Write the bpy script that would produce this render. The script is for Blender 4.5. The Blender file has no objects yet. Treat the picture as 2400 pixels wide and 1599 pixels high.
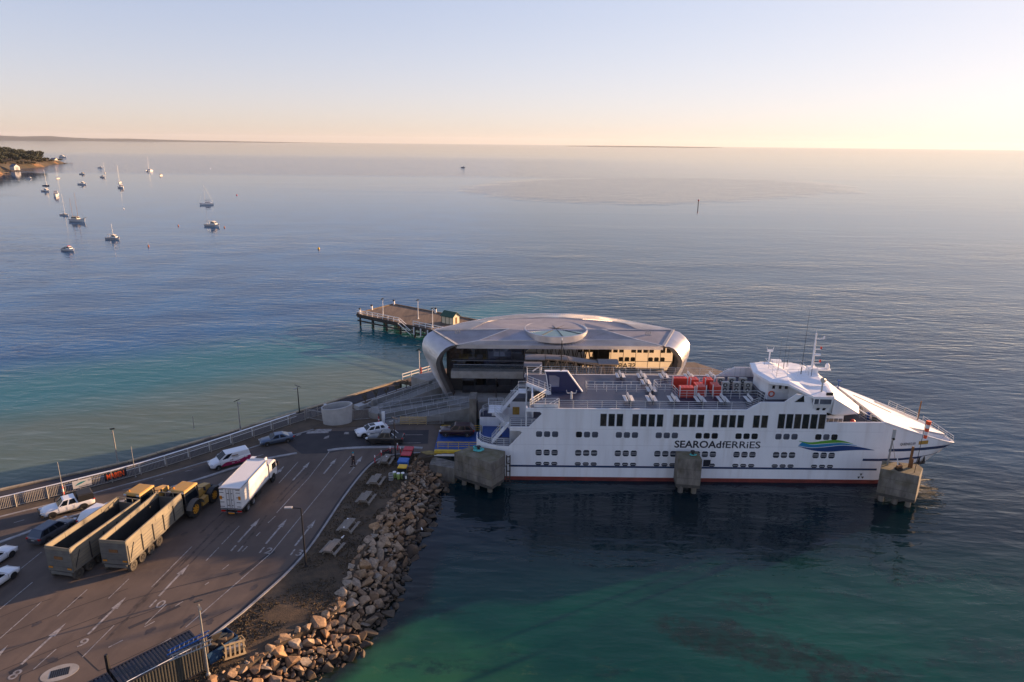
import bpy, bmesh, math, random
from mathutils import Vector, Matrix, Euler, noise as mnoise
sc = bpy.context.scene
R = math.radians
# ------------------------------------------------------------------ camera
CAM_H = 44.0
PITCH = math.atan(463.5 / 1600.0)
ROLL = math.atan(0.0105)
cam_d = bpy.data.cameras.new('camera')
cam_d.sensor_fit = 'HORIZONTAL'; cam_d.sensor_width = 36.0
cam_d.lens = 36.0 * 1600.0 / 2400.0
cam_d.clip_start = 0.5; cam_d.clip_end = 60000.0
cam = bpy.data.objects.new('camera', cam_d)
sc.collection.objects.link(cam)
cam.location = (0, 0, CAM_H)
_fw = Vector((0, math.cos(PITCH), -math.sin(PITCH))); _u0 = Vector((0, math.sin(PITCH), math.cos(PITCH))); _r0 = Vector((1, 0, 0))
_rt = math.cos(ROLL) * _r0 + math.sin(ROLL) * _u0
_up = -math.sin(ROLL) * _r0 + math.cos(ROLL) * _u0
cam.rotation_euler = Matrix((_rt, _up, -_fw)).transposed().to_euler()
sc.camera = cam
# ------------------------------------------------------------------ sky and sun
SUN_AZ, SUN_EL = 61.0, 9.5          # degrees clockwise from +Y, degrees above the horizon
world = bpy.data.worlds.new('World'); sc.world = world; world.use_nodes = True
wn = world.node_tree.nodes; wl = world.node_tree.links
wn.clear()
sky = wn.new('ShaderNodeTexSky'); sky.sky_type = 'NISHITA'; sky.sun_disc = False
sky.sun_elevation = R(SUN_EL); sky.sun_rotation = R(SUN_AZ)
sky.altitude = 50.0; sky.air_density = 1.0; sky.dust_density = 0.4; sky.ozone_density = 2.7
# the eye's soft shoulder on the sky's own light: bright air near the sun does not burn out
SKY_G = (0.575, 0.415, 0.535); SKY_S = (0.77, 0.75, 0.76)
def _vm(op, a, b):
    n = wn.new('ShaderNodeVectorMath'); n.operation = op
    for i, x in enumerate((a, b)):
        if isinstance(x, tuple): n.inputs[i].default_value = x
        else: wl.new(x, n.inputs[i])
    return n.outputs[0]
_g = _vm('MULTIPLY', sky.outputs[0], SKY_G)
_den = _vm('ADD', _vm('MULTIPLY', _g, SKY_S), (1.0, 1.0, 1.0))
_col = _vm('MULTIPLY', _vm('DIVIDE', _g, _den), (1 / 0.15,) * 3)
bg = wn.new('ShaderNodeBackground'); bg.inputs['Strength'].default_value = 0.06
wo = wn.new('ShaderNodeOutputWorld')
wl.new(_col, bg.inputs['Color']); wl.new(bg.outputs[0], wo.inputs['Surface'])
sun_d = bpy.data.lights.new('sun', 'SUN'); sun_d.energy = 5.0; sun_d.angle = R(0.6); sun_d.color = (1.0, 0.62, 0.34)
sun = bpy.data.objects.new('sun', sun_d); sc.collection.objects.link(sun)
_sd = Vector((math.sin(R(SUN_AZ)) * math.cos(R(SUN_EL)), math.cos(R(SUN_AZ)) * math.cos(R(SUN_EL)), math.sin(R(SUN_EL))))
sun.rotation_euler = _sd.to_track_quat('Z', 'Y').to_euler(); sun.location = _sd * 300
sc.view_settings.view_transform = 'Standard'; sc.view_settings.look = 'None'
sc.view_settings.exposure = 1.38; sc.view_settings.gamma = 1.0; sc.view_settings.use_curve_mapping = False
sc.cycles.use_denoising = True
sc.cycles.max_bounces = 8; sc.cycles.glossy_bounces = 4; sc.cycles.diffuse_bounces = 3; sc.cycles.transparent_max_bounces = 8; sc.cycles.transmission_bounces = 4
sc.cycles.caustics_reflective = False; sc.cycles.caustics_refractive = False
sc.cycles.sample_clamp_indirect = 6.0
rnd = random.Random(7)

# ------------------------------------------------------------------ layout helper: casts an image pixel through the camera onto height z (metres)
def gp(px, py, z=0.0):
    d = _fw + _rt * ((px - 1200.0) / 1600.0) - _up * ((py - 799.5) / 1600.0)
    t = (z - CAM_H) / d.z
    return Vector((d.x * t, d.y * t, z))

# ------------------------------------------------------------------ mesh builder
class MB:
    def __init__(s): s.v = []; s.f = []; s.sm = []
    def add(s, vs, fs, smooth=False):
        o = len(s.v); s.v += [tuple(p) for p in vs]
        for f in fs: s.f.append(tuple(i + o for i in f)); s.sm.append(smooth)
        return s
    def box(s, c, d, rz=0.0, ry=0.0, rx=0.0):
        m = Euler((rx, ry, rz)).to_matrix(); c = Vector(c)
        vs = [c + m @ Vector((sx * d[0] / 2, sy * d[1] / 2, sz * d[2] / 2)) for sz in (-1, 1) for sx, sy in ((-1, -1), (1, -1), (1, 1), (-1, 1))]
        return s.add(vs, [(3, 2, 1, 0), (4, 5, 6, 7), (0, 1, 5, 4), (1, 2, 6, 5), (2, 3, 7, 6), (3, 0, 4, 7)])
    def bb(s, a, b):
        return s.box([(a[i] + b[i]) / 2 for i in range(3)], [abs(b[i] - a[i]) for i in range(3)])
    def beam(s, a, b, w, h=None):
        a = Vector(a); b = Vector(b); h = h or w; d = b - a
        if d.length < 1e-6: return s
        d.normalize(); up = Vector((0, 0, 1)) if abs(d.z) < 0.98 else Vector((1, 0, 0))
        sd = d.cross(up).normalized() * w / 2; u = sd.cross(d).normalized() * h / 2
        vs = [p + i * sd + j * u for p in (a, b) for i, j in ((-1, -1), (1, -1), (1, 1), (-1, 1))]
        return s.add(vs, [(3, 2, 1, 0), (4, 5, 6, 7), (0, 1, 5, 4), (1, 2, 6, 5), (2, 3, 7, 6), (3, 0, 4, 7)])
    def cyl(s, a, b, r0, r1=None, n=10, caps=True, smooth=True):
        a = Vector(a); b = Vector(b); r1 = r0 if r1 is None else r1; d = (b - a).normalized()
        up = Vector((0, 0, 1)) if abs(d.z) < 0.95 else Vector((1, 0, 0))
        sd = d.cross(up).normalized(); u = sd.cross(d).normalized()
        vs = []
        for p, r in ((a, r0), (b, r1)):
            for k in range(n):
                t = 2 * math.pi * k / n; vs.append(p + r * (math.cos(t) * sd + math.sin(t) * u))
        fs = [(k, (k + 1) % n, n + (k + 1) % n, n + k) for k in range(n)]
        s.add(vs, fs, smooth)
        if caps: s.add(vs[:n], [tuple(range(n - 1, -1, -1))]); s.add(vs[n:], [tuple(range(n))])
        return s
    def tube(s, pts, r, n=5):
        for a, b in zip(pts[:-1], pts[1:]): s.cyl(a, b, r, n=n, caps=True)
        return s
    def prism(s, poly, z0, z1, axis='z', bottom=True):
        n = len(poly)
        def P(p, h):
            return (p[0], p[1], h) if axis == 'z' else ((p[0], h, p[1]) if axis == 'y' else (h, p[0], p[1]))
        vs = [P(p, z0) for p in poly] + [P(p, z1) for p in poly]
        fs = [(k, (k + 1) % n, n + (k + 1) % n, n + k) for k in range(n)] + [tuple(range(n, 2 * n))]
        if bottom: fs.append(tuple(range(n - 1, -1, -1)))
        return s.add(vs, fs)
    def loft(s, rings, closed=True, caps=True, smooth=True):
        n = len(rings[0]); vs = [p for r in rings for p in r]; fs = []
        for i in range(len(rings) - 1):
            for k in range(n if closed else n - 1):
                k2 = (k + 1) % n; fs.append((i * n + k, i * n + k2, (i + 1) * n + k2, (i + 1) * n + k))
        s.add(vs, fs, smooth)
        if caps and closed:
            s.add(rings[0], [tuple(range(n - 1, -1, -1))]); s.add(rings[-1], [tuple(range(n))])
        return s
    def lathe(s, prof, c=(0, 0, 0), n=16, smooth=True):
        c = Vector(c); rings = [[c + Vector((r * math.cos(2 * math.pi * k / n), r * math.sin(2 * math.pi * k / n), z)) for k in range(n)] for r, z in prof]
        return s.loft(rings, smooth=smooth)
    def mesh(s, name, mat, fix=True, sharp=40):
        me = bpy.data.meshes.new(name); me.from_pydata(s.v, [], s.f)
        if fix:
            bm = bmesh.new(); bm.from_mesh(me); bmesh.ops.recalc_face_normals(bm, faces=bm.faces); bm.to_mesh(me); bm.free()
        if any(s.sm):
            me.polygons.foreach_set('use_smooth', s.sm); me.set_sharp_from_angle(angle=R(sharp))
        if mat: me.materials.append(M(mat) if isinstance(mat, str) else mat)
        me.update(); return me
    def ob(s, name, mat, parent=None, fix=True, sharp=40):
        return link(name, s.mesh(name, mat, fix, sharp), parent)
def link(name, data, parent=None):
    o = bpy.data.objects.new(name, data); sc.collection.objects.link(o)
    if parent is not None: o.parent = parent
    return o
def empty(name, loc=(0, 0, 0), rz=0.0, label=None, cat=None, group=None):
    o = bpy.data.objects.new(name, None); o.empty_display_size = 0.5; sc.collection.objects.link(o)
    o.location = loc; o.rotation_euler = (0, 0, rz); tag(o, label, cat, group); return o
def tag(o, label=None, cat=None, group=None, kind=None):
    if label: o['label'] = label
    if cat: o['category'] = cat
    if group: o['group'] = group
    if kind: o['kind'] = kind
    return o
def dup(root, loc, rz, label=None, scale=None):
    r = root.copy(); sc.collection.objects.link(r); r.location = loc; r.rotation_euler = (0, 0, rz)
    if label: r['label'] = label
    if scale: r.scale = (scale, scale, scale)
    for ch in list(root.children):
        c = ch.copy(); sc.collection.objects.link(c); c.parent = r
        for g in list(ch.children):
            d = g.copy(); sc.collection.objects.link(d); d.parent = c
    return r
def text_mesh(txt, size, mat, name, extrude=0.0, bold=0.0, shear=0.0, sx=1.0, spacing=1.0):
    cu = bpy.data.curves.new(name, 'FONT'); cu.body = txt; cu.size = size; cu.extrude = extrude; cu.offset = bold
    cu.shear = shear; cu.align_x = 'LEFT'; cu.space_character = spacing; cu.resolution_u = 3
    o = bpy.data.objects.new(name, cu); sc.collection.objects.link(o)
    dg = bpy.context.evaluated_depsgraph_get(); dg.update()
    me = bpy.data.meshes.new_from_object(o.evaluated_get(dg)); bpy.data.objects.remove(o); bpy.data.curves.remove(cu)
    for v in me.vertices: v.co.x *= sx
    me.materials.clear(); me.materials.append(M(mat)); me.name = name
    return me

# ------------------------------------------------------------------ materials
MATS = {}
def M(n): return MATS[n]
def mat(name, col, rough=0.6, metal=0.0, var=0.0, vs=3.0, bump=0.0, bs=20.0, col2=None, spec=0.5, coat=0.0, stretch=None, detail=4.0, dirt=None):
    m = bpy.data.materials.new(name); m.use_nodes = True; nt = m.node_tree; N = nt.nodes; L = nt.links
    b = N['Principled BSDF']; b.inputs['Base Color'].default_value = (*col, 1); b.inputs['Roughness'].default_value = rough
    b.inputs['Metallic'].default_value = metal; b.inputs['Specular IOR Level'].default_value = spec; b.inputs['Coat Weight'].default_value = coat
    tc = None
    def coords(scale):
        nonlocal tc
        if tc is None: tc = N.new('ShaderNodeTexCoord')
        mp = N.new('ShaderNodeMapping'); L.new(tc.outputs['Object'], mp.inputs['Vector'])
        mp.inputs['Scale'].default_value = stretch or (1, 1, 1)
        nz = N.new('ShaderNodeTexNoise'); nz.inputs['Scale'].default_value = scale; nz.inputs['Detail'].default_value = detail; nz.inputs['Roughness'].default_value = 0.62
        L.new(mp.outputs[0], nz.inputs['Vector']); return nz
    if var > 0 or col2:
        nz = coords(vs); rp = N.new('ShaderNodeValToRGB'); L.new(nz.outputs['Fac'], rp.inputs['Fac'])
        c2 = col2 or tuple(max(0, c * (1 - var)) for c in col); c1 = col if col2 else tuple(min(1, c * (1 + var)) for c in col)
        rp.color_ramp.elements[0].position = 0.36; rp.color_ramp.elements[1].position = 0.66
        rp.color_ramp.elements[0].color = (*c2, 1); rp.color_ramp.elements[1].color = (*c1, 1)
        out = rp.outputs[0]
        if dirt:
            dn = N.new('ShaderNodeTexNoise'); dn.inputs['Scale'].default_value = dirt[1]; dn.inputs['Detail'].default_value = 5
            mp2 = N.new('ShaderNodeMapping'); mp2.inputs['Scale'].default_value = dirt[3] if len(dirt) > 3 else (1, 1, 1)
            L.new(tc.outputs['Object'], mp2.inputs['Vector']); L.new(mp2.outputs[0], dn.inputs['Vector'])
            r2 = N.new('ShaderNodeValToRGB'); r2.color_ramp.elements[0].position = 0.5; r2.color_ramp.elements[1].position = 0.72
            L.new(dn.outputs['Fac'], r2.inputs['Fac'])
            ml = N.new('ShaderNodeMath'); ml.operation = 'MULTIPLY'; ml.inputs[1].default_value = dirt[2]; L.new(r2.outputs[0], ml.inputs[0])
            mx = N.new('ShaderNodeMix'); mx.data_type = 'RGBA'; L.new(ml.outputs[0], mx.inputs[0]); L.new(out, mx.inputs[6]); mx.inputs[7].default_value = (*dirt[0], 1)
            out = mx.outputs[2]
        L.new(out, b.inputs['Base Color'])
    if bump > 0:
        nz2 = coords(bs); bp = N.new('ShaderNodeBump'); bp.inputs['Strength'].default_value = 0.8; bp.inputs['Distance'].default_value = bump
        L.new(nz2.outputs['Fac'], bp.inputs['Height']); L.new(bp.outputs[0], b.inputs['Normal'])
    MATS[name] = m; return m
# ------------------------------------------------------------------ palette
DECK = 2.60
mat('asphalt', (0.148, 0.113, 0.090), 0.88, col2=(0.104, 0.081, 0.067), vs=0.16, detail=8, bump=0.012, bs=9, spec=0.25, dirt=((0.066, 0.052, 0.045), 0.45, 0.5, (1.6, .5, 1)))
mat('asphalt_dark', (0.050, 0.046, 0.048), 0.85, col2=(0.036, 0.034, 0.037), vs=0.5, detail=7, bump=0.01, bs=12, spec=0.3)
mat('path_asphalt', (0.060, 0.056, 0.060), 0.9, col2=(0.044, 0.042, 0.046), vs=0.4, detail=6, bump=0.008, bs=12, spec=0.25)
mat('earth', (0.12, 0.085, 0.055), 0.95, col2=(0.06, 0.045, 0.032), vs=0.6, detail=8, bump=0.03, bs=6)
mat('concrete', (0.36, 0.34, 0.31), 0.85, col2=(0.25, 0.235, 0.21), vs=0.8, detail=7, bump=0.008, bs=14)
mat('concrete_pale', (0.46, 0.45, 0.43), 0.8, col2=(0.37, 0.36, 0.345), vs=0.9, detail=6, bump=0.004, bs=16)
mat('concrete_stained', (0.24, 0.215, 0.18), 0.9, col2=(0.10, 0.09, 0.078), vs=1.1, detail=9, bump=0.02, bs=5, stretch=(1, 1, 0.35), dirt=((0.10, 0.085, 0.03), 0.6, 0.55))
mat('moss_top', (0.21, 0.18, 0.13), 0.95, col2=(0.12, 0.105, 0.05), vs=0.9, detail=9, bump=0.02, bs=6)
mat('kerb', (0.30, 0.29, 0.285), 0.85, var=0.2, vs=1.2)
mat('paint_white', (0.40, 0.375, 0.35), 0.7, col2=(0.17, 0.15, 0.135), vs=2.6, detail=9)
mat('paint_yellow', (0.62, 0.40, 0.03), 0.6, var=0.2, vs=2)
mat('line_dark', (0.022, 0.020, 0.020), 0.75, var=0.2)
mat('timber_deck', (0.20, 0.145, 0.10), 0.85, col2=(0.11, 0.078, 0.056), vs=1.2, stretch=(1.0, 0.12, 1), detail=7, bump=0.01, bs=5)
mat('timber_pile', (0.05, 0.042, 0.036), 0.9, var=0.4, vs=2)
mat('timber_grey', (0.30, 0.26, 0.21), 0.9, col2=(0.19, 0.16, 0.13), vs=2.5, stretch=(1, 8, 8), detail=6)
mat('white_paint', (0.80, 0.79, 0.77), 0.45, var=0.03, vs=1.0)
mat('galv', (0.42, 0.42, 0.42), 0.45, 0.7, var=0.15, vs=3)
mat('black_metal', (0.02, 0.02, 0.022), 0.5, 0.3, var=0.2)
mat('grey_post', (0.34, 0.33, 0.31), 0.5, 0.4, var=0.1)

# ------------------------------------------------------------------ water
def water_material():
    m = bpy.data.materials.new('sea_water'); m.use_nodes = True; nt = m.node_tree; N = nt.nodes; L = nt.links; N.clear()
    def node(t, **k):
        n = N.new(t)
        for a, v in k.items(): setattr(n, a, v)
        return n
    def val(x): return x
    def math_(op, a, b=None, c=None, clamp=False):
        n = node('ShaderNodeMath', operation=op, use_clamp=clamp)
        for i, x in enumerate((a, b, c)):
            if x is None: continue
            if isinstance(x, (int, float)): n.inputs[i].default_value = x
            else: L.new(x, n.inputs[i])
        return n.outputs[0]
    geo = node('ShaderNodeNewGeometry'); pos = geo.outputs['Position']
    sep = node('ShaderNodeSeparateXYZ'); L.new(pos, sep.inputs[0]); X, Y = sep.outputs[0], sep.outputs[1]
    def ntex(scale, detail=4.0, rough=0.55, rot=0.0, sx=1.0, sy=1.0, off=(0, 0, 0)):
        mp = node('ShaderNodeMapping'); L.new(pos, mp.inputs['Vector']); mp.inputs['Rotation'].default_value = (0, 0, R(rot)); mp.inputs['Scale'].default_value = (sx, sy, 1); mp.inputs['Location'].default_value = off
        n = node('ShaderNodeTexNoise'); n.inputs['Scale'].default_value = scale; n.inputs['Detail'].default_value = detail; n.inputs['Roughness'].default_value = rough
        L.new(mp.outputs[0], n.inputs['Vector']); return n.outputs['Fac']
    def smooth(x, a, b):
        n = node('ShaderNodeMapRange', interpolation_type='SMOOTHSTEP'); L.new(x, n.inputs[0]); n.inputs[1].default_value = a; n.inputs[2].default_value = b; return n.outputs[0]
    def mixc(f, a, b):
        n = node('ShaderNodeMix', data_type='RGBA')
        if isinstance(f, (int, float)): n.inputs[0].default_value = f
        else: L.new(f, n.inputs[0])
        for i, c in ((6, a), (7, b)):
            if isinstance(c, tuple): n.inputs[i].default_value = (*c, 1)
            else: L.new(c, n.inputs[i])
        return n.outputs[2]
    # --- colour of the water body: depth of the bay
    nb = ntex(0.012, 5, 0.6); nm = ntex(0.045, 6, 0.6); ns = ntex(0.22, 7, 0.65)
    # distance seaward from the sea wall
    d = math_('ADD', math_('MULTIPLY', math_('ADD', X, 62.4), -0.577), math_('MULTIPLY', math_('ADD', Y, -74.9), 0.817))
    dn = math_('ADD', d, math_('MULTIPLY', math_('SUBTRACT', nb, 0.5), 26.0))
    dn = math_('ADD', dn, math_('MULTIPLY', math_('SUBTRACT', nm, 0.5), 10.0))
    left = smooth(X, 2.0, -30.0)
    right = smooth(X, -46.0, 26.0)
    deep = mixc(right, mixc(smooth(nm, 0.36, 0.64), (0.005, 0.050, 0.140), (0.010, 0.092, 0.225)), mixc(smooth(nm, 0.36, 0.64), (0.003, 0.018, 0.042), (0.004, 0.032, 0.066)))
    teal = mixc(ns, (0.012, 0.115, 0.130), (0.022, 0.145, 0.145))
    sand = mixc(ns, (0.070, 0.115, 0.078), (0.125, 0.150, 0.098))
    wall_strip = (0.012, 0.040, 0.045)
    c = mixc(math_('MAXIMUM', smooth(dn, 46.0, 74.0), smooth(X, -14.0, 24.0)), teal, deep)
    wsand = math_('MULTIPLY', smooth(dn, 42.0, 24.0), left)
    c = mixc(wsand, c, sand)
    c = mixc(math_('MULTIPLY', math_('MULTIPLY', smooth(dn, 13.0, 5.0), left), 0.75), c, wall_strip)  # darker strip in the water along the sea wall
    # basin on the near side of the ferry
    bas = math_('MULTIPLY', smooth(Y, 96.0, 78.0), smooth(X, -22.0, -14.0))
    green = mixc(smooth(nm, 0.42, 0.62), (0.002, 0.040, 0.032), (0.003, 0.058, 0.040))
    sandy = mixc(ns, (0.004, 0.088, 0.046), (0.040, 0.118, 0.044))
    shal = math_('ADD', math_('MULTIPLY', math_('SUBTRACT', 52.0, Y), 0.08), math_('MULTIPLY', math_('SUBTRACT', 6.0, X), 0.045))
    shal = math_('ADD', shal, math_('MULTIPLY', math_('SUBTRACT', nm, 0.5), 2.0))
    gsh = mixc(smooth(shal, 0.05, 1.0), green, sandy)
    darkp = smooth(math_('ADD', math_('MULTIPLY', ntex(0.10, 7, 0.62, 20, 0.6, 1.4), 1.0), math_('MULTIPLY', smooth(X, 4.0, 40.0), 0.06)), 0.56, 0.63)
    fine = smooth(ntex(0.75, 8, 0.7), 0.40, 0.58)
    gsh = mixc(math_('MULTIPLY', math_('MULTIPLY', darkp, fine), 0.72), gsh, (0.005, 0.024, 0.022))
    gsh = mixc(math_('MULTIPLY', smooth(ntex(0.33, 8, 0.7, 0, 1, 1.6, (5, 2, 0)), 0.58, 0.70), math_('MULTIPLY', smooth(shal, -0.6, 0.6), 0.5)), gsh, (0.075, 0.125, 0.050))
    # one big weed bed
    ex = math_('MULTIPLY', math_('ADD', math_('ADD', X, -22.5), math_('MULTIPLY', math_('ADD', Y, -52.3), 0.9)), 0.17)
    ey = math_('MULTIPLY', math_('ADD', math_('ADD', Y, -52.3), math_('MULTIPLY', math_('ADD', X, -21.5), 0.22)), 0.33)
    er = math_('ADD', math_('MULTIPLY', ex, ex), math_('MULTIPLY', ey, ey))
    er = math_('ADD', er, math_('ADD', math_('MULTIPLY', math_('SUBTRACT', ns, 0.5), 5.0), math_('MULTIPLY', math_('SUBTRACT', ntex(0.5, 8, 0.72), 0.5), 5.0)))
    gsh = mixc(math_('MULTIPLY', smooth(er, 1.5, 0.5), math_('ADD', 0.45, math_('MULTIPLY', fine, 0.5))), gsh, (0.008, 0.020, 0.014))
    # dark toe of the rock wall, weed on the sunken stones
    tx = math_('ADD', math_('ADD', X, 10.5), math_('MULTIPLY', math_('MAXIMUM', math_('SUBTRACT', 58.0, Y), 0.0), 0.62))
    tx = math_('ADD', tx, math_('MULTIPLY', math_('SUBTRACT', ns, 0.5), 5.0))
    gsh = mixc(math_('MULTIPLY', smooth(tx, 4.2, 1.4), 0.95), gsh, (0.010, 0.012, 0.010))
    gsh = mixc(math_('MULTIPLY', smooth(math_('ADD', Y, math_('MULTIPLY', math_('SUBTRACT', nm, 0.5), 9.0)), 57.0, 72.0), 0.92), gsh, (0.001, 0.009, 0.016))  # the ferry's shadow, painted into the water colour toward the hull
    c = mixc(bas, c, gsh)
    # --- ripples
    def add(a, b): return math_('ADD', a, b)
    w1 = ntex(0.27, 2, 0.5, 36, 0.36, 1.0)
    w1 = math_('SUBTRACT', 1.0, math_('ABSOLUTE', math_('SUBTRACT', math_('MULTIPLY', w1, 2.0), 1.0)))
    w2 = ntex(0.62, 3, 0.6, 20, 0.40, 1.0)
    w3 = ntex(0.085, 2, 0.5, 34, 0.4, 1.0)
    w4 = ntex(1.9, 2, 0.6, -8, 0.5, 1.0)
    h = add(math_('MULTIPLY', w1, 0.42), math_('MULTIPLY', w2, 0.34)); h = add(h, math_('MULTIPLY', w3, 0.9)); h = add(h, math_('MULTIPLY', w4, 0.05))
    # wind streaks far out: rougher water
    gust = smooth(ntex(0.0016, 5, 0.6, 3, 0.35, 1.6, (3.1, 1.7, 0)), 0.48, 0.60)
    far = smooth(Y, 150.0, 430.0)
    calm_n = smooth(ntex(0.006, 4, 0.6, 8, 0.5, 1.5), 0.40, 0.62)
    amp = add(0.028, math_('MULTIPLY', math_('SUBTRACT', 1.0, far), add(0.24, math_('MULTIPLY', calm_n, 0.28))))
    tide = None
    # tongue of ruffled tidal water off the point
    qx = math_('DIVIDE', math_('SUBTRACT', X, 140.0), 250.0); qy = math_('DIVIDE', math_('SUBTRACT', Y, 760.0), 215.0)
    qy2 = math_('SUBTRACT', qy, math_('MULTIPLY', qx, 0.45))
    tng = smooth(add(add(math_('MULTIPLY', qx, qx), math_('MULTIPLY', qy2, qy2)), math_('ADD', math_('MULTIPLY', math_('SUBTRACT', nb, 0.5), 0.9), math_('ADD', math_('MULTIPLY', math_('SUBTRACT', nm, 0.5), 0.45), math_('MULTIPLY', smooth(X, 120.0, -160.0), 0.7)))), 1.12, 0.72)
    band = math_('MULTIPLY', smooth(Y, 900.0, 980.0), smooth(math_('ADD', Y, math_('MULTIPLY', math_('SUBTRACT', nb, 0.5), 900.0)), 2600.0, 1700.0))
    band = math_('MULTIPLY', band, smooth(X, 700.0, -100.0))
    ruf = math_('MAXIMUM', math_('MAXIMUM', math_('MULTIPLY', math_('MULTIPLY', gust, far), 0.10), math_('MULTIPLY', tng, math_('ADD', 0.36, math_('MULTIPLY', nm, 0.36)))), math_('MULTIPLY', band, 0.5))
    amp = add(amp, math_('MULTIPLY', ruf, 0.95))
    bp = node('ShaderNodeBump'); bp.inputs['Strength'].default_value = 1.0; bp.inputs['Distance'].default_value = 1.0
    L.new(math_('MULTIPLY', h, amp), bp.inputs['Height'])
    fr = node('ShaderNodeFresnel'); fr.inputs['IOR'].default_value = 1.40; L.new(bp.outputs[0], fr.inputs['Normal'])
    gl = node('ShaderNodeBsdfGlossy'); gl.inputs['Roughness'].default_value = 0.06; L.new(bp.outputs[0], gl.inputs['Normal'])
    df = node('ShaderNodeBsdfDiffuse'); L.new(c, df.inputs['Color'])
    mx = node('ShaderNodeMixShader'); L.new(fr.outputs[0], mx.inputs[0]); L.new(df.outputs[0], mx.inputs[1]); L.new(gl.outputs[0], mx.inputs[2])
    out = node('ShaderNodeOutputMaterial'); L.new(mx.outputs[0], out.inputs['Surface'])
    MATS['sea_water'] = m
water_material()
b = MB(); nseg = 96; rad = [60, 200, 800, 3000, 10000, 24000]
rings = [[(r * math.cos(2 * math.pi * k / nseg), 60 + r * math.sin(2 * math.pi * k / nseg), 0.0) for k in range(nseg)] for r in reversed(rad)]
b.loft(rings, caps=False, smooth=False); b.add(rings[-1] + [(0, 60, 0)], [(k, (k + 1) % nseg, nseg) for k in range(nseg)])
tag(b.ob('water', 'sea_water', fix=False), kind='structure')

# ------------------------------------------------------------------ the made ground of the terminal
SEA = [(-140.0, 20.0), (-62.4, 74.9), (-51.1, 82.9), (-41.0, 93.5), (-28.5, 107.0), (-20.0, 116.5)]
def pxl(pts, z=DECK): return [gp(a, c, z) for a, c in pts]
ROCKTOP = pxl([(430, 1640), (500, 1592), (573, 1557), (639, 1514), (732, 1464), (785, 1428), (800, 1395), (824, 1335), (840, 1300), (864, 1265), (881, 1242), (891, 1212), (917, 1176), (944, 1143), (958, 1110), (975, 1075)])
WATERL = pxl([(600, 1690), (690, 1625), (781, 1567), (831, 1543), (857, 1510), (884, 1477), (907, 1452), (927, 1415), (944, 1371), (963, 1315), (985, 1272), (1008, 1236), (1030, 1190), (1046, 1150), (1052, 1125), (1055, 1100)], 0.0)
xy = lambda v: (v[0], v[1])
KERB = pxl([(370, 1590), (440, 1536), (520, 1474), (570, 1435), (611, 1399), (671, 1346), (721, 1291), (762, 1231), (801, 1171), (838, 1122), (860, 1097), (876, 1083), (900, 1071), (930, 1065), (985, 1062)])
east = [xy(v) for v in reversed(ROCKTOP)]
land = SEA + [(-20, 104.5), (-10.6, 104.5), (-10.6, 86.3), (-10.9, 85.6)] + east + [(-60, 18), (-140, -20)]
b = MB(); b.prism(land, -4.0, DECK - 0.05)
tag(b.ob('ground', 'earth'), kind='structure')
lot = [(-140, 8)] + [xy(v) for v in pxl([(-300, 1280), (0, 1212), (300, 1135), (480, 1083), (640, 1033), (735, 1006), (800, 1000), (930, 995), (1015, 995)])] + [(-10.7, 93.0), (-10.7, 86.9)] + [xy(v) for v in reversed(KERB)] + [(-60, 18), (-140, -18)]
b = MB(); b.prism(lot, 2.3, DECK); tag(b.ob('car_park', 'asphalt'), kind='structure')
gr = [xy(v) for v in KERB] + [(-11.0, 86.2)] + [(x + .4, y) for x, y in east]
mat('grass_dry', (0.095, 0.062, 0.034), 0.95, col2=(0.050, 0.036, 0.022), vs=1.4, detail=9, bump=0.06, bs=7, dirt=((0.16, 0.125, 0.09), 0.3, 0.3))
b = MB(); b.prism(gr, 2.2, DECK + 0.02); tag(b.ob('grass_bank', 'grass_dry'), kind='structure')
# short dry grass
b = MB(); r2 = random.Random(3)
kx = [v for v in KERB]; rt = list(ROCKTOP)
def lerp_line(line, t):
    n = len(line) - 1; i = min(int(t * n), n - 1); f = t * n - i; return Vector(line[i]).lerp(Vector(line[i + 1]), f)
for _ in range(9000):
    t = r2.random(); p = lerp_line(kx, t).lerp(lerp_line(rt, t), 0.05 + 0.93 * r2.random()); p.z = DECK + 0.02
    if mnoise.noise(p * 0.35) < -0.15: continue
    a = r2.random() * 6.28; w = 0.05 + r2.random() * 0.06; hgt = 0.05 + 0.10 * r2.random(); dx, dy = math.cos(a) * w, math.sin(a) * w
    lx, ly = r2.uniform(-.06, .06), r2.uniform(-.06, .06)
    b.add([(p.x - dx, p.y - dy, p.z), (p.x + dx, p.y + dy, p.z), (p.x + lx, p.y + ly, p.z + hgt)], [(0, 1, 2)])
mat('grass_blade', (0.105, 0.070, 0.036), 0.9, col2=(0.060, 0.046, 0.024), vs=0.7, detail=5)
tag(b.ob('grass', 'grass_blade', fix=False), 'short dry brown grass on the bank above the rocks', 'grass', kind='stuff')

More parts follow.
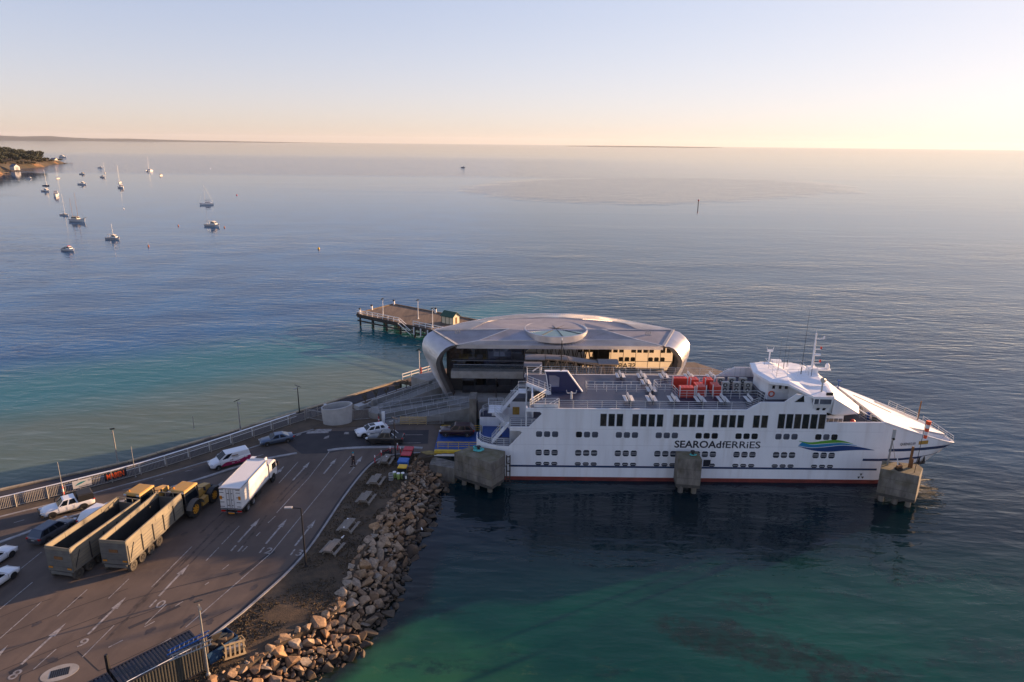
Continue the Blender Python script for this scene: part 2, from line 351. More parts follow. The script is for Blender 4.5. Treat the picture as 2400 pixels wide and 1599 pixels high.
def ribbon(line, off0, off1, z0, z1, close=False):
    """a strip along a polyline, between two sideways offsets, z0..z1"""
    b = MB(); n = len(line); L_, R_ = [], []
    for i in range(n):
        p = Vector(line[i]).xy; a = Vector(line[max(i - 1, 0)]).xy; c = Vector(line[min(i + 1, n - 1)]).xy
        t = (c - a).normalized(); nr = Vector((-t.y, t.x)); L_.append(p + nr * off0); R_.append(p + nr * off1)
    rings = [[(l.x, l.y, z0), (r.x, r.y, z0), (r.x, r.y, z1), (l.x, l.y, z1)] for l, r in zip(L_, R_)]
    b.loft(rings, smooth=False); return b
def densify(line, step=1.5):
    out = []
    for a, c in zip(line[:-1], line[1:]):
        a = Vector(a); c = Vector(c); n = max(1, int((c - a).length / step))
        out += [a.lerp(c, i / n) for i in range(n)]
    return out + [Vector(line[-1])]
def smooth_line(line, it=2):
    line = [Vector(v) for v in line]
    for _ in range(it):
        o = [line[0]]
        for a, c in zip(line[:-1], line[1:]): o += [a.lerp(c, .25), a.lerp(c, .75)]
        line = o + [line[-1]]
    return line
KS = smooth_line(KERB)
kb = ribbon(KS, -0.15, 0.05, 2.3, DECK + 0.13).ob('kerb', 'kerb'); tag(kb, kind='structure')
gt = ribbon(KS, 0.05, 0.42, 2.3, DECK + 0.006).ob('gutter', 'asphalt_dark'); tag(gt, kind='structure')
# footpath beside the sea, and its sea wall coping
SEAV = [Vector((x, y, 0)) for x, y in SEA]
FEN = pxl([(-400, 1295), (-160, 1235), (0, 1197), (150, 1160), (300, 1122), (420, 1085), (520, 1052), (620, 1017), (700, 990), (760, 972)])
path = SEA + [(-20.5, 112.0)] + [xy(v) for v in reversed(pxl([(760, 968), (860, 935), (990, 905)]))] + [(v.x - 0.15, v.y + 0.2) for v in reversed(FEN)] + [(-140, 12)]
b = MB(); b.prism(path, 2.3, DECK + 0.004); tag(b.ob('footpath', 'path_asphalt'), kind='structure')
mat('coping', (0.44, 0.35, 0.22), 0.9, col2=(0.24, 0.19, 0.13), vs=0.8, detail=8, bump=0.02, bs=5)
cop = empty('sea_wall', (-41, 93.5, 0), label='weathered sandy coped sea wall between the footpath and the bay', cat='wall')
sd = densify(SEAV[1:], 3.0)
sd = [SEAV[0]] + sd
for i in range(1, len(sd) - 1):
    p, q = sd[i], sd[i + 1]; t = (q - p).normalized(); a_ = p + t * 0.02; c_ = q - t * 0.02
    o = ribbon([a_, c_], -0.28 - rnd.random() * .04, 0.20 + rnd.random() * .05, 2.2, DECK + 0.16 + rnd.random() * .03).ob('coping_stone', 'coping', cop); o.location = -Vector((-41, 93.5, 0))
w = ribbon(sd, -0.2, 0.12, -3.0, DECK - 0.3).ob('wall_face', 'concrete_stained', cop); w.location = -Vector((-41, 93.5, 0))
sh = ribbon(sd, 0.12, 1.5, -3.0, 0.10).ob('toe', 'concrete_stained', cop); sh.location = -Vector((-41, 93.5, 0))
# verge between fence and road
VER = smooth_line(pxl([(-300, 1283), (0, 1214), (300, 1137), (480, 1085), (640, 1035), (735, 1008)]), 1)
tag(ribbon(VER, 0.0, 0.18, 2.3, DECK + 0.10).ob('verge_kerb', 'kerb'), kind='structure')
# long low median
MED = smooth_line(pxl([(-60, 1292), (30, 1262), (153, 1215), (300, 1172), (382, 1149), (478, 1121), (545, 1098), (620, 1076), (696, 1063)]), 2)
tag(ribbon(MED, -0.22, 0.22, 2.3, DECK + 0.10).ob('median_strip', 'kerb'), kind='structure')
MED2 = smooth_line(pxl([(768, 1057), (800, 1052), (860, 1049), (930, 1048), (990, 1051)]), 2)
tag(ribbon(MED2, -0.3, 0.3, 2.3, DECK + 0.09).ob('median_strip', 'kerb'), kind='structure')
# newer asphalt
b = MB(); b.prism([xy(v) for v in pxl([(652, 1020), (740, 1011), (850, 1010), (1005, 1008), (1003, 1040), (860, 1046), (770, 1062), (707, 1064), (673, 1038)])], DECK - .02, DECK + 0.006)
tag(b.ob('road_patch', 'asphalt_dark'), kind='structure')
b = MB(); b.prism([xy(v) for v in pxl([(-200, 1335), (30, 1268), (300, 1178), (545, 1104), (690, 1066), (640, 1040), (480, 1090), (300, 1140), (0, 1218), (-200, 1268)])], DECK - .02, DECK + 0.004)
mat('asphalt_road', (0.110, 0.090, 0.078), 0.88, col2=(0.066, 0.056, 0.052), vs=0.2, detail=8, bump=0.01, bs=9, spec=0.25)
tag(b.ob('road', 'asphalt_road'), kind='structure')
# painted lines and arrows, all one coat of paint on the ground
b = MB(); PZ = DECK + 0.011
def pline(a, c, w=0.11):
    a = gp(*a, DECK); c = gp(*c, DECK); d = (c - a).normalized(); n = Vector((-d.y, d.x, 0)) * w / 2
    k = max(1, int((c - a).length / 2.0))
    for i in range(k):
        p, q = a.lerp(c, i / k), a.lerp(c, (i + 1) / k)
        b.add([(v.x, v.y, PZ) for v in (p - n, p + n, q + n, q - n)], [(0, 1, 2, 3)])
Z1 = lambda x, y: (x * .3821, 1000 + y * .3821)
Z2 = lambda x, y: (400 + x * .33985, 880 + y * .33985)
for q in [((0, 1300), (255, 1075)), ((350, 1165), (535, 1000)), ((505, 1415), (700, 1220)), ((665, 1055), (790, 935)), ((885, 1230), (950, 1195)), ((890, 1215), (1020, 1090)), ((0, 975), (255, 770)), ((0, 1120), (200, 955)), ((85, 590), (150, 572)), ((750, 390), (805, 377)), ((950, 330), (1000, 318)), ((1135, 275), (1185, 265)), ((1540, 190), (1610, 172)), ((205, 1490), (345, 1365)), ((665, 1355), (755, 1310)), ((950, 1355), (1050, 1297)), ((930, 985), (1050, 865))]:
    pline(Z1(*q[0]), Z1(*q[1]), 0.10)
Z4 = lambda x, y: (400 + x * .502, 1050 + y * .502)
for q in [((70, 838), (470, 490)), ((470, 490), (840, 38)), ((495, 303), (645, 140)), ((645, 140), (740, 18)), ((455, 350), (490, 318)), ((238, 450), (320, 365)), ((0, 560), (100, 460)), ((505, 165), (595, 65)), ((240, 570), (272, 545)), ((165, 527), (225, 465)), ((335, 483), (358, 460)), ((400, 412), (418, 393)), ((20, 740), (58, 717)), ((160, 640), (178, 628)), ((832, 120), (862, 84))]:
    pline(Z4(*q[0]), Z4(*q[1]), 0.11)
for q in [((1610, 410), (1740, 410)), ((1600, 467), (1725, 465)), ((560, 575), (640, 545))]: pline(Z2(*q[0]), Z2(*q[1]), 0.11)
def arrow(t, h, w=0.22, hw=0.62, hl=1.7):
    t = gp(*t, DECK); h = gp(*h, DECK); d = (h - t).normalized(); n = Vector((-d.y, d.x, 0)); e = h - d * hl
    b.add([(v.x, v.y, PZ + .001) for v in (t - n * w / 2, t + n * w / 2, e + n * w / 2, e - n * w / 2)], [(0, 1, 2, 3)])
    b.add([(v.x, v.y, PZ + .001) for v in (e - n * hw / 2, e + n * hw / 2, h)], [(0, 1, 2)])
    return d
for a, c in [((130, 1460), (405, 1205)), ((540, 1275), (775, 1045)), ((975, 1040), (1160, 845)), ((1460, 710), (1595, 562)), ((1630, 720), (1760, 567)), ((-120, 1510), (50, 1340)), ((1310, 390), (1372, 332))]: arrow(Z1(*a), Z1(*c))
for a, c in [((580, 458), (677, 335)), ((570, 152), (650, 65)), ((715, 120), (775, 48)), ((850, 98), (895, 38)), ((495, 120), (530, 85))]: dd = arrow(Z4(*a), Z4(*c))
for q in [[(697, 1017), (708, 1014), (704, 1020), (694, 1022)], [(762, 1024), (772, 1021), (770, 1027), (758, 1029)], [(808, 1013), (818, 1013), (818, 1018), (806, 1018)], [(742, 1006), (778, 1006), (776, 1011), (735, 1012)], [(838, 1003), (850, 1002), (852, 1006), (836, 1007)]]:
    b.add([(v.x, v.y, PZ) for v in pxl(q)], [(0, 1, 2, 3)])
b.box((gp(745, 1013, DECK) + Vector((0, 0, .012))), (3.2, 0.9, 0.004), 0.1)
tag(b.ob('road_marking', 'paint_white', fix=False), kind='structure')
ld = Vector((0.108, 0.994, 0)).normalized()
for txt, p in (('8', Z1(32, 1548)), ('9', Z1(455, 1350)), ('10', Z1(893, 1105)), ('11', Z4(265, 480)), ('12', Z4(398, 489)), ('13', Z4(543, 499))):
    me = text_mesh(txt, 1.55, 'paint_white', 'painted_number', bold=0.012)
    o = link('painted_number', me); tag(o, kind='structure')
    q = gp(*p, DECK + 0.012); o.location = q; o.rotation_euler = (0, 0, math.atan2(ld.y, ld.x) - R(90))
# thin dark lines across the asphalt
b = MB()
Z3 = lambda x, y: (x * .13966, 1380 + y * .13966)
for ln in [[(0, 480), (430, 310), (860, 170)], [(0, 780), (150, 745), (980, 420), (2148, 0)], [(0, 1110), (850, 780), (1750, 430), (2148, 190), (3000, -40), (4200, -330)], [(0, 1385), (500, 1180), (2148, 510), (3300, 120), (4300, -160), (5200, -420)], [(320, 1560), (345, 1455), (1310, 1050), (1650, 1385), (2148, 1170), (3900, 330)]]:
    pts = [gp(*Z3(*p), DECK) for p in ln]; pts = densify(pts, 1.0)
    for i, p in enumerate(pts): p.x += rnd.uniform(-.03, .03); p.y += rnd.uniform(-.03, .03)
    for a, c in zip(pts[:-1], pts[1:]):
        d = (c - a).normalized(); n = Vector((-d.y, d.x, 0)) * 0.035
        b.add([(v.x, v.y, DECK + .0085) for v in (a - n, a + n, c + n, c - n)], [(0, 1, 2, 3)])
tag(b.ob('dark_line', 'line_dark', fix=False), kind='structure')

# wear on the asphalt: oil spots, tyre scrubs and patched trenches
ow = random.Random(33); b = MB()
def blob(cx_, cy_, rx_, ry_, rz_, z):
    n = 14; ph = ow.random() * 6
    pts = []
    for k in range(n):
        a = 2 * math.pi * k / n; r_ = 1 + .28 * math.sin(2 * a + ph) + .18 * math.sin(5 * a + ph * 2) + ow.uniform(-.12, .12); x, y = math.cos(a) * rx_ * r_, math.sin(a) * ry_ * r_; pts.append((cx_ + x * math.cos(rz_) - y * math.sin(rz_), cy_ + x * math.sin(rz_) + y * math.cos(rz_), z))
    b.add(pts, [tuple(range(n))])
for k in range(46):
    q = gp(ow.uniform(40, 760), ow.uniform(1130, 1560), DECK)
    if q.x > -23.5 - max(0, (58 - q.y)) * .35: continue
    blob(q.x, q.y, ow.uniform(.12, .55), ow.uniform(.10, .35), 1.4 + ow.uniform(-.3, .3), DECK + .0062 + k * .00003)
mat('oil_stain', (.060, .046, .038), .6, var=.3, vs=1.5); tag(b.ob('oil_stain', 'oil_stain', fix=False), kind='structure')
b = MB()
for px0, py0, ln, dx_ in ((420, 1330, 9, .0), (445, 1322, 8, .4), (560, 1290, 7, -.2), (300, 1440, 9, .2), (470, 1250, 8, .6), (640, 1180, 9, .3), (655, 1178, 9, .5), (250, 1500, 6, 0)):
    p = gp(px0, py0, DECK); pts = [(p.x + dx_ * (i / 8) ** 2 + i * .1 * ln / 9, p.y + i * ln / 9) for i in range(10)]
    for (xa, ya), (xb, yb) in zip(pts[:-1], pts[1:]):
        w_ = .11 * (.5 + ow.random()); b.add([(xa - w_, ya, DECK + .0078), (xa + w_, ya, DECK + .0078), (xb + w_, yb, DECK + .0078), (xb - w_, yb, DECK + .0078)], [(0, 1, 2, 3)])
mat('tyre_mark', (.072, .054, .043), .8, var=.4, vs=2.0); tag(b.ob('tyre_mark', 'tyre_mark', fix=False), kind='structure')
b = MB()
for quad in ([(20, 1575), (62, 1552), (66, 1558), (24, 1583)], [(300, 1470), (420, 1418), (424, 1422), (304, 1475)], [(560, 1345), (640, 1290), (646, 1294), (566, 1350)]): b.add([(v.x, v.y, DECK + .0072) for v in pxl(quad)], [(0, 1, 2, 3)])
tag(b.ob('asphalt_patch', 'asphalt_dark', fix=False), kind='structure')
# ------------------------------------------------------------------ the ferry
mat('ship_white', (0.88, 0.88, 0.88), 0.38, col2=(0.80, 0.80, 0.81), vs=0.35, detail=6, stretch=(1, 1, 0.35), spec=0.4, dirt=((0.46, 0.40, 0.34), 0.8, 0.22, (1.6, 1, 0.13)))
mat('ship_seam', (.56, .56, .58), .5)
mat('ship_red', (0.17, 0.028, 0.022), 0.55, var=0.25, vs=0.8)
mat('ship_blue', (0.012, 0.035, 0.10), 0.45, var=0.12)
mat('deck_blue', (0.036, 0.042, 0.078), 0.42, col2=(0.020, 0.026, 0.056), vs=0.45, detail=7, stretch=(1, 1, 1), spec=0.55)
mat('deck_grey', (0.10, 0.10, 0.115), 0.7, var=0.15, vs=0.8)
mat('fin_blue', (0.012, 0.022, 0.085), 0.45, var=0.08)
mat('bright_blue', (0.006, 0.055, 0.23), 0.5, var=0.15, vs=1)
mat('glass_dark', (0.014, 0.016, 0.018), 0.08, spec=0.6, var=0.2, vs=0.6)
mat('glass_grey', (0.10, 0.11, 0.14), 0.12, spec=0.6, var=0.45, vs=0.5)
mat('glass_room', (0.035, 0.030, 0.026), 0.10, spec=0.6, var=0.6, vs=1.4, stretch=(1, 1, .4))
mat('port_dark', (0.006, 0.012, 0.026), 0.5, var=0.3)
mat('rail_pale', (0.62, 0.63, 0.62), 0.5)
mat('raft_red', (0.52, 0.045, 0.025), 0.5, var=0.12, vs=1)
mat('bench_white', (0.66, 0.65, 0.63), 0.5, var=0.05)
mat('aircon_grey', (0.36, 0.35, 0.32), 0.5, var=0.08)
mat('ink', (0.010, 0.014, 0.026), 0.5)
mat('swoosh_green', (0.10, 0.33, 0.03), 0.45); mat('swoosh_teal', (0.008, 0.20, 0.42), 0.45); mat('swoosh_navy', (0.005, 0.045, 0.17), 0.45)
mat('orange_ring', (0.65, 0.10, 0.03), 0.5); mat('rust', (0.20, 0.09, 0.03), 0.8, var=0.3)
mat('amber_board', (0.42, 0.24, 0.04), 0.6, var=0.2)
FX, FY = 28.0, 91.0
ferry = empty('ferry', (FX, FY, 0), label='large white car ferry with dark window rows moored at the terminal', cat='ferry')
def fo(b, name, m, parent=None, fix=True, sharp=40):
    b.v = [(x - FX, y + 84.0 - FY, z) for x, y, z in b.v]
    return b.ob(name, m, parent or ferry, fix, sharp)
def rail(pts, h=1.05, bars=3, step=1.8, r=0.028, top=0.036, curved=False):
    b = MB(); pts = [Vector(p) for p in pts]
    for k in range(bars):
        z = h * (k + 1) / bars
        b.tube([p + Vector((0, 0, z)) for p in pts], top if k == bars - 1 else r, 5)
    for a, c in zip(pts[:-1], pts[1:]):
        n = max(1, round((c - a).length / step))
        for i in range(n + 1):
            p = a.lerp(c, i / n); b.cyl(p, p + Vector((0, 0, h)), r * 1.2, n=5)
    return b
# side shell with the two stern openings
def side_poly(zlow, red):
    if red: return [(-0.25, -1.6), (49.5, -1.6), (49.5, 0.55), (-0.25, 0.55)]
    return [(-0.25, 0.55), (49.5, 0.55), (49.5, 8.98), (41.75, 8.9), (41.6, 10.4), (41.6, 11.72), (32.8, 11.66), (31.05, 10.55), (2.0, 10.47), (1.9, 9.97), (3.78, 9.95), (4.06, 9.65), (2.36, 7.80), (-0.19, 7.77), (-0.19, 7.22), (1.2, 7.2), (1.45, 6.92), (-0.25, 4.95)]
for y0, y1 in ((0.0, 0.16), (13.84, 14.0)):
    b = MB(); b.prism(side_poly(0, False), y0, y1, axis='y'); fo(b, 'side_shell', 'ship_white')
    b = MB(); b.prism(side_poly(0, True), y0, y1, axis='y'); fo(b, 'boot_top', 'ship_red')
# bow
BD = [(49.5, 0.0), (53.0, 0.35), (56.0, 1.0), (58.5, 1.8), (60.2, 2.5), (61.5, 3.35), (62.7, 4.9), (63.2, 7.0)]
BW = [(49.5, 0.0), (51.6, 0.3), (53.4, 0.9), (54.7, 1.7), (55.6, 2.8), (56.3, 4.1), (56.7, 5.6), (56.8, 7.0)]
BT = [8.98, 7.72, 6.66, 5.76, 5.15, 4.68, 4.3, 4.15]
def mirror(l): return l + [(x, 14 - y) for x, y in reversed(l[:-1])]
BDm, BWm, BTm = mirror(BD), mirror(BW), BT + list(reversed(BT[:-1]))
def hullp(i, z):
    t = max(0.0, min(1.0, z / 4.7)); t = t ** 1.1
    return Vector((BWm[i][0] + (BDm[i][0] - BWm[i][0]) * t, BWm[i][1] + (BDm[i][1] - BWm[i][1]) * t, z))
def bow(z0f, z1f, nm, m, lv):
    b = MB(); rings = []
    for i in range(len(BDm)):
        z0, z1 = z0f(i), z1f(i); rings.append([hullp(i, z0 + (z1 - z0) * k / lv) for k in range(lv + 1)])
    b.loft(rings, closed=False, caps=False); return b
fo(bow(lambda i: 0.55, lambda i: BTm[i], 'bow', 'ship_white', 7), 'bow', 'ship_white', sharp=60)
fo(bow(lambda i: -1.6, lambda i: 0.55, 'bow', 'ship_red', 2), 'boot_top', 'ship_red', sharp=60)
# bulwark cap
b = MB(); b.tube([hullp(i, BTm[i] + 0.02) for i in range(len(BDm))], 0.09, 6); fo(b, 'bulwark_cap', 'ship_white')
# stripes
b = MB(); b.bb((-0.25, -0.014, 1.97), (49.5, -0.002, 2.25)); fo(b, 'stripe', 'ship_blue')
def bowstripe(z0, z1, x0, drop=0.0):
    b = MB(); rings = []
    pts = []
    for k in range(60):
        f = k / 59 * (len(BD) - 1); i = min(int(f), len(BD) - 2); t = f - i
        col = []
        for z in (z0 - drop * (k / 59) ** 1.6, z1 - drop * (k / 59) ** 1.6):
            p = hullp(i, z).lerp(hullp(i + 1, z), t); d = hullp(i + 1, z) - hullp(i, z); n = Vector((d.y, -d.x, 0)).normalized(); col.append(p + n * 0.02)
        if col[0].x >= x0 and (z0 > 4 or col[0].x < 56.2): pts.append(col)
    b.loft(pts, closed=False, caps=False, smooth=False); return b
fo(bowstripe(4.72, 5.12, 50.6, 1.05), 'stripe', 'ship_blue', sharp=60)
b = MB(); b.bb((47.4, -0.014, 3.36), (49.5, -0.002, 3.69)); fo(b, 'stripe', 'ship_blue')
fo(bowstripe(3.36, 3.69, 49.4, .35), 'stripe', 'ship_blue', sharp=60)
# bottom plate of hull, car deck, upper decks
b = MB(); b.bb((-0.2, 0.2, -1.5), (49.5, 13.8, -1.4)); b.bb((-0.25, 0.2, -1.6), (-0.1, 13.8, 3.2)); fo(b, 'transom', 'ship_white')
b = MB(); b.bb((-4.2, 3.4, 3.0), (1.5, 10.6, 3.3)); fo(b, 'ramp_deck', 'bright_blue')
b = MB(); b.bb((1.5, 0.2, 3.0), (49.4, 13.8, 3.28)); fo(b, 'car_deck', 'deck_grey')
b = MB(); b.bb((-0.19, 0.17, 7.22), (49.2, 3.3, 7.76)); b.bb((3.0, 3.3, 7.22), (49.2, 10.7, 7.76)); b.bb((-0.19, 10.7, 7.22), (49.2, 13.83, 7.76)); fo(b, 'passenger_deck', 'deck_grey')
# stern horns with their platforms
def horn(s):
    f = (lambda y: y) if s > 0 else (lambda y: 14 - y)
    pl = [(-0.26, 0.0), (-1.9, 0.02), (-3.1, 0.28), (-4.1, 0.85), (-4.6, 1.6), (-4.75, 2.6), (-4.7, 3.35), (-0.26, 3.35)]
    b = MB(); pl2 = [(x, f(y)) for x, y in pl]
    b.prism(pl2, 0.55, 4.75); o = fo(b, 'stern_quarter', 'ship_white')
    b = MB(); b.prism([(x * .985, f(y + (0.05 if y < 3 else -.03))) for x, y in pl], 4.75, 4.80); fo(b, 'stern_deck', 'deck_blue', o)
    b = MB()
    for k in range(6):
        a, c = pl[k], pl[k + 1]; za = 4.95 + 0.09 * k; zc = 4.95 + 0.09 * (k + 1)
        vs = [(a[0], f(a[1]), 4.75), (c[0], f(c[1]), 4.75), (c[0], f(c[1]), zc), (a[0], f(a[1]), za)]
        vi = [(x + 0.07, y + (0.07 if s > 0 else -.07), z) for x, y, z in vs]
        b.add(vs + vi, [(0, 1, 2, 3), (7, 6, 5, 4), (3, 2, 6, 7), (0, 3, 7, 4), (1, 5, 6, 2)])
    fo(b, 'bulwark', 'ship_white', o)
    b = MB(); b.prism([(x, f(y)) for x, y in pl], -1.2, 0.55); fo(b, 'boot_top', 'ship_red', o)
    zz = 4.80
    pts = [(-4.2, f(2.9), zz), (-4.3, f(1.9), zz), (-3.7, f(1.0), zz), (-2.9, f(0.5), zz), (-1.9, f(0.22), zz), (0.0, f(0.18), zz)]
    fo(rail(pts, 1.15, 4, 1.1), 'railing', 'rail_pale')
horn(1); horn(-1)
# inner casing walls and stern bulkheads
b = MB(); b.bb((-0.2, 3.2, 3.28), (40, 3.35, 7.22)); b.bb((-0.2, 10.65, 3.28), (40, 10.8, 7.22)); b.bb((2.9, 3.35, 7.76), (3.05, 10.65, 10.3)); fo(b, 'casing', 'ship_white')
b = MB(); b.bb((4.5, 0.16, 7.76), (4.62, 3.2, 10.3)); b.bb((3.6, 0.16, 3.28), (3.7, 3.2, 7.22)); fo(b, 'bulkhead', 'deck_grey')
# top deck with its V notch aft
b = MB(); b.prism([(2.1, 0.16), (41.5, 0.16), (41.5, 13.84), (2.1, 13.84), (2.1, 9.9), (5.4, 6.1), (5.4, 5.3), (2.6, 0.9)], 10.0, 10.46); fo(b, 'top_deck', 'deck_blue')
b = MB(); b.beam((2.3, 9.75, 10.3), (5.45, 6.05, 10.3), 0.14, 0.62); b.beam((5.47, 6.1, 10.3), (5.47, 5.2, 10.3), 0.12, 0.6); fo(b, 'deck_coaming', 'ship_white')
b = MB(); b.bb((2.0, 0.17, 9.95), (2.12, 0.9, 10.47)); b.cyl((2.0, 0.4, 7.76), (2.0, 0.4, 10), 0.09, n=8); b.cyl((2.2, 9.9, 4.8), (2.2, 9.9, 10.4), 0.11, n=8); fo(b, 'pillar', 'ship_white')
# stairs at the stern
def stair(a, c, w, n, nm='stair'):
    b = MB(); a = Vector(a); c = Vector(c); wy = Vector((0, w / 2, 0))
    for s in (-1, 1): b.beam(a + s * wy, c + s * wy, 0.07, 0.28)
    for k in range(n):
        p = a.lerp(c, (k + .5) / n); b.box(p, (0.26, w, 0.04))
    o = fo(b, nm, 'ship_white')
    for s in (-1, 1):
        r = MB(); up = Vector((0, 0, 1))
        for h in (0.5, 1.0): r.tube([a + s * wy + up * h, c + s * wy + up * h], 0.032, 5)
        for k in range(5):
            p = a.lerp(c, k / 4) + s * wy; r.cyl(p, p + up, 0.03, n=5)
        fo(r, 'handrail', 'rail_pale', o)
stair((-2.6, 1.6, 4.85), (-0.3, 1.6, 7.7), 0.8, 12)
stair((-1.4, 9.4, 6.4), (1.0, 9.4, 9.3), 0.8, 12)
stair((0.6, 8.4, 3.4), (-2.4, 8.4, 6.3), 0.8, 12)
b = MB(); b.bb((-3.4, 8.6, 6.2), (-1.3, 11.6, 6.35)); b.bb((1.0, 8.9, 9.2), (2.2, 10.6, 9.35)); b.bb((-2.9, 11.0, 3.3), (-0.5, 11.15, 6.2)); fo(b, 'stair_landing', 'ship_white')
fo(rail([(-1.5, 8.7, 6.35), (-3.3, 8.7, 6.35), (-3.4, 11.4, 6.35), (-1.2, 11.5, 6.35)], 1.1, 4, 1.0), 'railing', 'rail_pale')
fo(rail([(1.0, 8.9, 9.35), (2.2, 8.9, 9.35), (2.2, 10.6, 9.35), (1.0, 10.6, 9.35)], 1.1, 4, 1.0), 'railing', 'rail_pale')
b = MB(); b.bb((0.2, 10.58, 5.2), (1.2, 10.64, 6.4)); fo(b, 'notice_board', 'amber_board')
b = MB()
for k in range(9): b.box((-1.9 + k * .24, 10.6, 4.9), (0.06, 0.08, 2.4))
b.bb((-2.0, 10.62, 3.4), (0.2, 10.7, 6.2)); fo(b, 'stern_gate', 'ship_white')
fo(rail([(-0.1, 0.25, 7.77), (4.2, 0.25, 7.77)], 1.05, 4, 1.4), 'railing', 'rail_pale')
fo(rail([(2.45, 0.25, 10.47), (5.45, 5.3, 10.47)], 1.1, 3, 1.2), 'railing', 'rail_pale')
fo(rail([(5.5, 6.1, 10.47), (2.3, 9.9, 10.47), (2.3, 13.7, 10.47)], 1.1, 3, 1.3), 'railing', 'rail_pale')
# long railings of the top deck
fo(rail([(2.45, 0.22, 10.47), (31.0, 0.22, 10.47), (32.6, 0.22, 11.1)], 1.08, 4, 1.85, 0.022, 0.03), 'railing', 'rail_pale')
fo(rail([(2.3, 13.78, 10.47), (34.0, 13.78, 10.47)], 1.25, 4, 1.85, 0.022, 0.03), 'railing', 'rail_pale')
fo(rail([(6.3, 0.3, 10.47), (2.7, 0.3, 10.47), (2.7, 1.6, 10.47)], 1.3, 3, 1.8), 'stair_rail', 'rail_pale')
b = MB(); b.bb((3.0, 0.35, 10.47), (6.2, 0.5, 10.95)); b.beam((4.4, .4, 10.6), (6.2, .4, 11.7), .07); b.beam((5.0, .4, 10.6), (6.2, .4, 11.35), .06); fo(b, 'stair_hatch', 'ship_white')
# fin with its opening, and the aft mast
b = MB()
for poly in ([(5.3, 10.46), (9.9, 10.46), (9.35, 11.2), (5.05, 11.2)], [(6.7, 11.2), (9.35, 11.2), (7.7, 13.45), (6.1, 13.45), (6.1, 12.9), (6.7, 12.6)], [(4.9, 12.9), (6.1, 12.9), (6.1, 13.45), (4.7, 13.45)], [(5.05, 11.2), (5.35, 11.2), (5.2, 12.9), (4.9, 12.9)]):
    b.prism(poly, 6.3, 6.9, axis='y')
fin = fo(b, 'funnel_fin', 'fin_blue')
b = MB(); b.prism([(9.9, 10.48), (10.06, 10.48), (7.86, 13.5), (7.7, 13.47)], 6.28, 6.92, axis='y'); fo(b, 'fin_edge', 'ship_white', fin)  # forward edge of the fin, its sunlit brightness painted as white
b = MB(); b.prism([(5.3, 10.46), (5.18, 10.46), (4.78, 12.9), (4.6, 13.5), (7.8, 13.52), (7.7, 13.45), (4.7, 13.45), (4.9, 12.9)], 6.28, 6.92, axis='y'); fo(b, 'fin_edge', 'ship_white', fin)
b = MB(); b.cyl((6.9, 6.6, 13.4), (6.9, 6.6, 17.9), 0.085, 0.05, 8); b.beam((6.95, 6.6, 17.2), (9.0, 7.2, 12.6), 0.05); b.beam((6.5, 6.6, 15.6), (7.3, 6.6, 15.6), 0.05); m_ = fo(b, 'aft_mast', 'black_metal')
b = MB(); b.lathe([(0.01, 17.85), (0.11, 17.95), (0.11, 18.15), (0.01, 18.25)], (6.9, 6.6, 0), 8); fo(b, 'mast_lamp', 'ship_white', m_)
b = MB(); b.cyl((8.2, 3.6, 10.46), (8.2, 3.6, 11.5), 0.16, 0.12, 10); b.beam((7.6, 3.6, 11.3), (8.8, 3.6, 11.3), .08); b.beam((7.6, 3.6, 11.3), (7.5, 3.6, 11.75), .07); b.beam((8.8, 3.6, 11.3), (8.9, 3.6, 11.75), .07); fo(b, 'bollard_post', 'rail_pale')
# inner deck rails
fo(rail([(10.6, 6.55, 10.47), (19.0, 6.6, 10.47)], 1.1, 3, 1.3, 0.024, 0.03), 'railing', 'rail_pale')
fo(rail([(10.6, 8.1, 10.47), (18.4, 8.1, 10.47)], 1.0, 2, 1.3, 0.024, 0.03), 'railing', 'rail_pale')
fo(rail([(10.6, 6.55, 10.47), (10.6, 8.1, 10.47)], 1.05, 2, 1.3, 0.024, 0.03), 'railing', 'rail_pale')
fo(rail([(20.4, 8.3, 10.47), (20.6, 6.6, 10.47), (22.7, 6.6, 10.47), (22.9, 4.2, 10.47), (33.9, 4.4, 10.47), (34.2, 2.6, 10.47)], 1.15, 3, 1.2, 0.026, 0.034), 'railing', 'rail_pale')
fo(rail([(20.4, 8.5, 10.47), (22.6, 9.4, 10.47), (29.0, 9.6, 10.47)], 1.15, 3, 1.4, 0.026, 0.034), 'railing', 'rail_pale')
# benches
def bench(x, y, w=2.3, double=True):
    b = MB()
    for dy in (-w / 2 + .25, w / 2 - .25):
        b.box((x, y + dy, 10.66), (0.12, 0.08, 0.42)); b.box((x, y + dy, 10.85), (1.15 if double else 0.6, 0.07, 0.07))
    fr = fo(b, 'bench', 'black_metal')
    for s in ((-1, 1) if double else (-1,)):
        b = MB()
        for k in range(3): b.box((x + s * (0.28 + k * 0.16), y, 10.91), (0.13, w, 0.04))
        fo(b, 'seat', 'bench_white', fr)
        b = MB()
        for k in range(2): b.box((x + s * (0.06 + .03 * (1 - k)), y, 11.10 + k * 0.2), (0.045, w, 0.17), ry=-s * 0.12)
        fo(b, 'backrest', 'bench_white', fr)
for x in (15.9, 19.0, 22.0, 25.6, 28.7): bench(x, 2.9)
bench(32.5, 3.1, double=False)
for x in (16.2, 19.4, 22.7, 26.5, 29.8): bench(x, 12.5, 2.1)
bench(19.5, 9.7, 2.0); bench(19.7, 6.6, 2.0)
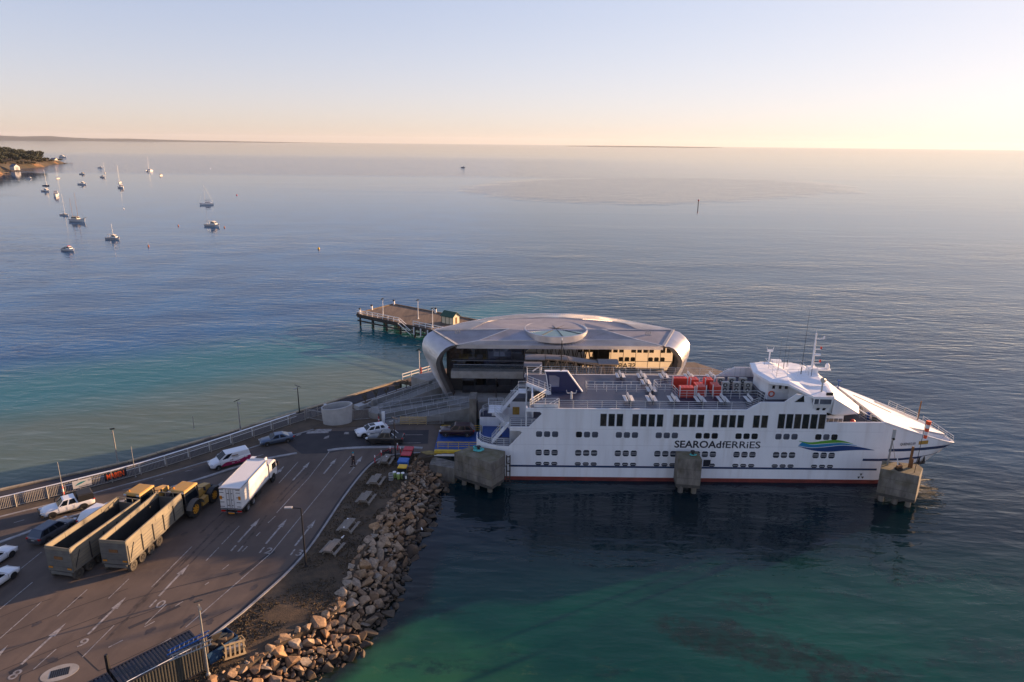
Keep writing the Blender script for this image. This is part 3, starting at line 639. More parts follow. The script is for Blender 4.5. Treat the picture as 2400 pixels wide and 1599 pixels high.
# life raft boxes
for x0, x1, y0, y1 in ((23.3, 25.2, 4.6, 5.8), (25.7, 26.9, 5.0, 7.2), (28.0, 29.1, 5.2, 7.2), (23.2, 25.2, 8.6, 9.4), (25.6, 26.7, 8.0, 9.4), (27.7, 28.8, 8.0, 9.4)):
    b = MB(); b.bb((x0, y0, 10.46), (x1, y1, 11.86)); rb = fo(b, 'life_raft_box', 'raft_red')
    b = MB()
    for x in (x0 - .06, x1 + .06): b.bb((x - .06, y0 - .08, 10.46), (x + .06, y0 + .04, 12.15))
    fo(b, 'rack_post', 'rail_pale', rb)
    b = MB()
    nst = 3 if x1 - x0 > 1.5 else 2
    for k in range(nst):
        xx = x0 + (x1 - x0) * (k + 1) / (nst + 1); b.bb((xx - .02, y0 - .02, 10.5), (xx + .02, y1, 11.89))
    fo(b, 'strap', 'raft_red', rb)
# air conditioners
for x, y in ((29.65, 6.7), (31.25, 6.7), (32.85, 6.7), (29.5, 8.5), (31.1, 8.5), (32.7, 8.5)):
    b = MB(); b.bb((x, y, 10.5), (x + 1.05, y + 0.5, 12.0)); ac = fo(b, 'air_conditioner', 'aircon_grey')
    for z in (10.88, 11.58):
        b = MB(); b.cyl((x + .45, y - .012, z), (x + .45, y + .02, z), 0.31, n=14); f_ = fo(b, 'fan', 'black_metal', ac)
        b = MB(); b.cyl((x + .45, y - .03, z), (x + .45, y + .02, z), 0.08, n=8)
        for q in range(4): b.box((x + .45, y - .02, z), (0.58, 0.012, 0.02), ry=q * .785)
        fo(b, 'fan_guard', 'rail_pale', ac)
# bridge
def roofpt(): return [(33.9, 7.0, 13.5), (34.8, 2.9, 13.5), (37.1, 2.2, 13.45), (39.5, -0.35, 12.62), (42.2, -0.35, 12.58), (42.75, 3.0, 13.2), (42.95, 7.0, 13.5)]
ro = roofpt(); ro = ro + [(x, 14 - y, z) for x, y, z in reversed(ro[1:-1])]
b = MB(); c_ = (38.7, 7.0, 13.62); n = len(ro)
inn = [(c_[0] + (x - c_[0]) * .86, c_[1] + (y - c_[1]) * .86, z + 0.22) for x, y, z in ro]
b.add(ro + inn + [c_], [(k, (k + 1) % n, n + (k + 1) % n, n + k) for k in range(n)] + [(n + k, n + (k + 1) % n, 2 * n) for k in range(n)])
low = [(x, y, z - 0.32) for x, y, z in ro]
b.add(ro + low, [(n + k, n + (k + 1) % n, (k + 1) % n, k) for k in range(n)] + [tuple(range(2 * n - 1, n - 1, -1))])
roof = fo(b, 'bridge_roof', 'ship_white')
b = MB(); b.prism([(34.6, 5.5), (35.2, 4.2), (38.1, 4.3), (40.0, 2.3), (42.2, 2.3), (42.7, 7), (42.2, 11.7), (40.0, 11.7), (38.1, 9.7), (35.2, 9.8), (34.6, 8.5)], 10.46, 13.2); dh = fo(b, 'bridge_house', 'ship_white')
b = MB()
for x in (35.75, 36.65, 37.5): b.bb((x, 4.19, 12.02), (x + .34, 4.23, 12.5))
fo(b, 'window', 'glass_dark', dh)
b = MB()
for k in range(20):
    a0, a1 = 2 * math.pi * k / 20, 2 * math.pi * (k + 1) / 20
    b.cyl((35.7 + .36 * math.cos(a0), 4.12, 11.3 + .36 * math.sin(a0)), (35.7 + .36 * math.cos(a1), 4.12, 11.3 + .36 * math.sin(a1)), 0.085, n=6)
fo(b, 'lifebuoy', 'orange_ring')
# small deck chair seen by the wall
# bridge wings
for s in (1, -1):
    f = (lambda y: y) if s > 0 else (lambda y: 14 - y)
    def wb(pts, nm, m, par=None):
        b = MB(); b.add([(x, f(y), z) for x, y, z in pts[0]], pts[1]); return fo(b, nm, m, par)
    bx = [(39.75, 0.2, 10.3), (41.55, 0.2, 10.3), (41.55, 2.4, 10.3), (39.75, 2.4, 10.3), (39.55, -0.3, 11.55), (41.95, -0.3, 11.55), (41.95, 2.4, 11.55), (39.55, 2.4, 11.55)]
    FB = [(3, 2, 1, 0), (4, 5, 6, 7), (0, 1, 5, 4), (1, 2, 6, 5), (2, 3, 7, 6), (3, 0, 4, 7)]
    wg = wb((bx, FB), 'bridge_wing', 'ship_white')
    b = MB()
    for x, y in ((39.6, -0.25), (40.3, -0.25), (41.95, -0.25), (41.95, 1.0)): b.bb((x - .06, f(y) - .06, 11.55), (x + .06, f(y) + .06, 12.4))
    fo(b, 'window_post', 'ship_white', wg)
    b = MB(); b.bb((39.66, f(-0.25) - .02, 11.58), (40.24, f(-0.25) + .02, 12.3)); b.bb((40.36, f(-0.25) - .02, 11.58), (41.89, f(-0.25) + .02, 12.3)); b.bb((41.93, f(-.19), 11.58), (41.97, f(2.2), 12.3)); fo(b, 'window', 'glass_grey', wg)
    b = MB()
    for x in (40.15, 40.95): b.add([(x, f(-0.02 - .01), 10.62), (x + .4, f(-0.03), 10.62), (x + .4, f(-0.17), 10.98), (x, f(-0.17), 10.98)], [(0, 1, 2, 3)])
    fo(b, 'small_window', 'glass_dark', wg)
    b = MB(); b.prism([(35.9, 11.7), (37.35, 12.85), (38.3, 12.7), (37.1, 11.7)], f(0.02), f(0.14), axis='y'); fo(b, 'wing_strut', 'ship_white')
    b = MB(); b.prism([(37.3, 11.72), (38.35, 12.62), (38.5, 11.72)], f(0.05), f(0.09), axis='y'); fo(b, 'wing_window', 'glass_dark')
    b = MB(); b.prism([(38.5, 11.72), (38.35, 12.62), (39.5, 12.4), (39.5, 11.72)], f(0.04), f(0.10), axis='y'); fo(b, 'wing_panel', 'ship_white')
    # front fairing
    b = MB(); b.add([(42.2, f(-.32), 12.4), (47.0, f(2.0), 9.4), (42.3, f(0.0), 10.0), (42.3, f(1.2), 10.0)], [(0, 1, 2), (1, 3, 2), (0, 3, 1)]); b.add([(41.62, f(.03), 11.7), (42.2, f(-.30), 12.4), (47.0, f(2.0), 9.4), (43.6, f(.95), 9.42), (41.62, f(.06), 10.3)], [(0, 1, 2, 3, 4)]); fo(b, 'fairing_side', 'ship_white')
b = MB(); fp = [(42.2, -0.32, 12.42), (42.75, 3.0, 13.1), (42.95, 7, 13.4), (42.75, 11, 13.1), (42.2, 14.32, 12.42), (47.0, 12.0, 9.4), (48.4, 9.0, 9.3), (48.5, 7, 9.3), (48.4, 5, 9.3), (47.0, 2.0, 9.4)]
b.add(fp, [(0, 1, 9), (1, 8, 9), (1, 2, 7, 8), (2, 3, 6, 7), (3, 5, 6), (3, 4, 5)])
b.add([(x - .15, y, z - .25) for x, y, z in fp], [(9, 1, 0), (9, 8, 1), (8, 7, 2, 1), (7, 6, 3, 2), (6, 5, 3), (5, 4, 3)])
lo = fp[5:]; b.add(lo + [(x - .15, y, z - .25) for x, y, z in lo], [(k, k + 1, k + 6, k + 5) for k in range(4)])
fo(b, 'front_fairing', 'ship_white')
# bridge top gear
def mast_light(b, x, y, z, col, nm, par):
    q = MB(); q.lathe([(0.01, z - .16), (0.13, z - .16), (0.13, z + .16), (0.01, z + .2)], (x, y, 0), 8); fo(q, nm, col, par)
b = MB(); b.cyl((42.1, 7, 13.5), (42.05, 7, 19.2), 0.17, 0.09, 10)
for z, l in ((14.9, 1.0), (16.9, 0.9), (18.4, 1.1)): b.beam((42.08, 7, z), (42.08 + l, 7, z), 0.09)
b.beam((42.08, 7, 14.9), (41.9, 5.8, 14.9), .06); b.cyl((42.05, 7, 19.1), (42.05, 7, 19.9), .03, n=5)
b.bb((41.6, 6.3, 13.5), (42.7, 7.7, 14.3)); b.bb((42.6, 6.6, 13.9), (44.6, 7.4, 14.1))
mm = fo(b, 'main_mast', 'ship_white')
mast_light(b, 43.1, 7, 15.2, 'raft_red', 'signal_lamp', mm); mast_light(b, 43.0, 7, 17.1, 'raft_red', 'signal_lamp', mm); mast_light(b, 43.2, 7, 18.6, 'ship_white', 'signal_lamp', mm)
b = MB(); b.lathe([(0.02, 14.1), (0.32, 14.15), (0.3, 14.6), (0.16, 14.85), (0.02, 14.9)], (44.2, 7, 0), 10); b.cyl((42.2, 7, 16.1), (43.0, 7, 16.1), .17, n=8); fo(b, 'radar_dome', 'ship_white', mm)
b = MB(); b.cyl((37.6, 11.2, 13.5), (37.6, 11.2, 15.2), .1, n=8); b.bb((37.2, 11.1, 15.2), (38.0, 11.3, 15.5)); b.beam((37.2, 11.2, 15.5), (37.1, 11.2, 15.9), .05); b.beam((38.0, 11.2, 15.5), (38.1, 11.2, 15.9), .05); b.bb((38.0, 10.8, 13.6), (39.3, 11.6, 14.0)); fo(b, 'radar_post', 'ship_white')
for x, y, h, r in ((40.2, 6.0, 9.2, 0.035), (38.6, 8.2, 5.5, .022), (37.6, 7.6, 4.6, .02), (39.4, 9.0, 3.6, .02), (41.3, 5.2, 2.4, .02)):
    b = MB(); b.cyl((x, y, 13.6), (x + .05, y, 13.6 + h), r, r * .4, 5); b.cyl((x, y, 13.6), (x, y, 14.6), r * 1.9, n=6); fo(b, 'whip_antenna', 'black_metal')
fo(rail([(36.2, 4.4, 13.72), (40.8, 5.0, 13.72), (41.2, 8.8, 13.72), (36.4, 9.6, 13.72), (36.2, 4.4, 13.72)], 0.95, 2, 1.5, .02, .024), 'railing', 'rail_pale')
b = MB(); b.cyl((41.0, 1.0, 12.7), (41.0, 1.0, 14.2), .12, .09, 8); b.cyl((40.85, .85, 14.55), (41.25, 1.1, 14.4), .3, .26, 10); b.beam((40.8, 1.0, 14.2), (41.2, 1.0, 14.2), .3, .1); fo(b, 'searchlight', 'aircon_grey')
b = MB(); b.bb((41.2, -0.15, 12.75), (42.05, 0.05, 13.1)); fo(b, 'name_board', 'black_metal')
# far side wing screen aft of the bridge, ladder
b = MB(); b.prism([(31.3, 10.5), (33.5, 12.0), (37.2, 12.0), (37.2, 10.5)], 13.6, 13.72, axis='y'); fo(b, 'wind_screen', 'ship_white')
b = MB()
for k in range(5): b.bb((33.6 + k * .8, 13.55, 10.5), (33.66 + k * .8, 13.6, 12.0))
fo(b, 'screen_rib', 'rail_pale')
b = MB(); b.bb((34.2, 4.6, 10.46), (35.1, 9.4, 11.3)); fo(b, 'deck_locker', 'deck_grey')
# forward well
b = MB(); b.bb((41.7, 0.17, 7.77), (49.6, 13.83, 7.9)); fo(b, 'well_deck', 'deck_grey')
b = MB(); b.bb((44.6, 1.6, 7.9), (44.75, 12.4, 9.7)); wl_ = fo(b, 'well_bulkhead', 'ship_white')
b = MB()
for k in range(8): b.bb((44.76, 2.0 + k * 1.28, 8.1), (44.79, 3.0 + k * 1.28, 9.3))
fo(b, 'window', 'glass_dark', wl_)
b = MB()
for k in range(4): b.bb((42.1 + k * .62, 1.2, 8.05), (42.62 + k * .62, 1.24, 8.95))
fo(b, 'window', 'glass_grey', wl_)
b = MB(); b.bb((42.0, 1.25, 7.9), (44.6, 1.36, 9.4)); fo(b, 'well_bulkhead', 'ship_white')
fo(rail([(47.9, 8.4, 7.9), (48.4, 2.6, 7.9), (49.3, 1.7, 7.9), (49.3, 0.4, 7.9)], 1.1, 3, 1.5, .03, .05), 'railing', 'rail_pale')
b = MB(); b.beam((47.9, 8.4, 9.05), (48.4, 2.6, 9.05), .2, .07); fo(b, 'leaning_rail', 'rail_pale')
b = MB(); b.cyl((49.0, 12.6, 7.9), (49.0, 12.6, 10.3), .07, n=8); b.bb((48.8, 12.4, 10.3), (49.3, 12.8, 10.45)); b.bb((48.9, 3.4, 7.9), (49.3, 3.8, 8.9)); fo(b, 'fender_davit', 'bright_blue')
b = MB(); b.lathe([(0.02, 8.6), (0.3, 8.6), (0.33, 8.9), (0.2, 9.05), (0.02, 9.08)], (45.6, 0.7, 0), 10); fo(b, 'hose_reel', 'raft_red')
# visor
pz = lambda x: 9.0 - 0.355 * (x - 49.5)
vp = [(49.5, 0.1), (54.9, 0.82), (54.2, 2.5), (62.4, 6.7), (62.4, 7.3), (54.2, 11.5), (54.9, 13.18), (49.5, 13.9)]
b = MB(); b.add([(x, y, pz(x) + .03) for x, y in vp] + [(x, y, pz(x) - .25) for x, y in vp], [(0, 1, 2), (0, 2, 5, 7), (2, 3, 4, 5), (5, 6, 7), (8, 10, 9), (8, 15, 13, 10), (10, 13, 12, 11), (13, 15, 14)] + [(k, (k + 1) % 8, 8 + (k + 1) % 8, 8 + k) for k in range(8)]); vis = fo(b, 'bow_visor', 'ship_white')
b = MB(); b.beam((50.6, 11.2, pz(50.6) + .06), (55.0, 8.2, pz(55.0) + .06), .1, .06); fo(b, 'visor_seam', 'deck_grey', vis)
b = MB()
for y in (4.6, 6.8, 9.0, 11.2): b.bb((49.55, y, 7.9), (49.75, y + 1.3, 8.8))
fo(b, 'visor_rib', 'ship_white', vis)
b = MB(); b.prism([hullp(i, 3.6).xy for i in range(2, len(BDm) - 2)], 3.5, 3.6)
fo(b, 'mooring_deck', 'deck_grey')
b = MB()
for a, c in (((54.9, 0.85), (54.2, 2.5)), ((54.2, 2.5), (62.4, 6.7)), ((54.2, 11.5), (62.4, 7.3))):
    b.add([(a[0], a[1], 3.6), (c[0], c[1], 3.6), (c[0], c[1], pz(c[0]) - .02), (a[0], a[1], pz(a[0]) - .02)], [(0, 1, 2, 3)])
fo(b, 'mooring_wall', 'ship_white')
fo(rail([tuple(hullp(i, BTm[i]) - Vector((0.12, 0, 0))) for i in range(5, 10)], 0.95, 3, 1.2, .03, .04), 'railing', 'rail_pale')
fo(rail([(57.0, 12.6, pz(57)), (59.0, 11.6, pz(59)), (60.3, 10.4, pz(60.3))], 0.95, 3, 1.3, .03, .04), 'railing', 'rail_pale')
b = MB(); b.cyl((60.5, 10.6, 5), (60.6, 10.6, 8.0), .1, .08, 6); fo(b, 'jack_staff', 'rust')
b = MB(); b.bb((55.0, 0.0, 5.5), (56.4, 0.05, 6.0)); b.v = [(x, y + (x - 53.0) * .217 + .27, z) for x, y, z in b.v]; fo(b, 'fairlead', 'amber_board')
# anchor
for k in (0, 1):
    p = hullp(2, 3.0).lerp(hullp(3, 3.0), .35 + .42 * k); d = (hullp(3, 3.0) - hullp(2, 3.0)).normalized(); nrm = Vector((d.y, -d.x, 0)).normalized() * .12; up_ = Vector((0, 0, 1))
    b = MB(); q = [p + nrm - d * .32 - up_ * .55, p + nrm + d * .32 - up_ * .55, p + nrm * .6 + up_ * .85, p + nrm * 3.2 - up_ * .5]; b.add(q, [(0, 1, 2), (0, 2, 3), (1, 3, 2), (0, 3, 1)]); fo(b, 'anchor_fluke', 'black_metal')
p = hullp(2, 2.5).lerp(hullp(3, 2.5), .15); q = hullp(2, 2.5).lerp(hullp(3, 2.5), .98); b = MB(); b.beam(p + nrm * 1.4, q + nrm * 1.4, .34, .28); fo(b, 'anchor_crown', 'black_metal')
# windows
def octo(w, h, c):
    return [(c, 0), (w - c, 0), (w, c), (w, h - c), (w - c, h), (c, h), (0, h - c), (0, c)]
def win_mesh(nm, w, h, c, m):
    b = MB(); b.prism(octo(w, h, c), -0.014, 0.0, axis='y'); return b.mesh(nm, m)
big = win_mesh('window', 0.80, 1.74, 0.02, 'glass_dark'); bigt = win_mesh('window', 0.86, 2.05, 0.02, 'glass_dark')
sq = [win_mesh('window', 0.82, 0.82, 0.14, m) for m in ('glass_dark', 'glass_grey')]
prt = win_mesh('port', 0.82, 0.84, 0.16, 'port_dark'); low_ = win_mesh('port', 0.82, 0.46, 0.14, 'port_dark')  # open ports as flat panes, the darkness inside painted on
bm_ = MB()
for z in (0.30, 0.50): bm_.bb((0.03, -0.022, z), (0.79, -0.015, z + .05))
bars = bm_.mesh('bar', 'rail_pale'); bm_ = MB(); bm_.bb((0.05, -0.022, 0.2), (0.77, -0.015, .25)); bar1 = bm_.mesh('bar', 'rail_pale')
def frame_mesh(w, h, t=.05):
    b = MB()
    for a, c in (((-t, -t), (w + t, 0)), ((-t, h), (w + t, h + t)), ((-t, 0), (0, h)), ((w, 0), (w + t, h))): b.bb((a[0], -.03, a[1]), (c[0], 0, c[1]))
    return b.mesh('frame', 'ship_seam')
frames = {id(big): frame_mesh(.8, 1.74), id(bigt): frame_mesh(.86, 2.05)}
big2 = win_mesh('window', 0.80, 1.74, 0.02, 'glass_room'); bigt2 = win_mesh('window', 0.86, 2.05, 0.02, 'glass_room'); frames[id(big2)] = frames[id(big)]; frames[id(bigt2)] = frames[id(bigt)]
def put(nm, me, x, z, par=ferry, y=-0.004):
    o = link(nm, me, par); o.location = (x - FX, 84 + y - FY, z)
    if id(me) in frames: link('frame', frames[id(me)], o)
    return o
for x0, n_ in ((11.82, 3), (16.05, 4), (21.46, 4), (26.74, 4), (32.07, 2)):
    for k in range(n_): put('window', big2 if rnd.random() < .4 else big, x0 + k * 1.085, 8.05)
for k in range(6): put('window', bigt2 if k in (2, 5) else bigt, 35.35 + k * 1.075, 7.98)
for k in range(8):
    for j in range(3):
        x = 3.33 + 5.32 * k + j * 1.07
        put('window', sq[1 if (k in (0, 2, 3, 6) or rnd.random() < .25) else 0], x, 6.38)
        o = put('port', prt, x, 3.69); q = link('bar', bars, o)
        if not (k == 4 and j == 1): o = put('port', low_, x, 2.27); q = link('bar', bar1, o)
b = MB(); b.bb((25.98, -0.016, 2.3), (26.95, -0.004, 3.28)); fo(b, 'pilot_door', 'port_dark')
b = MB(); b.bb((-0.2, -0.008, 5.26), (49.5, -0.002, 5.29)); b.bb((-.2, -.008, 7.55), (49.5, -.002, 7.575)); b.bb((2.2, -.008, 10.28), (31, -.002, 10.31)); fo(b, 'weld_seam', 'ship_seam')
# lettering
def side_text(txt, x0, x1, z0, size, m, bold=0.0, nm='lettering'):
    me = text_mesh(txt, size, m, nm, bold=bold); xs = [v.co.x for v in me.vertices]; w = max(xs) - min(xs); mn = min(xs)
    for v in me.vertices: v.co.x = (v.co.x - mn) * (x1 - x0) / w
    o = link(nm, me, ferry); o.rotation_euler = (R(90), 0, 0); o.location = (x0 - FX, 84 - 0.018 - FY, z0); return o
side_text('SEAROAd', 21.9, 28.15, 5.06, 1.42, 'ink', 0.036)
side_text('fERRiES', 28.25, 33.4, 5.06, 1.42, 'ink', 0.012)
o = side_text('QUEENSCLIFF', 52.2, 54.4, 5.6, 0.5, 'ink', 0.006); o.location.y += 0.20; o.rotation_euler = (R(90), 0, R(6.0))
def band(c0, c1, m, y):
    b = MB(); n = 40
    def at_(c, t):
        f = t * (len(c) - 1); i = min(int(f), len(c) - 2); u = f - i
        p = [c[max(i - 1, 0)], c[i], c[i + 1], c[min(i + 2, len(c) - 1)]]
        q = lambda k: 0.5 * ((2 * p[1][k]) + (-p[0][k] + p[2][k]) * u + (2 * p[0][k] - 5 * p[1][k] + 4 * p[2][k] - p[3][k]) * u * u + (-p[0][k] + 3 * p[1][k] - 3 * p[2][k] + p[3][k]) * u ** 3)
        return (q(0), y, q(1))
    rings = [[at_(c0, k / n), at_(c1, k / n)] for k in range(n + 1)]
    b.loft(rings, closed=False, caps=False, smooth=False); return fo(b, 'emblem_wave', m)
band([(38.45, 6.2), (40.0, 6.0), (41.5, 6.2), (43, 6.38), (44.3, 6.28), (45.8, 5.86)], [(38.45, 6.15), (40.0, 5.72), (41.5, 5.82), (43, 5.95), (44.4, 6.0), (45.8, 5.84)], 'swoosh_green', -0.012)
band([(38.9, 6.0), (40.2, 5.66), (41.6, 5.76), (43, 5.89), (44.4, 5.95), (46.3, 5.62)], [(38.45, 5.52), (39.9, 5.27), (41.4, 5.32), (42.8, 5.5), (44.3, 5.66), (46.3, 5.58)], 'swoosh_teal', -0.012)
band([(38.45, 5.45), (39.9, 5.2), (41.4, 5.25), (42.9, 5.44), (44.4, 5.6), (46.4, 5.45), (48.75, 4.98)], [(38.45, 5.4), (39.8, 4.98), (41.2, 4.72), (42.8, 4.66), (44.5, 4.82), (46.4, 4.95), (48.75, 4.94)], 'swoosh_navy', -0.013)
for x in (47.5, 50.9):
    b = MB()
    for k in range(3):
        a = math.pi / 2 + k * 2.094; b.add([(x + .06 * math.cos(a), -.016, 1.08 + .06 * math.sin(a)), (x + .45 * math.cos(a - .4), -.016, 1.08 + .45 * math.sin(a - .4)), (x + .45 * math.cos(a + .4), -.016, 1.08 + .45 * math.sin(a + .4))], [(0, 1, 2)])
    fo(b, 'thruster_mark', 'ink')

# the same windows and name on the far side, seen in the terminal's glass
def putf(nm, me, x, z):
    o = link(nm, me, ferry); o.rotation_euler = (0, 0, R(180)); o.location = (x - FX, 84 + 14.004 - FY, z); return o
for x0, n_ in ((11.82, 3), (16.05, 4), (21.46, 4), (26.74, 4)):
    for k in range(n_): putf('window', big, x0 + k * 1.085 + .8, 8.05)
for k in range(8):
    for j in range(3): putf('window', sq[0], 3.33 + 5.32 * k + j * 1.07 + .82, 6.38)
for txt, x0, w_ in (('SEAROAd', 22.4, 6.25), ('fERRiES', 16.05, 5.15)):
    me = text_mesh(txt, 1.42, 'ink', 'lettering', bold=0.02); xs = [v.co.x for v in me.vertices]; mw = max(xs) - min(xs)
    for v in me.vertices: v.co.x = (v.co.x - min(xs)) * w_ / mw
    o = link('lettering', me, ferry); o.rotation_euler = (R(90), 0, R(180)); o.location = (x0 - FX, 84 + 14.018 - FY, 5.06)
# ------------------------------------------------------------------ ferry terminal
mat('zinc', (0.62, 0.59, 0.58), 0.36, 0.7, var=0.10, vs=0.5, detail=6)
mat('zinc_dark', (0.48, 0.48, 0.52), 0.40, 0.7, var=0.12, vs=0.4)
mat('roof_membrane', (0.31, 0.29, 0.295), 0.6, 0.2, var=0.12, vs=0.5, detail=7)
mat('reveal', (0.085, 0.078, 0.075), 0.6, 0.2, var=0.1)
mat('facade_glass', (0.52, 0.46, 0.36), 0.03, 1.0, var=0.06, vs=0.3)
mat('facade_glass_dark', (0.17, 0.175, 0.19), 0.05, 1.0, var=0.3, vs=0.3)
mat('skylight_glass', (0.17, 0.26, 0.23), 0.12, 0.3, var=0.15, vs=0.3)
mat('canopy', (0.20, 0.18, 0.17), 0.5, 0.3, var=0.1)
mat('truss', (0.20, 0.15, 0.10), 0.6, 0.3, var=0.1)
mat('glass_rail', (0.12, 0.15, 0.17), 0.1, spec=0.7)
_g = M('glass_rail'); _b = _g.node_tree.nodes['Principled BSDF']; _b.inputs['Alpha'].default_value = 0.16
TX, TY = 8.0, 108.0
term = empty('ferry_terminal', (TX, TY, 3.4), label='silver ferry terminal with rounded ends and a ring skylight', cat='building')
def to(b, name, m, parent=None, **k):
    b.v = [(x - TX, y - TY, z - 3.4) for x, y, z in b.v]; return b.ob(name, m, parent or term, **k)
A_, B_ = (-8.9, 106, 12.5), (24.5, 106, 12.65)
L2, R2 = (-13.3, 111.6, 13.4), (27.6, 113.0, 13.5)
Cl, Cr = (-5.4, 107.1, 12.95), (20.9, 108.2, 13.0)
Pl, Pr = (-0.5, 110.8, 13.95), (15.1, 111.2, 13.95)
FAR = [L2, (-8.5, 116.3, 13.5), (-4.0, 120.2, 13.5), (0.7, 122.6, 13.5), (5.6, 123.6, 13.5), (11.0, 123.6, 13.5), (15.9, 122.1, 13.5), (20.2, 119.3, 13.5), (24.3, 115.9, 13.5), R2]
MID = [(Pl[0] + (f[0] - Pl[0]) * .5 if i < 3 else (Pr[0] + (f[0] - Pr[0]) * .5 if i > 6 else f[0] * .6 + 7.3 * .4), (f[1] + 113.5) / 2 if 0 < i < 9 else (f[1] + 110.9) / 2, 14.05 if 0 < i < 9 else 13.75) for i, f in enumerate(FAR)]
def poly3(lst, nm, m, **k):
    b = MB()
    for p in lst: b.add(p, [tuple(range(len(p)))])
    return to(b, nm, m, **k)
poly3([[A_, B_, Cr, Cl]], 'roof_eave', 'zinc'); poly3([[Cl, Cr, Pr, Pl]], 'roof_valley', 'zinc_dark')
poly3([[A_, Cl, Pl, L2]], 'roof_wing', 'roof_membrane'); poly3([[B_, R2, Pr, Cr]], 'roof_wing', 'roof_membrane')
rg = [[f, m] for f, m in zip(FAR, MID)]
b = MB(); b.loft(rg, closed=False, caps=False, smooth=False); to(b, 'roof_crown', 'zinc')
poly3([[m for m in MID] + [Pr, (7.3, 111.0, 13.95), Pl]], 'roof_inner', 'roof_membrane')
# standing seams, ridge caps
def seams(p0, p1, q0, q1, n, nm, m='zinc', r=0.11):
    b = MB(); p0, p1, q0, q1 = map(Vector, (p0, p1, q0, q1))
    for k in range(1, n):
        a = p0.lerp(p1, k / n) + Vector((0, 0, .03)); c = q0.lerp(q1, k / n) + Vector((0, 0, .03)); b.beam(a, c, r, 0.14)
    tag(to(b, nm, m, fix=False), kind='stuff')
seams(A_, B_, Cl, Cr, 60, 'roof_seam'); seams(Cl, Cr, Pl, Pr, 48, 'roof_seam', 'zinc_dark')
b = MB()
for i in range(len(FAR) - 1):
    for k in range(12):
        t = k / 12; a = Vector(FAR[i]).lerp(Vector(FAR[i + 1]), t); c = Vector(MID[i]).lerp(Vector(MID[i + 1]), t); b.beam(a + Vector((0, 0, .05)), c + Vector((0, 0, .05)), .13, .18)
tag(to(b, 'roof_seam', 'zinc', fix=False), kind='stuff')
b = MB()
for a, c in ((A_, Cl), (Cl, Pl), (Pl, L2), (B_, Cr), (Cr, Pr), (Pr, R2), (Cl, Cr)): b.beam(Vector(a) + Vector((0, 0, .05)), Vector(c) + Vector((0, 0, .05)), 0.22, 0.12)
to(b, 'ridge_cap', 'zinc')
b = MB()
for a, c in ((A_, L2), (B_, R2)): b.beam(Vector(a) + Vector((0, 0, .08)), Vector(c) + Vector((0, 0, .08)), 0.45, 0.14)
to(b, 'roof_trim', 'concrete_pale')
b = MB(); b.tube([Vector(p) + Vector((0, 0, .03)) for p in FAR], 0.12, 6); to(b, 'far_gutter', 'zinc')
b = MB(); b.loft([[Vector(p), Vector(p) - Vector((0, 0, 1.6)) + (Vector((7.5, 110, p[2])) - Vector(p)) * .03] for p in FAR], closed=False, caps=False); to(b, 'far_fascia', 'zinc_dark')
for x, y in ((-9.5, 110.2), (22.5, 110.6)):
    b = MB()
    for k in range(3): b.cyl((x + k * .35, y, 13.3), (x + k * .35, y, 14.0), .08, n=6)
    b.bb((x - .2, y - .2, 13.1), (x + .9, y + .2, 13.35)); to(b, 'roof_vent', 'galv')
# skylight drum
C0 = Vector((7.4, 111.6, 0)); RS_ = 5.25
b = MB(); n = 48
def ring(r, z): return [(C0.x + r * math.cos(2 * math.pi * k / n), C0.y + r * math.sin(2 * math.pi * k / n), z) for k in range(n)]
b.loft([ring(RS_ + .15, 12.9), ring(RS_ + .12, 13.95), ring(RS_ - .05, 14.0), ring(RS_ - .35, 13.7), ring(RS_ - .45, 12.9)], caps=False); dr = to(b, 'skylight_ring', 'zinc')
b = MB(); b.add(ring(RS_ - .4, 13.76) + [(C0.x, C0.y, 13.95)], [(k, (k + 1) % n, n) for k in range(n)]); sg = to(b, 'skylight_glass', 'skylight_glass', dr)
b = MB()
for k in range(8):
    a = 2 * math.pi * k / 8 + .2; b.beam((C0.x, C0.y, 13.98), (C0.x + (RS_ - .4) * math.cos(a), C0.y + (RS_ - .4) * math.sin(a), 13.80), .06, .08)
to(b, 'glazing_bar', 'black_metal', dr)
# collar of wedge shaped walkways either side of the ring
b = MB()
for s in (-1, 1): b.add([(C0.x + s * 5.2, 108.6, 13.3), (C0.x + s * 9.6, 111.0, 14.0), (C0.x + s * 5.2, 115.0, 14.05)], [(0, 1, 2)])
to(b, 'roof_walkway', 'roof_membrane')
# end shells
def shell(near, far, nm):
    b = MB(); near = [Vector(p) for p in near]; far = [Vector(p) for p in far]
    rings = []
    for a, c in zip(near, far): rings.append([a.lerp(c, t) for t in (0, .33, .66, 1)])
    b.loft(rings, closed=False, caps=False); o = to(b, nm, 'zinc', sharp=60)
    ctr = Vector((8, 106, 9)); rr = [[a, a + (ctr - a).normalized() * 0.65 + Vector((0, .0, 0)), a + (ctr - a).normalized() * 0.9 + Vector((0, 1.8, 0))] for a in near]
    b = MB(); b.loft(rr, closed=False, caps=False); to(b, 'shell_reveal', 'reveal', o, sharp=60)
    b = MB()
    for j in range(1, 14):
        t = j / 14; b.tube([a.lerp(c, t) + (a.lerp(c, t) - Vector((8, 110, 9))).normalized() * .01 for a, c in zip(near, far)], 0.025, 4)
    tag(to(b, 'shell_seam', 'zinc', o), kind='stuff')
Ln = [(-8.9, 106, 12.5), (-9.8, 106, 12.42), (-10.7, 106, 12.0), (-11.6, 106, 11.15), (-12.2, 106, 10.2), (-12.4, 106, 9.3), (-12.25, 106, 8.4), (-11.8, 106, 7.0), (-11.1, 106, 5.5), (-10.3, 106, 3.4)]
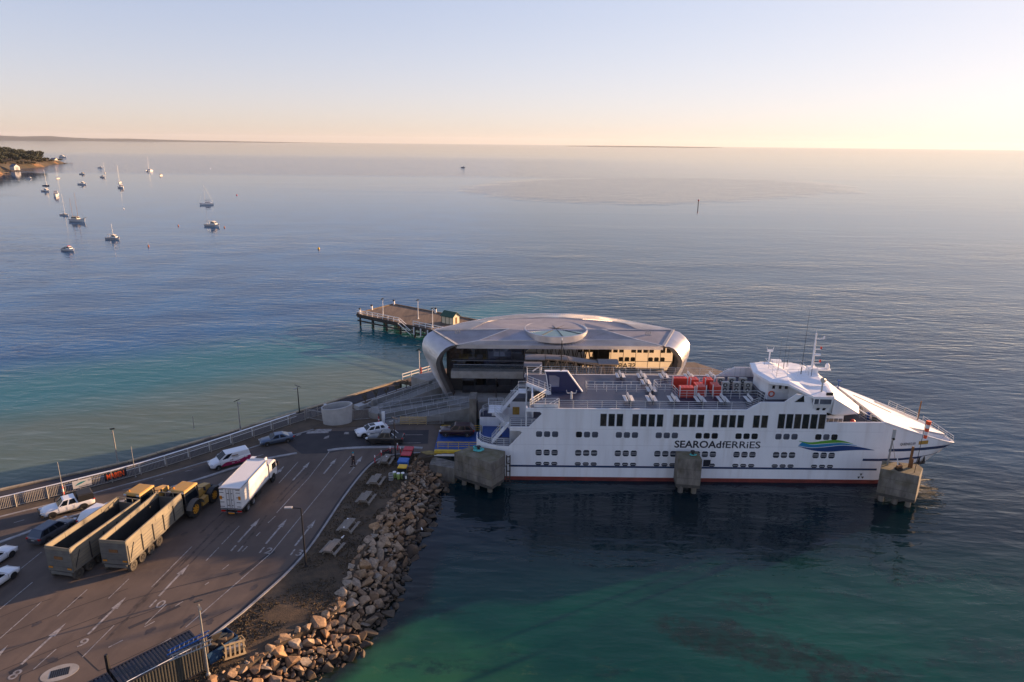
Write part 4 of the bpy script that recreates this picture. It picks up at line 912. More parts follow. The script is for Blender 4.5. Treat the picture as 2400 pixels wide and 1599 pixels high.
Lf = [(-13.3, 111.6, 13.4), (-14.2, 111.2, 13.0), (-14.9, 110.8, 12.2), (-15.15, 110.5, 11.3), (-15.1, 110.2, 10.3), (-14.7, 110, 9.3), (-14.1, 109.6, 8.2), (-13.3, 109, 6.6), (-12.3, 108.3, 5.0), (-11.0, 107.6, 3.0)]
Rn = [(24.5, 106, 12.65), (25.4, 106, 12.62), (26.2, 106, 12.3), (26.9, 106, 11.7), (27.5, 106, 10.95), (27.8, 106, 10.1), (27.7, 106, 9.2), (27.1, 106, 8.0), (26.2, 106, 6.2), (25.2, 106, 3.4)]
Rf = [(27.6, 113.0, 13.5), (28.6, 112.4, 13.3), (29.5, 111.8, 12.6), (30.0, 111.2, 11.8), (30.1, 110.8, 10.8), (29.9, 110.3, 9.8), (29.4, 109.8, 8.6), (28.6, 109.2, 7.0), (27.4, 108.5, 5.2), (26.2, 107.8, 3.2)]
shell(Ln, Lf, 'end_shell'); shell(Rn, Rf, 'end_shell')
b = MB(); b.add([(-8.9, 106, 12.5), (24.5, 106, 12.65), (24.5, 106, 12.05), (-9.0, 106, 11.95)], [(0, 1, 2, 3)]); b.add([(-9.0, 106, 11.95), (24.5, 106, 12.05), (25.5, 107.7, 12.0), (-9.5, 107.7, 11.9)], [(0, 1, 2, 3)]); to(b, 'eave_fascia', 'zinc')
# glazed front, pane by pane
npan = 18; x0, x1 = -10.3, 26.6; dx = (x1 - x0) / npan
pm = {}
for nm, zz, hh in (('u', 8.0, 4.0),):
    for mt in ('facade_glass', 'facade_glass_dark'):
        b = MB(); b.bb((0.03, 0, 0), (dx - .03, 0.04, hh)); pm[mt] = b.mesh('glass_pane', mt)
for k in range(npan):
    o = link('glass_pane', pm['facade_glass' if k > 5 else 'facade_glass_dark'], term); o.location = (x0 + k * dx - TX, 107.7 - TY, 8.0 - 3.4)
b = MB(); b.bb((0.03, 0, 0), (dx - .03, 0.04, 3.4)); pl_ = b.mesh('glass_pane', 'facade_glass_dark')
for k in range(1, npan - 1):
    o = link('glass_pane', pl_, term); o.location = (x0 + k * dx - TX, 108.2 - TY, 3.5 - 3.4)
b = MB()
for k in range(npan + 1): b.bb((x0 + k * dx - .03, 107.66, 8.0), (x0 + k * dx + .03, 107.8, 12.0))
b.bb((x0, 107.64, 9.5), (x1, 107.7, 9.56)); to(b, 'mullion', 'black_metal')
b = MB()
for k in range(1, npan): b.bb((x0 + k * dx - .03, 108.16, 3.5), (x0 + k * dx + .03, 108.3, 6.8))
to(b, 'mullion', 'black_metal')
b = MB(); b.bb((-10.0, 106.4, 6.7), (25.5, 109.5, 7.9)); to(b, 'floor_slab', 'concrete')
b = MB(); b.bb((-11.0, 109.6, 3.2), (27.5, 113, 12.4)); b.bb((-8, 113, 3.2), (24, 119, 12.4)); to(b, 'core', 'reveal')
b = MB(); b.bb((-9.6, 106.5, 7.9), (2.4, 106.56, 9.0)); to(b, 'balcony_glass', 'glass_rail')
b = MB(); b.tube([(-9.6, 106.5, 9.05), (2.4, 106.5, 9.05)], .04, 5); b.tube([(-9.9, 107.2, 9.5), (2.4, 107.2, 9.5)], .03, 5); to(b, 'balcony_rail', 'galv')
# terrace the terminal stands on
b = MB(); b.prism([(-10.5, 99.4), (-6.5, 99.3), (-6.5, 104.2), (30, 104.2), (30, 112), (-10.5, 112)], 0.4, 3.45); tag(b.ob('terrace', 'concrete'), kind='structure')
# covered passenger gangway between terminal and ferry
gw = empty('passenger_gangway', (9.5, 102.5, 3.4), label='covered steel passenger gangway with dark canopies in front of the terminal', cat='gangway')
def go(b, nm, m, p=None):
    b.v = [(x - 9.5, y - 102.5, z - 3.4) for x, y, z in b.v]; return b.ob(nm, m, p or gw)
def canopy(xa, xb, ya, yb, za, zb, sag=0.3):
    b = MB(); rings = []
    for i in range(7):
        t = i / 6; y = ya + (yb - ya) * t; h = sag * (1 - (2 * t - 1) ** 2)
        rings.append([(xa, y, za + h), (xb, y, zb + h), (xb, y, zb + h - .12), (xa, y, za + h - .12)])
    b.loft(rings); go(b, 'canopy', 'canopy')
canopy(2.1, 5.2, 101.6, 104.4, 11.6, 11.6); canopy(1.9, 4.7, 99.4, 101.5, 11.2, 11.2); canopy(5.3, 8.7, 102.0, 104.2, 11.6, 11.5); canopy(8.7, 13.8, 102.0, 104.2, 11.45, 10.6); canopy(13.6, 16.8, 101.8, 104.4, 10.9, 10.9)
b = MB(); b.bb((1.9, 101.6, 8.3), (5, 104.2, 8.5)); b.bb((1.9, 99.4, 8.2), (4.6, 101.6, 8.4)); b.add([(5, 102.2, 8.4), (5, 104, 8.4), (16.5, 104, 7.2), (16.5, 102.2, 7.2)], [(0, 1, 2, 3)]); go(b, 'walkway', 'deck_grey')
b = MB()
for y in (102.15, 104.05):
    for k in range(8):
        xa = 5 + k * 1.45; zb = 8.4 - 1.2 * k / 8; zt = 11.5 - .9 * k / 8
        b.beam((xa, y, zb), (xa + .72, y, zt), .12); b.beam((xa + .72, y, zt), (xa + 1.45, y, zb - .15), .12)
    b.beam((5, y, 8.4), (16.6, y, 7.2), .16); b.beam((5, y, 11.5), (16.6, y, 10.6), .16)
go(b, 'truss', 'truss')
for x, y in ((5.2, 103.1), (16.4, 103.1)):
    b = MB(); b.bb((x - .3, y - .6, 3.4), (x + .3, y + .6, 8)); go(b, 'pylon', 'concrete')
b = MB(); b.bb((1.8, 99.4, 8.4), (1.9, 101.4, 11.1)); b.bb((13.8, 104.3, 7.4), (16.6, 104.4, 10.8)); go(b, 'end_screen', 'reveal')
b = MB(); b.cyl((4.5, 99.6, 8.3), (4.5, 99.6, 11.3), .1, n=8); b.beam((3.2, 99.5, 10.4), (4.55, 99.6, 11.35), .16); go(b, 'portal_post', 'ship_white')
# ------------------------------------------------------------------ ramps
rampw = empty('access_ramp', (-14, 101, DECK), label='concrete switchback access ramp with glass balustrades leading to the terminal', cat='ramp')
def rp(b, nm, m, p=None, **k):
    b.v = [(x + 14, y - 101, z - DECK) for x, y, z in b.v]; return b.ob(nm, m, p or rampw, **k)
def leg(a, c, w, nm='ramp_leg', glass=(True, True)):
    a = Vector(a); c = Vector(c); d = (c - a); d.z = 0; d.normalize(); nrm = Vector((-d.y, d.x, 0)) * w / 2
    b = MB(); vs = []
    for p in (a, c):
        for s in (-1, 1): vs += [p + s * nrm, Vector(((p + s * nrm).x, (p + s * nrm).y, DECK - .3))]
    b.add(vs, [(0, 4, 6, 2), (0, 1, 5, 4), (2, 6, 7, 3), (0, 2, 3, 1), (4, 5, 7, 6), (1, 3, 7, 5)]); o = rp(b, nm, 'concrete')
    for s, g in zip((-1, 1), glass):
        if not g: continue
        up = Vector((0, 0, 1)); k = max(2, round((c - a).length / 1.6))
        for i in range(k):
            p = a.lerp(c, (i + .03) / k) + s * nrm * .96; q = a.lerp(c, (i + .97) / k) + s * nrm * .96
            b = MB(); t_ = nrm.normalized() * .012; b.add([p - t_ + up * .05, q - t_ + up * .05, q - t_ + up * 1.0, p - t_ + up * 1.0, p + t_ + up * .05, q + t_ + up * .05, q + t_ + up * 1.0, p + t_ + up * 1.0], [(0, 1, 2, 3), (7, 6, 5, 4), (3, 2, 6, 7), (0, 4, 5, 1), (0, 3, 7, 4), (1, 5, 6, 2)]); rp(b, 'glass_panel', 'glass_rail', o)
        b = MB(); b.tube([a + s * nrm * .96 + up * 1.06, c + s * nrm * .96 + up * 1.06], .035, 5)
        for i in range(k + 1):
            p = a.lerp(c, i / k) + s * nrm * .96; b.beam(p, p + up * 1.06, .05)
        rp(b, 'handrail', 'galv', o)
leg((-19.4, 97.0, 2.66), (-6.6, 100.4, 4.3), 1.9)
leg((-20.6, 99.0, 3.55), (-9.3, 102.3, 4.35), 1.7)
leg((-20.8, 101.2, 3.6), (-12.3, 109.3, 4.5), 1.8)
b = MB(); b.prism([(-20.6, 98.2), (-21.6, 98.5), (-22.3, 99.3), (-22.5, 100.3), (-22.0, 101.3), (-21.3, 101.9), (-20.2, 101.0), (-20.4, 99.6)], DECK - .3, 3.58); tp = rp(b, 'ramp_turn', 'concrete')
b = MB(); tl = [(-20.6, 98.2), (-21.6, 98.45), (-22.35, 99.3), (-22.55, 100.3), (-22.05, 101.35), (-21.4, 101.9)]
b.loft([[(x, y, 3.6), (x, y, 4.55)] for x, y in tl], closed=False, caps=False); rp(b, 'glass_panel', 'glass_rail', tp, fix=False)
b = MB(); b.tube([(x, y, 4.6) for x, y in tl], .035, 5); rp(b, 'handrail', 'galv', tp)
b = MB(); b.bb((-10.0, 100.2, DECK - .2), (-6.6, 104.4, 4.3)); b.bb((-13.6, 108.6, DECK - .2), (-10.4, 111.5, 4.5)); rp(b, 'landing', 'concrete')
b = MB(); b.beam((-22.5, 103.0, 3.3), (-14.0, 111.5, 3.3), .35, 1.6); rp(b, 'retaining_wall', 'concrete')
# jetty approach wall
b = MB(); b.prism([(-17.6, 113.0), (-13.2, 117.8), (-12.6, 116.4), (-12.8, 112.0), (-14.2, 110.6)], 2.3, 4.6); rp(b, 'retaining_wall', 'concrete')
# planter
pl = empty('planter', (-20, 107.5, DECK), label='long low concrete planter with five young shrubs beside the footpath', cat='planter')
p0, p1 = Vector((-25.0, 102.6, 0)), Vector((-17.6, 111.8, 0))
b = MB(); b.beam(p0 + Vector((0, 0, 2.85)), p1 + Vector((0, 0, 2.85)), 1.3, 0.6); b.v = [(x + 20, y - 107.5, z - DECK) for x, y, z in b.v]; b.ob('trough', 'concrete_pale', pl)
b = MB(); b.beam(p0.lerp(p1, .12) + Vector((0, 0, 3.155)), p0.lerp(p1, .99) + Vector((0, 0, 3.155)), .8, .02); b.v = [(x + 20, y - 107.5, z - DECK) for x, y, z in b.v]; b.ob('soil', 'earth', pl)
mat('shrub_leaf', (0.13, 0.10, 0.045), 0.8, col2=(0.06, 0.055, 0.03), vs=3); mat('bark', (0.10, 0.075, 0.05), 0.9, var=0.2)
for k in range(5):
    q = p0.lerp(p1, .16 + .19 * k); sh = empty('young_shrub', (q.x, q.y, 3.16), rnd.random() * 6, label=['spindly young shrub at the drum end of the planter', 'second young shrub along the planter from the drum', 'middle young shrub of the five in the planter', 'fourth young shrub along the planter from the drum', 'young shrub at the jetty end of the planter'][k], cat='shrub', group='young shrubs in the planter')
    b = MB(); tips = []
    for i in range(6):
        a = i * 1.05 + rnd.random(); t = Vector((math.cos(a) * .35, math.sin(a) * .35, 1.0 + rnd.random() * .5)); b.tube([(0, 0, 0), t * .5 + Vector((0, 0, .1)), t], .02, 4); tips.append(t)
    b.ob('stem', 'bark', sh)
    b = MB()
    for i in range(130):
        t = rnd.choice(tips) * rnd.uniform(.5, 1.08) + Vector((rnd.gauss(0, .12), rnd.gauss(0, .12), rnd.gauss(0, .1))); d1 = Vector((rnd.gauss(0, 1), rnd.gauss(0, 1), rnd.gauss(0, 1))).normalized() * .10; d2 = Vector((rnd.gauss(0, 1), rnd.gauss(0, 1), rnd.gauss(0, 1))).normalized() * .05
        b.add([t - d1, t + d2, t + d1, t - d2], [(0, 1, 2, 3)])
    b.ob('foliage', 'shrub_leaf', sh, fix=False)
# oval drum
dm = empty('concrete_drum', (-26.6, 97.1, DECK), R(14), label='open oval concrete drum wall at the bend of the road', cat='wall')
b = MB(); n = 40
def orr(a, c, z, sl=0): return [(a * math.cos(2 * math.pi * k / n), c * math.sin(2 * math.pi * k / n), z + sl * math.cos(2 * math.pi * k / n)) for k in range(n)]
b.loft([orr(2.15, 1.35, -.2), orr(2.35, 1.55, 2.75, .18), orr(2.12, 1.32, 2.75, .18), orr(2.0, 1.2, .1)], caps=False); b.add(orr(2.05, 1.25, .12), [tuple(range(n))]); b.ob('drum_wall', 'concrete_pale', dm)
b = MB(); b.bb((-1.9, -.5, .2), (-1.5, .3, 3.1)); b.ob('panel', 'galv', dm)
# dark planted bed round it
b = MB(); b.prism([xy(v) for v in pxl([(735, 1004), (760, 985), (850, 972), (905, 985), (870, 998), (800, 1002)])], 2.4, DECK + .05); tag(b.ob('garden_bed', 'earth'), kind='structure')
mat('worn_yellow', (.26, .19, .06), .85, var=.3, vs=1.5)
# ------------------------------------------------------------------ link span
ls = empty('link_span', (-7.6, 89.6, 2.6), label='blue steel link span ramp between the quay and the ferry', cat='ramp')
def lo_(b, nm, m, p=None):
    b.v = [(x + 7.6, y - 89.6, z - 2.6) for x, y, z in b.v]; return b.ob(nm, m, p or ls)
b = MB(); b.bb((-10.65, 86.5, 2.55), (-4.3, 93.2, 2.98)); lo_(b, 'deck', 'bright_blue')
b = MB(); b.bb((-10.6, 86.35, 2.7), (-4.4, 86.95, 3.02)); lo_(b, 'kerb_edge', 'paint_yellow')
b = MB(); b.bb((-10.6, 86.2, 2.35), (-4.4, 86.34, 2.62)); lo_(b, 'fender_beam', 'white_paint')
b = rail([(-10.2, 87.3, 3.0), (-4.4, 87.3, 3.0)], 1.0, 3, 1.6, .03, .04); lo_(b, 'railing', 'paint_yellow')
b = MB(); b.bb((-10.6, 89.2, 2.985), (-4.4, 89.3, 2.995)); lo_(b, 'lane_line', 'paint_yellow')
b = rail([(-10.2, 93.1, 3.0), (-4.4, 93.1, 3.0)], 1.0, 3, 1.6, .03, .04); lo_(b, 'railing', 'paint_yellow')
b = MB(); b.prism([xy(v) for v in pxl([(985, 1060), (1005, 1057), (1036, 1061), (1036, 1065), (1000, 1066)])], 2.5, DECK + .08); tag(b.ob('quay_kerb', 'worn_yellow'), kind='structure')
b = MB(); b.prism([(-10.8, 86.4), (-7.0, 84.6), (-7.5, 82.8), (-11.0, 84.0)], -3, 2.2); tag(b.ob('quay_block', 'concrete_stained'), kind='structure')
# fender wall beside the far quarter
fw_ = empty('fender_wall', (-5.6, 97.4, 0), label='tall stained concrete fender wall beside the stern of the ferry', cat='wall')
b = MB(); b.bb((-.75, -1.0, -2), (.3, 2.0, 6.9)); b.ob('wall', 'concrete_stained', fw_)
b = MB(); b.bb((.3, -.9, 1), (.5, .8, 6)); b.ob('fender_pad', 'black_metal', fw_)
# ------------------------------------------------------------------ timber pier
pier = empty('timber_pier', (-15, 150, 0), label='long timber pier on dark piles behind the terminal', cat='pier')
def po(b, nm, m, p=None):
    b.v = [(x + 15, y - 150, z) for x, y, z in b.v]; return b.ob(nm, m, p or pier)
a0, a1 = Vector((-38.6, 164.6, 0)), Vector((10.0, 130.4, 0)); dv = (a1 - a0).normalized(); nv = Vector((-dv.y, dv.x, 0)); WID = 12.8
strip = MB(); strip.prism([xy(a0), xy(a1), xy(a1 + nv * WID), xy(a0 + nv * WID)], 2.45, 2.98); po(strip, 'deck', 'timber_deck')
apron = MB(); apron.prism([(-19.8, 115.6), (-14.3, 121.6), (-2, 128), (36, 128), (41, 121), (36, 113), (20, 108), (-13, 112)], 2.3, 2.96); po(apron, 'deck', 'timber_deck')
L_ = (a1 - a0).length
b = MB()
for k in range(int(L_ / .30)):
    p = a0 + dv * (k * .30); b.add([(v.x, v.y, 2.986) for v in (p, p + dv * .025, p + dv * .025 + nv * WID, p + nv * WID)], [(0, 1, 2, 3)])
tag(po(b, 'plank_gap', 'timber_pile'), kind='stuff')
for k in range(12):
    for j in range(4):
        p = a0 + dv * (0.7 + k * 4.6) + nv * (0.4 + j * 4.0)
        if j and k > 7: continue
        b = MB(); b.cyl((p.x, p.y, -2.5), (p.x, p.y, 2.5), .24, n=7); po(b, 'pile', 'timber_pile')
for k in range(5):
    p = Vector((-18.4 + k * 1.3, 117.2 + k * 1.45, 0)); b = MB(); b.cyl((p.x, p.y, -2), (p.x, p.y, 2.4), .2, n=7); po(b, 'pile', 'timber_pile')
b = MB()
for z in (2.25, 1.3): b.beam(a0 + dv * .2 + Vector((0, 0, z)), a0 + dv * 46 + Vector((0, 0, z)), .25, .3)
b.beam(a0 + Vector((0, 0, 2.7)) - nv * .1, a1 + Vector((0, 0, 2.7)) - nv * .1, .2, .5); b.beam(a0 + Vector((0, 0, 2.7)), a0 + nv * WID + Vector((0, 0, 2.7)), .2, .5); po(b, 'waler', 'timber_pile')
b = MB(); b.beam(a0 + nv * .2 + Vector((0, 0, 3.1)), a0 + nv * WID + Vector((0, 0, 3.1)), .3, .25); b.beam(a0 + nv * WID + Vector((0, 0, 3.1)), a1 + nv * WID + Vector((0, 0, 3.1)), .3, .25); po(b, 'kerb_beam', 'timber_deck')
def frail(p, q, step=1.9, h=1.1):
    b = MB(); n_ = max(1, round((q - p).length / step)); up = Vector((0, 0, 1))
    for z in (h, h * .5): b.beam(p + up * z, q + up * z, .09, .13)
    for i in range(n_ + 1):
        r_ = p.lerp(q, i / n_); b.beam(r_ - up * .2, r_ + up * (h + .04), .13)
    return b
zz = Vector((0, 0, 2.98))
po(frail(a0 + zz, a0 + dv * 14.5 + zz), 'railing', 'white_paint'); po(frail(a0 + dv * 19 + zz, a1 + zz), 'railing', 'white_paint')
b = MB(); s0 = a0 + dv * 14.8 + zz
for off in (0, -.7):
    b.beam(s0 + nv * off + Vector((0, 0, 1)), s0 + dv * 4.0 + nv * off + Vector((0, 0, -1.1)), .1); b.beam(s0 + nv * off, s0 + dv * 4.0 + nv * off + Vector((0, 0, -2.1)), .12)
po(b, 'steps', 'white_paint')
for k in range(8):
    p = a0 + dv * (19.5 + k * 2.15) - nv * .35; b = MB(); b.cyl((p.x, p.y, 0.9), (p.x, p.y, 2.7), .17, n=7); po(b, 'fender_pile', 'white_paint')
po(frail(Vector((-19.6, 115.8, 2.96)), Vector((-14.2, 121.7, 2.96)), 1.9), 'railing', 'white_paint')
b = MB(); p = Vector((-16.7, 119.0, 2.96)); b.box(p + Vector((0, 0, .7)), (.35, .2, 1.2)); po(b, 'lifebuoy_stand', 'raft_red')
for q in (a0 + nv * 5, a0 + nv * 12.4 + dv * .5, a0 + dv * 15 + nv * 12.4, a0 + nv * .6 + dv * .5):
    b = MB(); b.cyl((q.x, q.y, 2.9), (q.x, q.y, 4.0), .27, n=8); bl = po(b, 'bollard', 'white_paint')
    b = MB(); b.cyl((q.x, q.y, 4.0), (q.x, q.y, 4.35), .27, n=8); po(b, 'bollard_cap', 'black_metal', bl)
b = MB()
for k in range(2): b.box(a0 + dv * (9 + k * 2) + nv * 1.0 + Vector((0, 0, 3.3)), (1.4, .4, .5), -.6)
po(b, 'seat', 'timber_deck')
# shelter on the pier
sh = empty('pier_shelter', (-14.6, 156.6, 2.98), R(-35), label='small cream shelter with green gabled roof on the timber pier', cat='shelter')
mat('cream', (0.60, 0.56, 0.42), 0.7, var=0.06); mat('roof_green', (0.02, 0.075, 0.045), 0.6, var=0.15)
b = MB(); b.bb((-1.9, -1.3, 0), (1.9, 1.3, 2.3)); b.prism([(-1.3, 2.3), (1.3, 2.3), (0, 3.3)], -1.9, 1.9, axis='x'); b.ob('wall', 'cream', sh)
b = MB()
for s in (-1, 1): b.add([(-2.2, s * 1.65, 2.12), (2.2, s * 1.65, 2.12), (2.2, 0, 3.45), (-2.2, 0, 3.45), (-2.2, s * 1.65, 2.02), (2.2, s * 1.65, 2.02), (2.2, 0, 3.33), (-2.2, 0, 3.33)], [(0, 1, 2, 3), (7, 6, 5, 4), (0, 4, 5, 1), (0, 3, 7, 4), (1, 5, 6, 2)])
b.ob('roof', 'roof_green', sh)
for x in (-1.95, -.65, .65, 1.95):
    b = MB(); b.bb((x - .07, -1.36, 0), (x + .07, -1.3, 2.3)); b.ob('post', 'roof_green', sh)
b = MB(); b.bb((1.9, -.3, .1), (1.94, .35, 1.9)); b.ob('door', 'rust', sh); sh.scale = (.9, .9, .82)
# ------------------------------------------------------------------ rock wall
def rock_mat(name, island):
    m = bpy.data.materials.new(name); m.use_nodes = True; N = m.node_tree.nodes; L = m.node_tree.links; b = N['Principled BSDF']
    if island: src = N.new('ShaderNodeNewGeometry').outputs['Random Per Island']
    else: src = N.new('ShaderNodeObjectInfo').outputs['Random']
    rp = N.new('ShaderNodeValToRGB'); rp.color_ramp.interpolation = 'LINEAR'
    cols = [(0, (0.31, 0.18, 0.09)), (.22, (0.23, 0.145, 0.085)), (.42, (0.40, 0.285, 0.18)), (.6, (0.33, 0.28, 0.22)), (.8, (0.42, 0.25, 0.12)), (1, (0.22, 0.17, 0.125))]
    while len(rp.color_ramp.elements) < len(cols): rp.color_ramp.elements.new(.5)
    for e, (p, c) in zip(rp.color_ramp.elements, cols): e.position = p; e.color = (*c, 1)
    L.new(src, rp.inputs['Fac'])
    tc = N.new('ShaderNodeTexCoord'); nz = N.new('ShaderNodeTexNoise'); nz.inputs['Scale'].default_value = 3.2; nz.inputs['Detail'].default_value = 8; nz.inputs['Roughness'].default_value = .7; L.new(tc.outputs['Object'], nz.inputs['Vector'])
    r2 = N.new('ShaderNodeValToRGB'); r2.color_ramp.elements[0].color = (.48, .46, .44, 1); r2.color_ramp.elements[0].position = .35; r2.color_ramp.elements[1].color = (1.25, 1.22, 1.2, 1); r2.color_ramp.elements[1].position = .68; L.new(nz.outputs['Fac'], r2.inputs['Fac'])
    mx = N.new('ShaderNodeMix'); mx.data_type = 'RGBA'; mx.blend_type = 'MULTIPLY'; mx.inputs[0].default_value = 1; L.new(rp.outputs[0], mx.inputs[6]); L.new(r2.outputs[0], mx.inputs[7])
    # the tide line: stones below it are dark with weed
    ge = N.new('ShaderNodeNewGeometry'); sp = N.new('ShaderNodeSeparateXYZ'); L.new(ge.outputs['Position'], sp.inputs[0])
    mr = N.new('ShaderNodeMapRange'); mr.interpolation_type = 'SMOOTHSTEP'; mr.inputs[1].default_value = 1.25; mr.inputs[2].default_value = .45; L.new(sp.outputs[2], mr.inputs[0])
    mu = N.new('ShaderNodeMath'); mu.operation = 'MULTIPLY'; mu.inputs[1].default_value = .82; L.new(mr.outputs[0], mu.inputs[0])
    m2 = N.new('ShaderNodeMix'); m2.data_type = 'RGBA'; L.new(mu.outputs[0], m2.inputs[0]); L.new(mx.outputs[2], m2.inputs[6]); m2.inputs[7].default_value = (.028, .024, .018, 1)
    L.new(m2.outputs[2], b.inputs['Base Color']); b.inputs['Roughness'].default_value = .85
    bp = N.new('ShaderNodeBump'); bp.inputs['Distance'].default_value = .06; bp.inputs['Strength'].default_value = .7; L.new(nz.outputs['Fac'], bp.inputs['Height']); L.new(bp.outputs[0], b.inputs['Normal'])
    MATS[name] = m
rock_mat('rock', False); rock_mat('rock_small', True)
mat('rock_bed', (0.045, 0.036, 0.028), 0.95, var=0.4, vs=2, bump=.08, bs=4)
wallr = empty('rock_wall', (-13.5, 65, 0), label='sloping wall of brown and grey boulders along the water', cat='rock wall')
RO = Vector((-13.5, 65, 0)); rr = random.Random(11)
def hull_rock(seed, n=15):
    r_ = random.Random(seed); bm = bmesh.new()
    for _ in range(n):
        v = Vector((r_.gauss(0, 1), r_.gauss(0, 1), r_.gauss(0, 1))).normalized() * r_.uniform(.82, 1.1); v.x *= 1.25; v.z *= .8; v.y *= r_.uniform(.85, 1.1)
        bm.verts.new(v * .5)
    g = bmesh.ops.convex_hull(bm, input=bm.verts); bmesh.ops.delete(bm, geom=[e for e in g['geom_interior'] if isinstance(e, bmesh.types.BMVert)], context='VERTS')
    bmesh.ops.bevel(bm, geom=list(bm.edges), offset=.035, segments=1, affect='EDGES', clamp_overlap=True)
    bmesh.ops.recalc_face_normals(bm, faces=bm.faces)
    me = bpy.data.meshes.new('rock'); bm.to_mesh(me); bm.free(); me.materials.append(M('rock')); return me
RM = [hull_rock(100 + k, 11) for k in range(14)]
# resample both edges to even arc length
def resample(line, n):
    line = [Vector(v) for v in line]; d = [0]
    for a, c in zip(line[:-1], line[1:]): d.append(d[-1] + (c - a).length)
    out = []; j = 0
    for i in range(n):
        t = d[-1] * i / (n - 1)
        while j < len(line) - 2 and d[j + 1] < t: j += 1
        out.append(line[j].lerp(line[j + 1], (t - d[j]) / max(1e-6, d[j + 1] - d[j])))
    return out
NT = 60
TOPL, BOTL = list(ROCKTOP), list(WATERL)
def surf(i, t):
    """point i along the wall (0..1), t from top to water line and below (t>1)"""
    f = i * (len(TOPL) - 1); k = min(int(f), len(TOPL) - 2); u = f - k
    a = TOPL[k].lerp(TOPL[k + 1], u); c = BOTL[k].lerp(BOTL[k + 1], u); p = a.lerp(c, t) if t <= 1 else c + (c - a) * (t - 1)
    p.z = DECK * (1 - t) if t <= 1 else -1.1 * (t - 1) * 3
    return p
b = MB(); rings = [[surf(i / 40, t) - RO - Vector((0, 0, .45)) for t in (-.12, 0, .25, .5, .75, 1, 1.2, 1.6)] for i in range(41)]
b.loft(rings, closed=False, caps=False); b.ob('rubble_core', 'rock_bed', wallr, fix=False)
placed = []; cell = {}
def try_place(p, r):
    kx_, ky_ = int(p.x // 1.6), int(p.y // 1.6)
    for i in range(kx_ - 1, kx_ + 2):
        for j in range(ky_ - 1, ky_ + 2):
            for q, s in cell.get((i, j), ()):
                if (q - p).length < (r + s) * .66: return False
    cell.setdefault((kx_, ky_), []).append((p, r)); placed.append((p, r)); return True
for it in range(11000):
    i = rr.random(); t = rr.uniform(-.04, 1.12) if rr.random() < .93 else rr.uniform(1.0, 1.25)
    far_ = i > .62
    r = rr.uniform(.62, .92) if it < 420 else (rr.uniform(.42, .66) if it < 1700 else (rr.uniform(.26, .44) if it < 5500 else rr.uniform(.16, .28)))
    if i < .35: r *= .85
    if far_ and t < .55: r *= .66 if i > .8 else .85
    p = surf(i, t); try_place(p, r)
def vis(p, r): return r / math.sqrt(p.x ** 2 + p.y ** 2 + 44 ** 2)
infr = [q for q in placed if gp(0, 0, 0) is not None]
def onscreen(p):
    v = Vector(p) - Vector((0, 0, CAM_H)); zc = v.dot(_fw); return 0 <= 1200 + 1600 * v.dot(_rt) / zc <= 2400 and 0 <= 799.5 - 1600 * v.dot(_up) / zc <= 1612 and p.z > -.3
infr = sorted([q for q in placed if onscreen(q[0])], key=lambda q: -vis(*q)); ids = set(id(q[0]) for q in infr[:300])
smallb = MB()
smv = [[tuple(v.co) for v in me.vertices] for me in RM]; smf = [[tuple(f.vertices) for f in me.polygons] for me in RM]
for p, r in placed:
    k = rr.randrange(len(RM)); e = Euler((rr.uniform(-.6, .6), rr.uniform(-.6, .6), rr.random() * 6.28)); s = r * 1.95
    sc3 = Vector((s * rr.uniform(.85, 1.15), s * rr.uniform(.8, 1.1), s * rr.uniform(.75, 1.05)))
    if id(p) in ids:
        o = link('rock', RM[k], wallr); o.location = p - RO; o.rotation_euler = e; o.scale = sc3
    else:
        mtx = Matrix.LocRotScale(p - RO, e, sc3); smallb.add([mtx @ Vector(v) for v in smv[k]], smf[k])
tag(smallb.ob('rubble', 'rock_small', wallr, fix=False), kind='stuff')
# ------------------------------------------------------------------ mooring dolphins
mat('rope_teal', (0.10, 0.52, 0.48), 0.7, var=0.15)
mat('tide_dark', (.085, .078, .066), .9, col2=(.045, .042, .036), vs=1.5, detail=7)
def dolphin(top, zb, zt, label, piles, slope=.12):
    cx_, cy_ = sum(p[0] for p in top) / len(top), sum(p[1] for p in top) / len(top)
    root = empty('mooring_dolphin', (cx_, cy_, 0), label=label, cat='mooring block', group='concrete mooring dolphins along the berth')
    b = MB(); n = len(top)
    loc = [(x - cx_, y - cy_) for x, y in top]
    r0 = [(x, y, zb) for x, y in loc]; r1 = [(x, y, zt - .08) for x, y in loc]; r2_ = [(x * .985, y * .985, zt) for x, y in loc]
    b.loft([r0, r1, r2_], smooth=False, caps=False); b.add(r0, [tuple(range(n))]); b.ob('block', 'concrete_stained', root)
    b = MB(); b.add([(x * .985, y * .985, zt + .004) for x, y in loc], [tuple(range(n))]); b.ob('cap_surface', 'moss_top', root)
    b = MB(); b.loft([[(x * 1.004, y * 1.004, zb + .02) for x, y in loc], [(x * 1.004, y * 1.004, zb + .42) for x, y in loc]], caps=False, smooth=False); b.ob('tide_band', 'tide_dark', root)
    for k_ in range(n):
        a_, c_ = Vector((*loc[k_], 0)), Vector((*loc[(k_ + 1) % n], 0))
        for z_ in (zb + 1.35, zb + 2.6):
            b = MB(); b.beam(a_ * 1.001 + Vector((0, 0, z_)), c_ * 1.001 + Vector((0, 0, z_)), .02, .03); b.ob('form_line', 'tide_dark', root)
    for x, y in piles:
        b = MB(); b.cyl((x - cx_, y - cy_, -3), (x - cx_, y - cy_, zb + .1), .34, n=10); b.ob('pile', 'concrete_stained', root)
    return root
